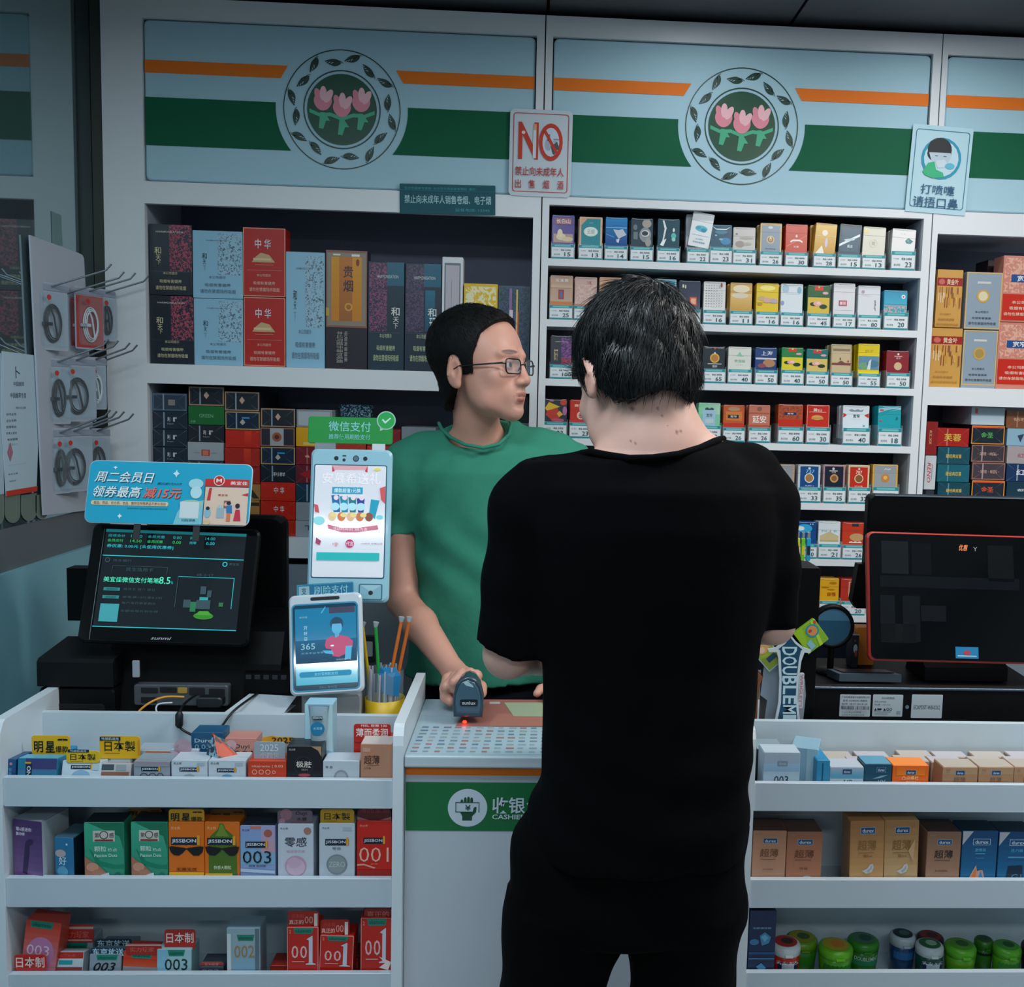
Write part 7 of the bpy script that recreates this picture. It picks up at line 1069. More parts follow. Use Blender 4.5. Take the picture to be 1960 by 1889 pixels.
# ---- goods on the left wall
def WP(px, py, off): return PX(px, py, XW+off)
def wplate(pts, off, th, m, b=None, M=None):
    b = b or MB(); P = [WP(x, y, off) for x, y in pts]; b.prism([(p.y, p.z) for p in P], XW+off-th, XW+off, m, axis='x'); return b
t = thing('hook_board', 'white hanging board with metal hooks on the left wall', 'rack', tuple(WP(110, 700, .01)))
wplate([(58, 450), (150, 484), (158, 488), (161, 495), (186, 975), (84, 986)], .012, .004, mat('#b4bcc8', .4)).build('board', t)
HK = [(90, 548), (118, 562), (143, 563), (172, 567), (104, 692), (125, 694), (150, 697), (166, 700), (108, 827), (122, 829), (138, 829), (158, 832)]
TIP = [(158, 525), (190, 532), (212, 541), (230, 552), (190, 692), (205, 688), (218, 676), (232, 682), (200, 807), (210, 810), (222, 806), (237, 808)]
HKP = []
for i, ((x, y), (tx, ty)) in enumerate(zip(HK, TIP)):
    A = WP(x, y, .012); Lh = .13 if i < 4 else .11
    # hook runs straight out from the wall, slightly rising
    e = A+Vector((Lh, 0, .012+.028)); tp = e+Vector((.012, 0, .014)); b = MB(); b.tube([A, A+Vector((.01, 0, 0)), e, tp], [.0022, .0022, .0022, .0024], mat('#98a0a8', .25, metal=.8), 8)
    b.build('hook', t); HKP.append(A)
def blister(i, off, w_, h_, red, lbl, wh=False):
    A = HKP[i]; s_ = off-.012; cy, zt0 = A.y, A.z+.006+.04*s_/.13; X = XW+off
    ca_, sa_ = math.cos(math.radians(-24)), math.sin(math.radians(-24))
    def RO(b): b.v = [(X+(p[0]-X)*ca_-(p[1]-cy)*sa_, cy+(p[0]-X)*sa_+(p[1]-cy)*ca_, p[2]) for p in b.v]
    o = thing('cable_pack', lbl, 'package', (X, cy, zt0), 'charging cable packs on the wall hooks')
    b = MB(); b.rbox((X-.001, cy-w_/2, zt0-h_), (X, cy+w_/2, zt0), mat('#a8b0bc', .4), r=.004, axis='x', seg=2); b.box((X, cy-w_/2, zt0-.018), (X+.0014, cy+w_/2, zt0-.004), mat('#8c98a8', .35))
    if red: b.box((X, cy-w_/2+.004, zt0-h_+.004), (X+.0008, cy+w_/2-.002, zt0-.02), mat('#b83c34', .4))
    RO(b); b.build('card', o)
    b = MB(); 
    for k in range(3):
        pts = [(X+.004+.002*k, cy+(w_*.26-.003*k)*math.cos(a_), zt0-h_*.6+(h_*.28-.004*k)*math.sin(a_)) for a_ in [2*math.pi*j/20 for j in range(21)]]; b.tube(pts, .0016, mat('#d8dce0' if wh else '#1c242c', .4), 6)
    b.box((X+.002, cy-w_*.34, zt0-h_*.64), (X+.014, cy-w_*.10, zt0-h_*.59), mat('#c8d0d8' if wh else '#3c4650', .4)); b.tube([(X+.006, cy-w_*.1, zt0-h_*.34), (X+.008, cy, zt0-h_*.5), (X+.006, cy+w_*.12, zt0-h_*.84)], .0022, mat('#d0d4d8' if wh else '#242c34', .4), 6); RO(b); b.build('cable_coil', o)
    b = MB(); b.rbox((X+.001, cy-w_*.42, zt0-h_*.94), (X+.014, cy+w_*.42, zt0-.022), mat('#dce8f0', .05, trans=.93), r=.008, axis='x'); RO(b); b.build('clear_cover', o)
    b = MB(); b.disc(0, 0, .006, 0, mat('#b83828', .4)); b.v = [(X+.0146, cy-w_*.2+p[0], zt0-.034+p[2]) for p in b.v]; RO(b); b.build('round_sticker', o)
blister(0, .020, .090, .150, False, 'black cable pack on the top left wall hook'); blister(2, .022, .065, .135, True, 'red backed cable pack, rear one of the top row', True)
blister(2, .045, .085, .145, True, 'red backed earphone pack, front one of the top row', True); blister(3, .050, .06, .125, False, 'cable pack at the right end of the top row')
blister(4, .018, .07, .150, False, 'cable pack at the back of the middle hook row'); blister(5, .036, .115, .150, False, 'coiled cable pack in front of the middle hook row'); blister(6, .05, .07, .125, False, 'pack with white adapter on the middle hook row', True)
blister(8, .018, .06, .150, False, 'cable pack at the back of the bottom hook row'); blister(9, .034, .110, .150, False, 'coiled cable pack in front of the bottom hook row'); blister(11, .046, .08, .14, False, 'cable pack at the right of the bottom hook row')
def wtext(b, s, x0, y0, x1, y1, off, m, bold=.4):
    P0, P1 = WP(x0, y1, off), WP(x1, y0, off); vs, fs, ext = text2d(s, bold); b.add([(XW+off, P0.y+(P1.y-P0.y)*a, P0.z+(P1.z-P0.z)*c) for a, c in vs], fs, m)
b = wplate([(4, 672), (68, 680), (75, 800), (70, 936), (12, 950), (2, 800)], .006, .0012, mat('#b4ccd8', .5))
for (s, x0, y0, x1, y1, c) in (('卜', 30, 702, 38, 724, '#20303c'), ('中国烟草', 26, 731, 46, 739, '#3c4c5c'), ('中国烟草专卖', 20, 752, 50, 762, '#2c3c4c'), ('零售许可证 副本', 30, 778, 50, 783, '#6c7c8c'), ('许可证号:', 12, 790, 32, 796, '#2c3c4c'), ('企业名称:', 12, 802, 32, 808, '#2c3c4c'), ('经营地址:', 12, 814, 32, 820, '#2c3c4c'), ('负责人姓名', 12, 826, 32, 832, '#2c3c4c'), ('有效期限', 14, 838, 34, 844, '#2c3c4c'), ('二〇二一', 16, 848, 34, 853, '#2c3c4c'), ('发证机关印章', 16, 886, 52, 891, '#5c6c7c'), ('核发日期', 16, 904, 34, 910, '#5c6c7c'), ('有效日', 18, 918, 30, 923, '#5c6c7c')): wtext(b, s, x0, y0, x1, y1, .0063, mat(c, .5))
P = [WP(x, y, .0066) for x, y in ((12, 940), (72, 930), (71, 940), (12, 950))]; b.add([tuple(p) for p in P], [(0, 3, 2, 1)], '#c83018')
P = [WP(x, y, .0066) for x, y in ((14, 866), (20, 846), (25, 866), (20, 884))]; b.add([tuple(p) for p in P], [(0, 3, 2, 1)], '#a87080')
b.build('licence_paper', None, 'pale printed licence paper with a red bottom edge, left wall', 'paper', loc=tuple(WP(36, 800, .006)))
wplate([(-30, 676), (2, 676), (8, 945), (-30, 952)], .004, .0012, mat('#a8c0cc', .5)).build('licence_paper', None, 'second licence paper cut off by the left frame edge', 'paper', loc=tuple(WP(0, 800, .004)))
wplate([(99, 404), (117, 412), (120, 470), (101, 470)], .0015, .001, mat('#6c8c8c', .5)).build('wall_label', None, 'small faded label above the hanging board', 'label', loc=tuple(WP(108, 440, .0015)))
t = thing('tab_strip', 'row of rounded pale tabs hanging under the licence papers', 'tag', tuple(WP(50, 970, .004)))
for x0, x1 in ((-16, 8), (10, 39), (41, 70), (68, 92)):
    xm, r = (x0+x1)/2, (x1-x0)/2; yb_ = 1004-(xm*.12)
    wplate([(x0, 948), (x1, 944)]+[(xm+r*math.cos(a_), yb_-18+18*math.sin(a_)) for a_ in [math.radians(k) for k in range(0, 181, 20)]], .003, .0012, mat('#6c7c70', .4)).build('tab', t)
# ================================================================== people : smooth fields turned into one skin
class Field:
    def __init__(s, xs, ys, zs):
        s.xs, s.ys, s.zs = [np.asarray(a, dtype=np.float64) for a in (xs, ys, zs)]
        s.F = np.full((len(s.xs), len(s.ys), len(s.zs)), .08)
        s.T = None
    def sub(s, c, R):
        i0, i1 = np.searchsorted(s.xs, c[0]-R), np.searchsorted(s.xs, c[0]+R)
        j0, j1 = np.searchsorted(s.ys, c[1]-R), np.searchsorted(s.ys, c[1]+R)
        k0, k1 = np.searchsorted(s.zs, c[2]-R), np.searchsorted(s.zs, c[2]+R)
        if i1 <= i0 or j1 <= j0 or k1 <= k0: return None
        sl = (slice(i0, i1), slice(j0, j1), slice(k0, k1))
        P = np.stack(np.meshgrid(s.xs[sl[0]], s.ys[sl[1]], s.zs[sl[2]], indexing='ij'), -1)
        if s.T is not None: P = (P-s.T[1]) @ s.T[0]      # world -> local (rows of T0 are local axes as columns)
        return sl, P
    def W(s, p):
        p = np.asarray(p, float); return s.T[0] @ p+s.T[1] if s.T is not None else p
    def comb(s, sl, d, k, op):
        a = s.F[sl]
        if op == '+':
            h = np.clip(.5+.5*(a-d)/k, 0, 1); s.F[sl] = a*(1-h)+d*h-k*h*(1-h)
        else:
            d = -d; h = np.clip(.5-.5*(a-d)/k, 0, 1); s.F[sl] = a*(1-h)+d*h+k*h*(1-h)
    def ell(s, c, r, k=.015, op='+', rot=None):
        q = s.sub(s.W(c), max(r)+.05)
        if q is None: return s
        sl, P = q; v = P-np.asarray(c, float)
        if rot is not None: v = v @ rot
        r = np.asarray(r, float); n = np.sqrt(((v/r)**2).sum(-1)); n2 = np.sqrt(((v/(r*r))**2).sum(-1))+1e-9
        s.comb(sl, n*(n-1)/n2, k, op); return s
    def cap(s, a, b, ra, rb, k=.015, op='+'):
        a, b = np.asarray(a, float), np.asarray(b, float); m = (a+b)/2
        q = s.sub(s.W(m), np.linalg.norm(b-a)/2+max(ra, rb)+.05)
        if q is None: return s
        sl, P = q; ab = b-a; L = (ab@ab)+1e-12; t = np.clip(((P-a)@ab)/L, 0, 1)
        d = np.linalg.norm(P-a-t[..., None]*ab, axis=-1)-(ra+(rb-ra)*t); s.comb(sl, d, k, op); return s
    def chain(s, pts, rs, k=.012, op='+'):
        for i in range(len(pts)-1): s.cap(pts[i], pts[i+1], rs[i], rs[i+1], k, op)
        return s
    def col(s, rows, k=.02, op='+', p=2.3):   # rows : z, cx, a, cy, b
        rows = np.array(sorted(rows)); z0, z1 = rows[0, 0], rows[-1, 0]
        k0, k1 = np.searchsorted(s.zs, z0-.03), np.searchsorted(s.zs, z1+.03)
        sl = (slice(None), slice(None), slice(k0, k1)); z = s.zs[k0:k1]
        cx, a, cy, b = [np.interp(z, rows[:, 0], rows[:, i]) for i in (1, 2, 3, 4)]
        X, Y = s.xs[:, None, None], s.ys[None, :, None]
        n = (np.abs((X-cx)/a)**p+np.abs((Y-cy)/b)**p)**(1/p); d = (n-1)*np.minimum(a, b)
        d = np.maximum(d, np.maximum(z0-z, z-z1)); s.comb(sl, d, k, op); return s
    def cut(s, f):   # keep where f <= 0
        P = np.stack(np.meshgrid(s.xs, s.ys, s.zs, indexing='ij'), -1); s.F = np.maximum(s.F, f(P)); return s
    def add(s, f):
        P = np.stack(np.meshgrid(s.xs, s.ys, s.zs, indexing='ij'), -1); s.F = s.F+f(P); return s
    def mesh(s):
        F = s.F; F[0] = F[-1] = .05; F[:, 0] = F[:, -1] = .05; F[:, :, 0] = F[:, :, -1] = .05
        ins = F < 0; nx, ny, nz = F.shape
        c = [ins[i:nx-1+i, j:ny-1+j, k:nz-1+k] for i in (0, 1) for j in (0, 1) for k in (0, 1)]
        sm = sum(a.astype(np.int8) for a in c); act = (sm > 0) & (sm < 8)
        I, J, K = np.nonzero(act); idx = -np.ones(act.shape, np.int64); idx[I, J, K] = np.arange(len(I))
        acc = np.zeros((len(I), 3)); cnt = np.zeros(len(I)); G = (s.xs, s.ys, s.zs)
        for ax in range(3):
            o = [0, 0, 0]; o[ax] = 1
            for u in (0, 1):
                for v in (0, 1):
                    d = [0, 0, 0]; oth = [q for q in range(3) if q != ax]; d[oth[0]] = u; d[oth[1]] = v
                    a = F[I+d[0], J+d[1], K+d[2]]; b = F[I+d[0]+o[0], J+d[1]+o[1], K+d[2]+o[2]]
                    m = (a < 0) != (b < 0); t = np.where(m, a/np.where(m, a-b, 1), 0); base = [I+d[0], J+d[1], K+d[2]]
                    for q in range(3):
                        g0 = G[q][base[q]]
                        acc[:, q] += np.where(m, g0+(t*(G[q][np.minimum(base[q]+1, len(G[q])-1)]-g0) if q == ax else 0), 0)
                    cnt += m
        V = acc/cnt[:, None]; faces = []
        for ax in range(3):
            sl0 = [slice(1, None)]*3; sl0[ax] = slice(0, -1)
            a = ins[:-1, :-1, :-1] if False else ins
            A = ins[tuple(slice(0, -1) if q == ax else slice(1, -1) for q in range(3))]; B = ins[tuple(slice(1, None) if q == ax else slice(1, -1) for q in range(3))]
            ed = np.nonzero(A != B); e = [ed[q]+(0 if q == ax else 1) for q in range(3)]; o1, o2 = [(ax+1) % 3, (ax+2) % 3]
            def g(du, dv):
                q_ = [x.copy() for x in e]; q_[o1] -= du; q_[o2] -= dv; return idx[q_[0], q_[1], q_[2]]
            Q = np.stack([g(1, 1), g(0, 1), g(0, 0), g(1, 0)], 1); flip = ~A[ed]; Q[flip] = Q[flip][:, ::-1]; faces.append(Q)
        return V, np.concatenate(faces)
def skin_mat(name, c, rough=.5, sss=.08, colattr=True):
    m = bpy.data.materials.new(name); m.use_nodes = True; nt = m.node_tree; b = nt.nodes['Principled BSDF']
    b.inputs['Roughness'].default_value = rough; b.inputs['Subsurface Weight'].default_value = sss; b.inputs['Subsurface Radius'].default_value = (.012, .005, .003)
    b.inputs['Base Color'].default_value = (*hexc(c), 1)
    if colattr:
        a = nt.nodes.new('ShaderNodeVertexColor'); a.layer_name = 'tone'; nt.links.new(a.outputs[0], b.inputs['Base Color'])
    n = nt.nodes.new('ShaderNodeTexNoise'); n.inputs['Scale'].default_value = 220; bp = nt.nodes.new('ShaderNodeBump'); bp.inputs['Strength'].default_value = .06; bp.inputs['Distance'].default_value = .001
    tc = nt.nodes.new('ShaderNodeTexCoord'); nt.links.new(tc.outputs['Object'], n.inputs['Vector']); nt.links.new(n.outputs['Fac'], bp.inputs['Height']); nt.links.new(bp.outputs[0], b.inputs['Normal'])
    return m
def cloth(h, rough=.85, scale=900):
    m = bpy.data.materials.new('woven_cloth'); m.use_nodes = True; nt = m.node_tree; b = nt.nodes['Principled BSDF']
    b.inputs['Base Color'].default_value = (*hexc(h), 1); b.inputs['Roughness'].default_value = rough; b.inputs['Sheen Weight'].default_value = .0; b.inputs['Specular IOR Level'].default_value = .08
    tc = nt.nodes.new('ShaderNodeTexCoord'); n = nt.nodes.new('ShaderNodeTexNoise'); n.inputs['Scale'].default_value = 14; n.inputs['Detail'].default_value = 4
    bp = nt.nodes.new('ShaderNodeBump'); bp.inputs['Strength'].default_value = .35; bp.inputs['Distance'].default_value = .01
    nt.links.new(tc.outputs['Object'], n.inputs['Vector']); nt.links.new(n.outputs['Fac'], bp.inputs['Height']); nt.links.new(bp.outputs[0], b.inputs['Normal']); return m
def put(name, V, Fc, m, parent, colour=None):
    me = bpy.data.meshes.new(name); L = np.array(parent.location)
    V2 = V-L; me.vertices.add(len(V2)); me.vertices.foreach_set('co', V2.ravel()); nf = len(Fc)
    me.loops.add(nf*4); me.loops.foreach_set('vertex_index', Fc.ravel().astype(np.int32)); me.polygons.add(nf)
    me.polygons.foreach_set('loop_start', np.arange(0, nf*4, 4, dtype=np.int32)); me.polygons.foreach_set('loop_total', np.full(nf, 4, np.int32)); me.update(calc_edges=True)
    me.polygons.foreach_set('use_smooth', np.ones(nf, bool)); me.materials.append(m)
    if colour is not None:
        ca = me.color_attributes.new('tone', 'FLOAT_COLOR', 'POINT'); c4 = np.ones((len(V), 4)); c4[:, :3] = colour; ca.data.foreach_set('color', c4.ravel())
    me.validate(); o = bpy.data.objects.new(name, me); COL.objects.link(o); o.parent = parent; return o
def axis_grid(segs):   # list of (start, end, step)
    out = []
    for a, b, st in segs: out += list(np.arange(a, b-1e-9, st))
    out.append(segs[-1][1]); return np.array(out)
def head_local(F, hair_wide=1.0, features=True):
    F.ell((0, -.014, .050), (.078, .098, .088), .02).ell((0, .041, .020), (.066, .066, .090), .03)
    F.ell((0, .045, -.045), (.059, .058, .058), .025).ell((0, .087, -.087), (.022, .019, .019), .02)
    for sx in (-1, 1): F.ell((sx*.040, .044, -.042), (.024, .032, .036), .025)
    F.cap((-.045, .050, -.068), (0, .085, -.088), .016, .016, .02).cap((.045, .050, -.068), (0, .085, -.088), .016, .016, .02)
    if features:
        for sx in (-1, 1):
            F.ell((sx*.044, .073, -.014), (.022, .020, .020), .02)
            F.ell((sx*.033, .110, .010), (.020, .016, .013), .012, '-')
            F.cap((sx*.014, .106, .030), (sx*.046, .088, .032), .007, .006, .014)
            F.ell((sx*.0320, .0925, .009), (.0165, .0135, .0135), .004)                 # lids over the eyeball
            F.cap((sx*.0215, .1085, .0075), (sx*.041, .1030, .0085), .0054, .0040, .002, '-')   # eye slit
        F.cap((0, .103, .022), (0, .1175, -.020), .0075, .0105, .012).ell((0, .1200, -.026), (.0125, .011, .010), .008)
        for sx in (-1, 1):
            F.ell((sx*.014, .112, -.029), (.0085, .011, .008), .006); F.ell((sx*.007, .116, -.0365), (.0035, .005, .003), .002, '-')
        F.ell((0, .090, -.053), (.034, .020, .028), .016)
        F.chain([(-.025, 0.0970, -.058), (-.008, 0.1095, -.0535), (0, 0.1105, -.055), (.008, 0.1095, -.0535), (.025, 0.0970, -.058)], [.003, .005, .0045, .005, .003], .005)
        F.chain([(-.020, 0.0970, -.064), (0, 0.1075, -.0665), (.020, 0.0970, -.064)], [.003, .0055, .003], .005)
        F.chain([(-.026, 0.1000, -.0585), (0, 0.1155, -.0595), (.026, 0.1000, -.0585)], [.001, .0017, .001], .002, '-')
        F.ell((0, .109, -.0775), (.018, .008, .005), .010, '-')
    for sx in (-1, 1):
        q = math.radians(12)*sx
        F.ell((sx*.077, -.010, -.004), (.0075, .019, .033), .006); F.ell((sx*.076, -.004, -.030), (.006, .009, .010), .006)
        F.ell((sx*.088, -.004, .001), (.0085, .0105, .019), .003, '-'); F.cap((sx*.084, -.022, -.010), (sx*.085, -.012, .026), .0030, .0030, .003)
def axes_T(fwd, up, origin):
    f = np.array(fwd, float); f /= np.linalg.norm(f); u = np.array(up, float); u -= f*(u@f); u /= np.linalg.norm(u); r = np.cross(f, u)
    return (np.stack([r, f, u], 1), np.array(origin, float))
def strands(V, Q, T, HCc, crown, N, lens, wid, lifts, seed, zlow=None):
    rnd = np.random.RandomState(seed)
    VL = (V-T[1]) @ T[0]; N_ = np.zeros_like(VL); fn = np.cross(VL[Q[:, 2]]-VL[Q[:, 0]], VL[Q[:, 3]]-VL[Q[:, 1]])
    for k in range(4): np.add.at(N_, Q[:, k], fn)
    N_ /= np.linalg.norm(N_, axis=1)[:, None]+1e-12
    if (N_*(VL-HCc)).sum() < 0: N_ = -N_
    cand = np.nonzero(((N_*(VL-HCc)).sum(1) > .03) & ((VL[:, 1] < .05) | (VL[:, 2] > .08)))[0]
    vs, fs = [], []
    for i in rnd.choice(cand, N):
        p, n = VL[i], N_[i]; t = p-crown; t = t-n*(t@n); L_ = np.linalg.norm(t)+1e-6; t /= L_
        t = t+np.cross(n, t)*rnd.normal()*.25+np.array([0, .35*(p[1] < -.02)*(p[2] < .02), -.35*(L_ > .05)]); t -= n*(t@n); t /= np.linalg.norm(t)
        low = zlow is not None and (T[0] @ p+T[1])[2] < zlow
        ln = rnd.uniform(.007, .014) if low else rnd.uniform(*lens); w_ = rnd.uniform(*wid); lift = rnd.uniform(*lifts)*(.6 if low else 1); ks = 5
        pts = []
        for k in range(ks):
            q_ = p+t*ln*k/(ks-1)-n*4.5*(ln*k/(ks-1))**2*(.7 if low else 1); pts.append(q_+n*lift*(.25+k/(ks-1)))
        b0 = len(vs); sd = np.cross(t, n)
        for k, q_ in enumerate(pts):
            ww = w_*(1-k/(len(pts)-.6))
            for o_ in (sd*ww, -sd*ww, n*ww*1.2): vs.append(T[0] @ (q_+o_)+T[1])
        for k in range(len(pts)-1):
            for j in range(3): a1, a2_ = b0+k*3+j, b0+k*3+(j+1) % 3; fs.append((a1, a2_, a2_+3, a1+3))
    return np.array(vs), np.array(fs)
v3 = lambda px, py, Y: np.array(PY(px, py, Y))
# ------------------------------------------------------------------ seller
SK1 = np.array(hexc('#d69e8a'))
seller = thing('person', 'person in a green T-shirt and glasses holding a scanner, looking right', 'person', (float(v3(930, 1000, 2.42)[0]), 2.42, 0))
hc = v3(914, 711, 2.33); a_ = math.radians(61)
T1 = axes_T((math.sin(a_), -math.cos(a_), .06), (.02, 0, 1), hc)
hx, hy, hz = hc
F = Field(axis_grid([(hx-.36, hx-.135, .006), (hx-.135, hx+.14, .0022), (hx+.14, hx+.36, .006)]), axis_grid([(1.96, 2.20, .0045), (2.20, 2.46, .0024), (2.46, 2.62, .006)]), axis_grid([(0.0, .80, .012), (.80, 1.0, .004), (1.0, hz-.14, .006), (hz-.14, hz+.16, .0022)]))
# trunk, legs (under the clothes)
Z = lambda py, Y=2.42: v3(930, py, Y)[2]
Xp = lambda px, py, Y=2.42: v3(px, py, Y)[0]
cxT = Xp(940, 1000)
F.col([(Z(880), cxT, .15, 2.43, .09), (Z(1000), cxT, .145, 2.43, .10), (.95, cxT, .125, 2.43, .085), (.80, cxT, .12, 2.43, .08)], .02)
for sx in (-1, 1): F.chain([(cxT+sx*.08, 2.43, .84), (cxT+sx*.085, 2.42, .45), (cxT+sx*.085, 2.44, .08), (cxT+sx*.09, 2.34, .04)], [.07, .055, .042, .036], .02)
nb = v3(915, 850, 2.41); F.cap((hx-.008, hy+.03, hz-.04), nb, .050, .054, .03)
F.cap(nb+[0, .01, -.02], v3(800, 880, 2.42), .05, .045, .04).cap(nb+[0, .01, -.02], v3(1070, 885, 2.42), .05, .045, .04)
sh, el, wr = v3(790, 890, 2.42), v3(771, 1150, 2.36), v3(868, 1284, 2.145)
F.chain([sh, v3(770, 1020, 2.40), el], [.046, .038, .0345], .02).chain([el, el*.65+wr*.35, wr], [.034, .037, .0235], .015)
sh2, el2, wr2 = v3(1085, 890, 2.42), v3(1120, 1150, 2.42), v3(1085, 1320, 2.24)
F.chain([sh2, el2], [.045, .035], .02).chain([el2, wr2], [.034, .024], .015)
# right hand closed on the scanner handle
pc = v3(890, 1308, 2.085); F.cap(wr, pc+[0, .01, .004], .023, .026, .012).ell(pc, (.030, .030, .024), .012)
kn = [v3(872, 1296, 2.075), v3(884, 1290, 2.068), v3(899, 1289, 2.066), v3(912, 1293, 2.070)]
for i, k0 in enumerate(kn):
    dx = (-.012, -.008, -.003, .004)[i]; m1 = k0+[dx-.006, -.012, -.014-.003*(i == 0)]; m2 = m1+[dx*.4+.004, .006, -.016]; m3 = m2+[.008, .012, -.006]
    m2[2] = max(m2[2], ZCT+.014); m3[2] = max(m3[2], ZCT+.013)
    F.chain([pc*.3+k0*.7, k0, m1, m2, m3], [.0125, .0115, .0098, .009, .008], .004)
F.chain([v3(858, 1300, 2.10), v3(853, 1318, 2.085), v3(853, 1335, 2.072), v3(862, 1343, 2.062)], [.0135, .0120, .0105, .009], .006)
F.chain([pc+[.018, .005, 0], pc+[.032, -.004, -.006], pc+[.034, -.022, -.012], pc+[.030, -.034, -.016]], [.013, .012, .0105, .009], .006)
# left hand flat on the desk
p2 = wr2+np.array([-.01, -.035, -.012]); p2[2] = max(p2[2], ZCT+.022); F.cap(wr2, p2, .022, .021, .012).ell(p2+[0, -.012, -.002], (.034, .036, .014), .01)
for i in range(4):
    b0 = p2+np.array([-.027+.018*i, -.04, -.004]); L_ = (.05, .062, .066, .058)[i]; F.chain([b0, b0+[-.002+.001*i, -L_*.55, .003], b0+[-.003+.002*i, -L_, -.010]], [.0095, .0088, .0075], .004)
F.chain([p2+[-.028, -.005, -.003], p2+[-.048, -.026, -.004], p2+[-.056, -.046, -.008]], [.012, .010, .0085], .005)
F.T = T1; head_local(F); F.T = None
V, Q = F.mesh()
Lh = (V-T1[1]) @ T1[0]
col = np.tile(SK1, (len(V), 1))
def tint(mask, c): 
    m = np.clip(mask, 0, 1)[:, None]; col[:] = col*(1-m)+np.array(hexc(c))*m
g3 = lambda c, r: np.exp(-(((Lh-np.array(c))/np.array(r))**2).sum(1))
tint(.35*g3((-.045, .07, -.02), (.03, .03, .025))+.3*g3((0, .122, -.024), (.016, .014, .014)), '#b8705c')
tint(.35*g3((0, .095, -.075), (.045, .03, .02))+.3*g3((0, .11, -.042), (.02, .02, .007)), '#8f8078')
lip = np.maximum(g3((0, .111, -.0535), (.024, .014, .0042)), g3((0, .109, -.0665), (.020, .014, .0055))); tint(np.clip((lip-.38)*5, 0, .85), '#a85c54')
for sx in (-1, 1): tint(np.clip((g3((sx*.032, .100, .0350), (.021, .022, .0052))-.3)*4, 0, .8), '#38282a'); tint(.3*g3((sx*.085, -.005, -.004), (.012, .02, .03)), '#b87060')
body1 = put('body', V, Q, skin_mat('skin', '#d69e8a', .45), seller, col)
for sx in (-1, 1):
    b = MB(); c = T1[0] @ np.array([sx*.0315, .0935, .008])+T1[1]
    R3_ = T1[0]
    vs, fs = [], []; n, m_ = 16, 10
    for i in range(m_+1):
        th = math.pi*i/m_
        for j in range(n):
            ph = 2*math.pi*j/n; l = np.array([math.sin(th)*math.cos(ph), math.cos(th), math.sin(th)*math.sin(ph)])*.0118; vs.append(tuple(c+R3_ @ l))
    fsw, fsi = [], []
    for i in range(m_):
        for j in range(n):
            f = (i*n+j, i*n+(j+1) % n, (i+1)*n+(j+1) % n, (i+1)*n+j); (fsi if i < 2 else fsw).append(f)
    b.add(vs, fsw, mat('#c8c4c0', .2, coat=.5), True); b.add(vs, fsi, mat('#1c1410', .1, coat=1), True); b.build('eyeball', body1)
# hair
FH = Field(np.arange(hx-.13, hx+.13, .0024), np.arange(hy-.13, hy+.13, .0024), np.arange(hz-.12, hz+.16, .0024)); FH.T = T1
FH.ell((0, -.014, .050), (.078, .098, .088), .02).ell((0, .041, .020), (.066, .066, .090), .03); FH.cap((0, -.034, -.04), (0, -.026, -.10), .052, .044, .03)
P = np.stack(np.meshgrid(FH.xs, FH.ys, FH.zs, indexing='ij'), -1); Pl = (P-T1[1]) @ T1[0]
yl = np.interp(Pl[..., 2], [-.10, -.075, -.045, -.03, -.012, -.008, .03, .05, .075, .098, .12, .15], [-.075, -.060, -.038, -.028, -.022, .030, .036, .044, .050, .070, .098, .13])
nz_ = 0
thick = np.interp(Pl[..., 2], [-.1, -.03, .05, .11], [.0015, .004, .007, .011])
FH.F = np.maximum(FH.F-thick+nz_, Pl[..., 1]-yl); FH.F = np.maximum(FH.F, -(Pl[..., 2]+.082-.5*np.maximum(-.02-Pl[..., 1]-.03, 0)*0))
for sx in (-1, 1): FH.ell((sx*.09, -.013, -.001), (.034, .024, .037), .003, '-')
FH.T = None
V, Q = FH.mesh(); hairm = mat('#0a0a0b', .6, spec=.25); put('hair', V, Q, hairm, seller); SELL_HAIR = (V, Q)
st = put('strands', *strands(*SELL_HAIR, T1, np.array([0, -.014, .040]), np.array([0, -.06, .12]), 4200, (.006, .013), (.0004, .0008), (.0004, .0022), 5), hairm, seller); st['kind'] = 'stuff'
# shirt
SHG = cloth('#3d8c74')
F = Field(np.arange(hx-.30, hx+.34, .0055), np.arange(2.22, 2.60, .0055), np.arange(.79, 1.52, .0055))
r_ = lambda py, xl, xr, b, cy=2.42: (Z(py), (Xp(xl, py)+Xp(xr, py))/2, (Xp(xr, py)-Xp(xl, py))/2, cy, b)
F.col([r_(812, 872, 985, .05, 2.43), r_(832, 822, 1040, .07, 2.43), r_(862, 780, 1085, .095), r_(900, 778, 1100, .115), r_(1000, 788, 1105, .125), r_(1120, 795, 1106, .125), r_(1200, 786, 1102, .12), r_(1270, 777, 1094, .12), (.828, (Xp(770, 1320)+Xp(1090, 1320))/2, (Xp(1090, 1320)-Xp(770, 1320))/2, 2.42, .12)], .01, p=2.4)
F.chain([v3(812, 872, 2.42), v3(788, 892, 2.42), v3(770, 1030, 2.40)], [.052, .058, .047], .03).chain([v3(1045, 872, 2.42), v3(1085, 895, 2.42), v3(1108, 1030, 2.42)], [.05, .058, .048], .03)
F.cap(v3(1050, 865, 2.42), v3(940, 845, 2.43), .048, .05, .03)
def seller_cut(P):
    x, y, z = P[..., 0], P[..., 1], P[..., 2]; out = (x < Xp(801, 1022)) | (x > Xp(1104, 1022))
    zc = Z(1021)+.15*(x-Xp(770, 1022)) 
    a = np.where(out & (z > Z(1190)), zc-z, -1); b = np.where(out & (z <= Z(1190)) & (x < Xp(770, 1250)-.0), .01, -1); return np.maximum(a, b)
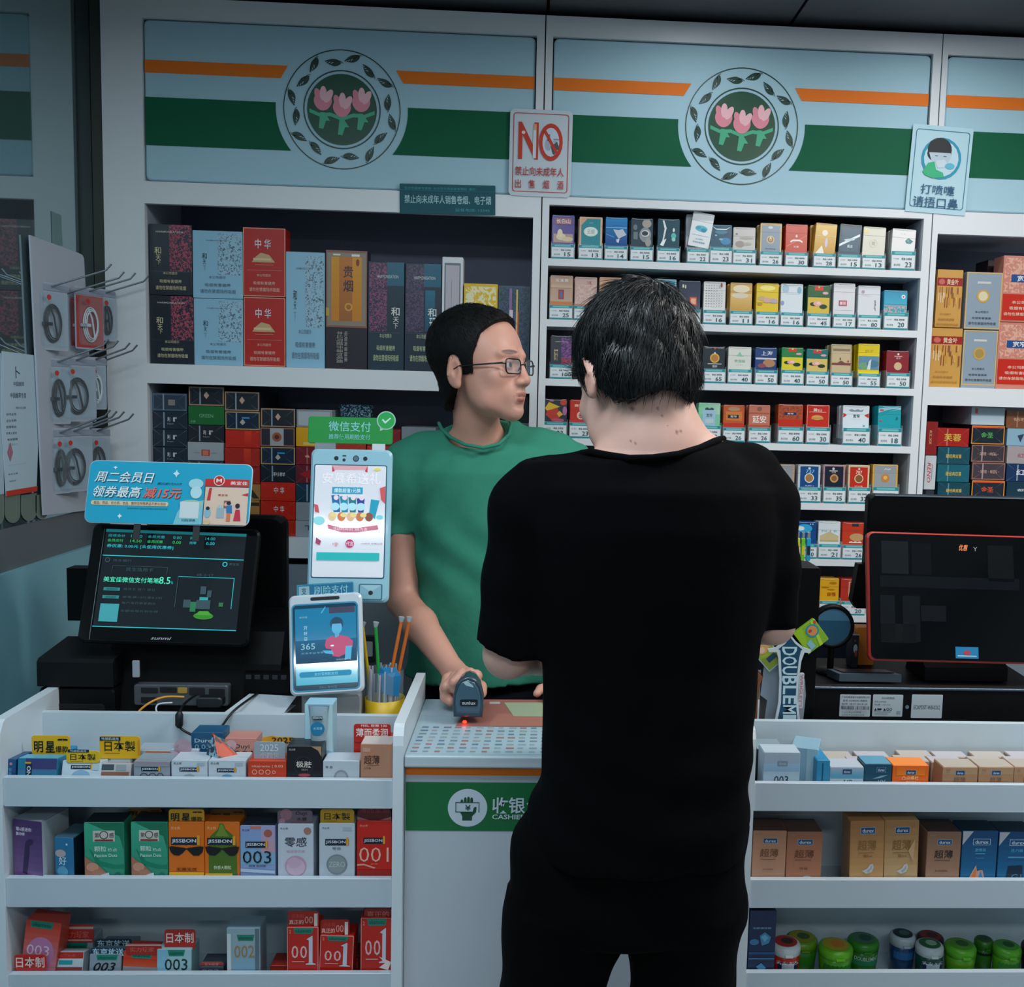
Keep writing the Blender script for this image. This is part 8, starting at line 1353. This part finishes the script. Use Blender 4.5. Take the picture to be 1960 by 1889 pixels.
ncx = v3(908, 815, 2.37); F.ell(ncx, (.074, .073, .055), .008, '-')
F.add(lambda P: .0028*np.sin(P[..., 0]*46+P[..., 2]*38+2*np.sin(P[..., 2]*17))*np.clip((1.35-P[..., 2])*6, 0, 1)+.0016*np.sin(P[..., 0]*95-P[..., 2]*60))
F.cut(seller_cut)
V, Q = F.mesh(); so = put('shirt', V, Q, SHG, seller)
b = MB(); n = 40; pts = [v3(840, 810, 2.44), v3(846, 822, 2.40), v3(862, 837, 2.355), v3(890, 851, 2.315), v3(925, 857, 2.305), v3(955, 850, 2.315), v3(974, 832, 2.35), v3(979, 812, 2.39), v3(976, 802, 2.43)]
b.tube([Vector(p) for p in pts], .0042, SHG, 8); b.build('collar', so)
F = Field(np.arange(hx-.22, hx+.30, .010), np.arange(2.25, 2.60, .010), np.arange(.03, .89, .010))
F.col([(.72, cxT, .160, 2.43, .115), (.80, cxT, .160, 2.43, .112), (.86, cxT, .150, 2.43, .104)], .02)
for sx in (-1, 1): F.chain([(cxT+sx*.08, 2.43, .84), (cxT+sx*.088, 2.42, .45), (cxT+sx*.088, 2.44, .07)], [.10, .072, .062], .02)
V, Q = F.mesh(); put('trousers', V, Q, cloth('#131820'), seller)
for sx in (-1, 1):
    b = MB(); x = cxT+sx*.09; b.rings([[(x+.045*math.cos(u)*k, 2.38+.12*math.sin(u)*k, z) for u in [2*math.pi*j/16 for j in range(16)]] for k, z in ((1, .0015), (1.02, .03), (.8, .07))], mat('#1c1c20', .5), True, smooth=True); b.build('shoe', seller)
# glasses
b = MB(); LG = lambda x, y, z: Vector(T1[0] @ np.array([x, y, z])+T1[1]); FM = mat('#120c10', .25, coat=.5)
def lens_pts(sx, k=1.0):
    out = []
    for (x, z) in rrect(-.0245*k, -.0155*k, .0245*k, .0155*k, .009, 4):
        X = sx*.034+x; out.append(LG(X, (.1150)-.16*(abs(X)-.01)*(1 if abs(X) > .01 else 0), .004+z))
    return out
for sx in (-1, 1):
    p = lens_pts(sx); b.tube(p+[p[0], p[1]], .0017, FM, 6)
b.tube([LG(-.0105, .1150, .008), LG(0, .1185, .010), LG(.0105, .1150, .008)], .0015, FM, 6)
for sx in (-1, 1):
    b.tube([LG(sx*.058, .1073, .009), LG(sx*.070, .104, .010), LG(sx*.0755, .07, .009), LG(sx*.080, .005, .008), LG(sx*.080, -.018, -.002)], [.0020, .0024, .0020, .0016, .0013], FM, 6)
    b.tube([LG(sx*.0140, .116, .002), LG(sx*.0115, .110, -.004)], .0018, mat('#5c4850', .2, trans=.3), 6)
go = b.build('eyeglasses', seller)
b = MB(); p = LG(-.0745, .078, .0092); b.tube([LG(-.0758, .076, .0092), LG(-.0754, .080, .0093)], .0026, mat('#c8502c', .3), 6); b.build('hinge_mark', go)
for sx in (-1, 1): b = MB(); b.add([tuple(q) for q in lens_pts(sx, .97)], [tuple(range(20))], mat('#c8d8e8', .03, trans=.86)); b.build('lens', go)
# ------------------------------------------------------------------ customer
SK2 = np.array(hexc('#d9ac9c')); YQ = 1.50
cust = thing('person', 'person seen from behind in a loose black T-shirt, head bowed', 'person', (float(v3(1230, 1000, YQ)[0]), YQ, 0))
c2 = v3(1220, 722, YQ+.035); a2 = math.radians(-17)
T2 = axes_T((math.sin(a2), math.cos(a2), -.58), (0, 0, 1), c2)
qx, qy, qz = c2
F = Field(axis_grid([(qx-.30, qx-.11, .006), (qx-.11, qx+.11, .003), (qx+.11, qx+.30, .006)]), axis_grid([(1.34, 1.64, .004), (1.64, 1.92, .005)]), axis_grid([(0, .9, .012), (.9, 1.30, .005), (1.30, qz+.15, .003)]))
ZQ = lambda py: v3(1230, py, YQ)[2]
XQ = lambda px, py: v3(px, py, YQ)[0]
ccx = XQ(1236, 1100)
F.col([(ZQ(900), ccx, .16, 1.5, .085), (ZQ(1100), ccx, .15, 1.5, .10), (ZQ(1400), ccx, .14, 1.5, .10), (ZQ(1600), ccx, .13, 1.5, .09)], .03)
for lx_ in ((XQ(955, 1889)+XQ(1150, 1889))/2, (XQ(1208, 1889)+XQ(1400, 1889))/2): F.chain([(lx_+(ccx-lx_)*.2, 1.5, .72), (lx_, 1.5, .42), (lx_, 1.48, .08), (lx_, 1.58, .04)], [.06, .05, .042, .034], .02)
nb2 = v3(1252, 862, YQ-.005); F.cap(v3(1246, 745, YQ+.01), v3(1253, 835, YQ), .056, .059, .03).cap(v3(1253, 835, YQ), nb2+[0, 0, -.03], .059, .066, .03)
F.cap(nb2+[0, 0, -.045], v3(1060, 965, YQ), .055, .04, .03).cap(nb2+[0, 0, -.045], v3(1430, 955, YQ), .055, .04, .03)
F.cap(v3(1235, 875, YQ), v3(1138, 922, YQ), .055, .032, .03).cap(v3(1275, 870, YQ), v3(1385, 895, YQ), .055, .036, .03)
F.chain([v3(1020, 950, YQ), v3(972, 1252, YQ-.005)], [.045, .034], .02); e1 = v3(972, 1252, YQ-.005); w1_ = v3(1115, 1235, 1.735); F.chain([e1, e1*.6+w1_*.4, w1_], [.034, .036, .025], .012)
e3 = v3(1480, 1192, YQ+.0); w3_ = v3(1330, 1200, 1.73); F.chain([v3(1455, 950, YQ), e3], [.044, .030], .02).chain([e3, e3*.6+w3_*.4, w3_], [.031, .034, .025], .012)
for s_, wq in ((1, w1_), (-1, w3_)):
    pq = wq+np.array([s_*.035, .012, .0]); F.cap(wq, pq, .023, .020, .01).ell(pq+[s_*.006, .002, 0], (.036, .016, .032), .01)
    for i in range(4):
        b0 = pq+np.array([s_*.036, 0, .024-.016*i]); L_ = (.05, .058, .056, .046)[i]; F.chain([b0, b0+[s_*L_*.5, .012, .0], b0+[s_*L_*.75, .034, 0]], [.0092, .0085, .0074], .004)
    F.chain([pq+[0, .01, .022], pq+[s_*.018, .022, .040], pq+[s_*.034, .030, .044]], [.012, .0105, .009], .005)
F.T = T2; head_local(F); F.T = None
V, Q = F.mesh(); col = np.tile(SK2, (len(V), 1)); Lh = (V-T2[1]) @ T2[0]
tint(.45*np.maximum(g3((-.085, -.005, -.004), (.012, .02, .03)), g3((.085, -.005, -.004), (.012, .02, .03))), '#c4705c')
lip = np.maximum(g3((0, .111, -.0535), (.024, .014, .0042)), g3((0, .109, -.0665), (.020, .014, .0055))); tint(np.clip((lip-.38)*5, 0, .85), '#a85c54')
for (mx, my, mr) in ((1210, 782, .0026), (1259, 781, .0014), (1268, 795, .0011), (1296, 827, .0018), (1303, 824, .0012), (1215, 847, .0013), (1207, 844, .001), (1278, 815, .0010)):
    d = ray(mx, my); Dq = np.array([d[0], d[1], d[2]]); t_ = (V-np.array([0, 0, CAMH])) @ Dq/(Dq@Dq); dist = np.linalg.norm(V-np.array([0, 0, CAMH])-t_[:, None]*Dq, axis=1)
    tint(np.where(V[:, 1] < YQ+.01, np.clip(1.6-dist/mr, 0, .75), 0), '#5c3428')
body2 = put('body', V, Q, skin_mat('skin', '#d9ac9c', .5), cust, col)
# hair shell and strands
HW = np.array([.0868, .108, .097]); HCc = np.array([0, -.014, .040])
FH = Field(np.arange(qx-.13, qx+.13, .0034), np.arange(qy-.17, qy+.16, .0034), np.arange(qz-.16, qz+.17, .0034)); FH.T = T2
FH.ell(HCc, HW, .02).ell((0, -.045, -.030), (.070, .058, .062), .03)
P = np.stack(np.meshgrid(FH.xs, FH.ys, FH.zs, indexing='ij'), -1); Pl = (P-T2[1]) @ T2[0]
front = np.interp(Pl[..., 2], [-.08, -.03, -.02, .03, .06, .16], [-.03, -.030, .0, .03, .075, .12]); 
xw = [XQ(a, 750) for a in (1080, 1150, 1163, 1172, 1201, 1218, 1250, 1262, 1288, 1302, 1317, 1326, 1345)]; zw = [ZQ(a) for a in (690, 752, 773, 770, 768, 757, 748, 741, 748, 758, 770, 755, 700)]
bot = np.where(Pl[..., 1] < .0, np.interp(P[..., 0], xw, zw), -9)
FH.F = np.maximum(np.maximum(FH.F, Pl[..., 1]-front), np.where(Pl[..., 1] < 0, bot-P[..., 2], -.055-Pl[..., 2])); FH.F += .0022*np.sin(Pl[..., 0]*190+np.sin(Pl[..., 2]*60)*2)*np.sin(Pl[..., 2]*70+Pl[..., 1]*60); FH.T = None
V, Q = FH.mesh()
def hairmat():
    m = bpy.data.materials.new('black_hair'); m.use_nodes = True; b_ = m.node_tree.nodes['Principled BSDF']; b_.inputs['Base Color'].default_value = (*hexc('#07090c'), 1); b_.inputs['Roughness'].default_value = .38; b_.inputs['Specular IOR Level'].default_value = .5; return m
HM = hairmat(); ho = put('hair', V, Q, HM, cust)
st = put('strands', *strands(V, Q, T2, HCc, np.array([.012, -.075, .095]), 5200, (.025, .052), (.0005, .0011), (.0005, .0045), 11, ZQ(720)), HM, cust); st['kind'] = 'stuff'
# black shirt
BT = cloth('#020204', .9)
F = Field(np.arange(XQ(880, 1200), XQ(1565, 1200), .0065), np.arange(1.30, 1.72, .0065), np.arange(ZQ(1640), ZQ(820), .0065))
r2 = lambda py, xl, xr, b, cy=YQ: (v3(1230, py, cy)[2], (XQ(xl, py)+XQ(xr, py))/2, (XQ(xr, py)-XQ(xl, py))/2, cy, b)
F.col([r2(832, 1150, 1390, .06, 1.50), r2(858, 1108, 1405, .09), r2(872, 1085, 1425, .098), r2(895, 1048, 1462, .105), r2(930, 1012, 1486, .125), r2(1000, 1000, 1490, .135), r2(1120, 1016, 1474, .135), r2(1250, 1036, 1448, .13), r2(1400, 1036, 1434, .135), r2(1480, 1030, 1432, .14), r2(1560, 1008, 1430, .145), r2(1604, 1000, 1430, .145)], .012, p=2.25)
F.chain([v3(1052, 925, YQ), v3(1014, 975, YQ), v3(993, 1110, YQ), v3(979, 1285, YQ-.01)], [.052, .056, .050, .054], .02)
F.chain([v3(1430, 912, YQ), v3(1465, 965, YQ), v3(1478, 1090, YQ), v3(1484, 1230, YQ)], [.05, .046, .038, .034], .02)
def ccut(P):
    x, y, z = P[..., 0], P[..., 1], P[..., 2]; xl = XQ(1036, 1250); xr = XQ(1446, 1200)
    zl = ZQ(1252)+np.where(x < XQ(985, 1250), .18*(XQ(985, 1250)-x)*2.0, 0); zr = ZQ(1194)
    return np.maximum(np.where((x < xl) & (z > ZQ(1500)), zl-z, -1), np.where((x > xr) & (z > ZQ(1430)), zr-z, -1))
F.add(lambda P: .003*np.sin(P[..., 2]*70+P[..., 0]*22+2*np.sin(P[..., 0]*11))*np.exp(-((P[..., 2]-ZQ(1500))/.11)**2)+.0025*np.sin(P[..., 0]*60-P[..., 2]*14)*np.clip((ZQ(1050)-P[..., 2])*4, 0, 1))
F.cut(ccut)
A_, B_, C_ = v3(1114, 866, 1.52), v3(1384, 840, 1.51), v3(1250, 876, 1.40); nn_ = np.cross(B_-A_, C_-A_); nn_ /= np.linalg.norm(nn_); nn_ *= np.sign(nn_[2])
F.cut(lambda P: (P-A_) @ nn_)
V, Q = F.mesh(); so = put('shirt', V, Q, BT, cust)
b = MB(); pts = [v3(1112, 868, 1.52), v3(1135, 866, 1.47), v3(1165, 872, 1.432), v3(1205, 878, 1.405), v3(1250, 877, 1.398), v3(1300, 870, 1.405), v3(1340, 858, 1.430), v3(1368, 845, 1.465), v3(1384, 840, 1.51)]
b.tube([Vector(p) for p in pts], .0055, BT, 8); b.build('collar', so)
# trousers
F = Field(np.arange(XQ(925, 1700), XQ(1460, 1700), .009), np.arange(1.34, 1.68, .009), np.arange(.03, ZQ(1540), .009))
F.col([r2(1545, 1012, 1426, .13), r2(1600, 984, 1428, .135), r2(1680, 972, 1424, .135), r2(1740, 970, 1420, .13)], .02, p=2.2)
zf = .06; lx, rx = (XQ(955, 1889)+XQ(1150, 1889))/2, (XQ(1208, 1889)+XQ(1400, 1889))/2; wl, wr_ = (XQ(1150, 1889)-XQ(955, 1889))/2, (XQ(1400, 1889)-XQ(1208, 1889))/2
F.col([(ZQ(1700), (XQ(968, 1700)+XQ(1200, 1700))/2, (XQ(1200, 1700)-XQ(968, 1700))/2, YQ, .12), (ZQ(1795), (XQ(962, 1795)+XQ(1194, 1795))/2, (XQ(1194, 1795)-XQ(962, 1795))/2, YQ, .11), (ZQ(1889), lx, wl, YQ, .095), (.30, lx, wl*.85, YQ, .075), (zf, lx, wl*.8, YQ, .07)], .01, p=2.2)
F.col([(ZQ(1700), (XQ(1190, 1700)+XQ(1422, 1700))/2, (XQ(1422, 1700)-XQ(1190, 1700))/2, YQ, .12), (ZQ(1795), (XQ(1194, 1795)+XQ(1412, 1795))/2, (XQ(1412, 1795)-XQ(1194, 1795))/2, YQ, .11), (ZQ(1889), rx, wr_, YQ, .095), (.30, rx, wr_*.85, YQ, .075), (zf, rx, wr_*.8, YQ, .07)], .01, p=2.2)
F.add(lambda P: .003*np.sin(P[..., 2]*45+P[..., 0]*30))
V, Q = F.mesh(); put('trousers', V, Q, cloth('#020203', .9), cust)
for x in (lx, rx):
    b = MB(); b.rings([[(x+.048*math.cos(u)*k, 1.53+.135*math.sin(u)*k, z) for u in [2*math.pi*j/16 for j in range(16)]] for k, z in ((1, .0015), (1.02, .03), (.7, .075))], mat('#18181c', .5), True, smooth=True); b.build('shoe', cust)
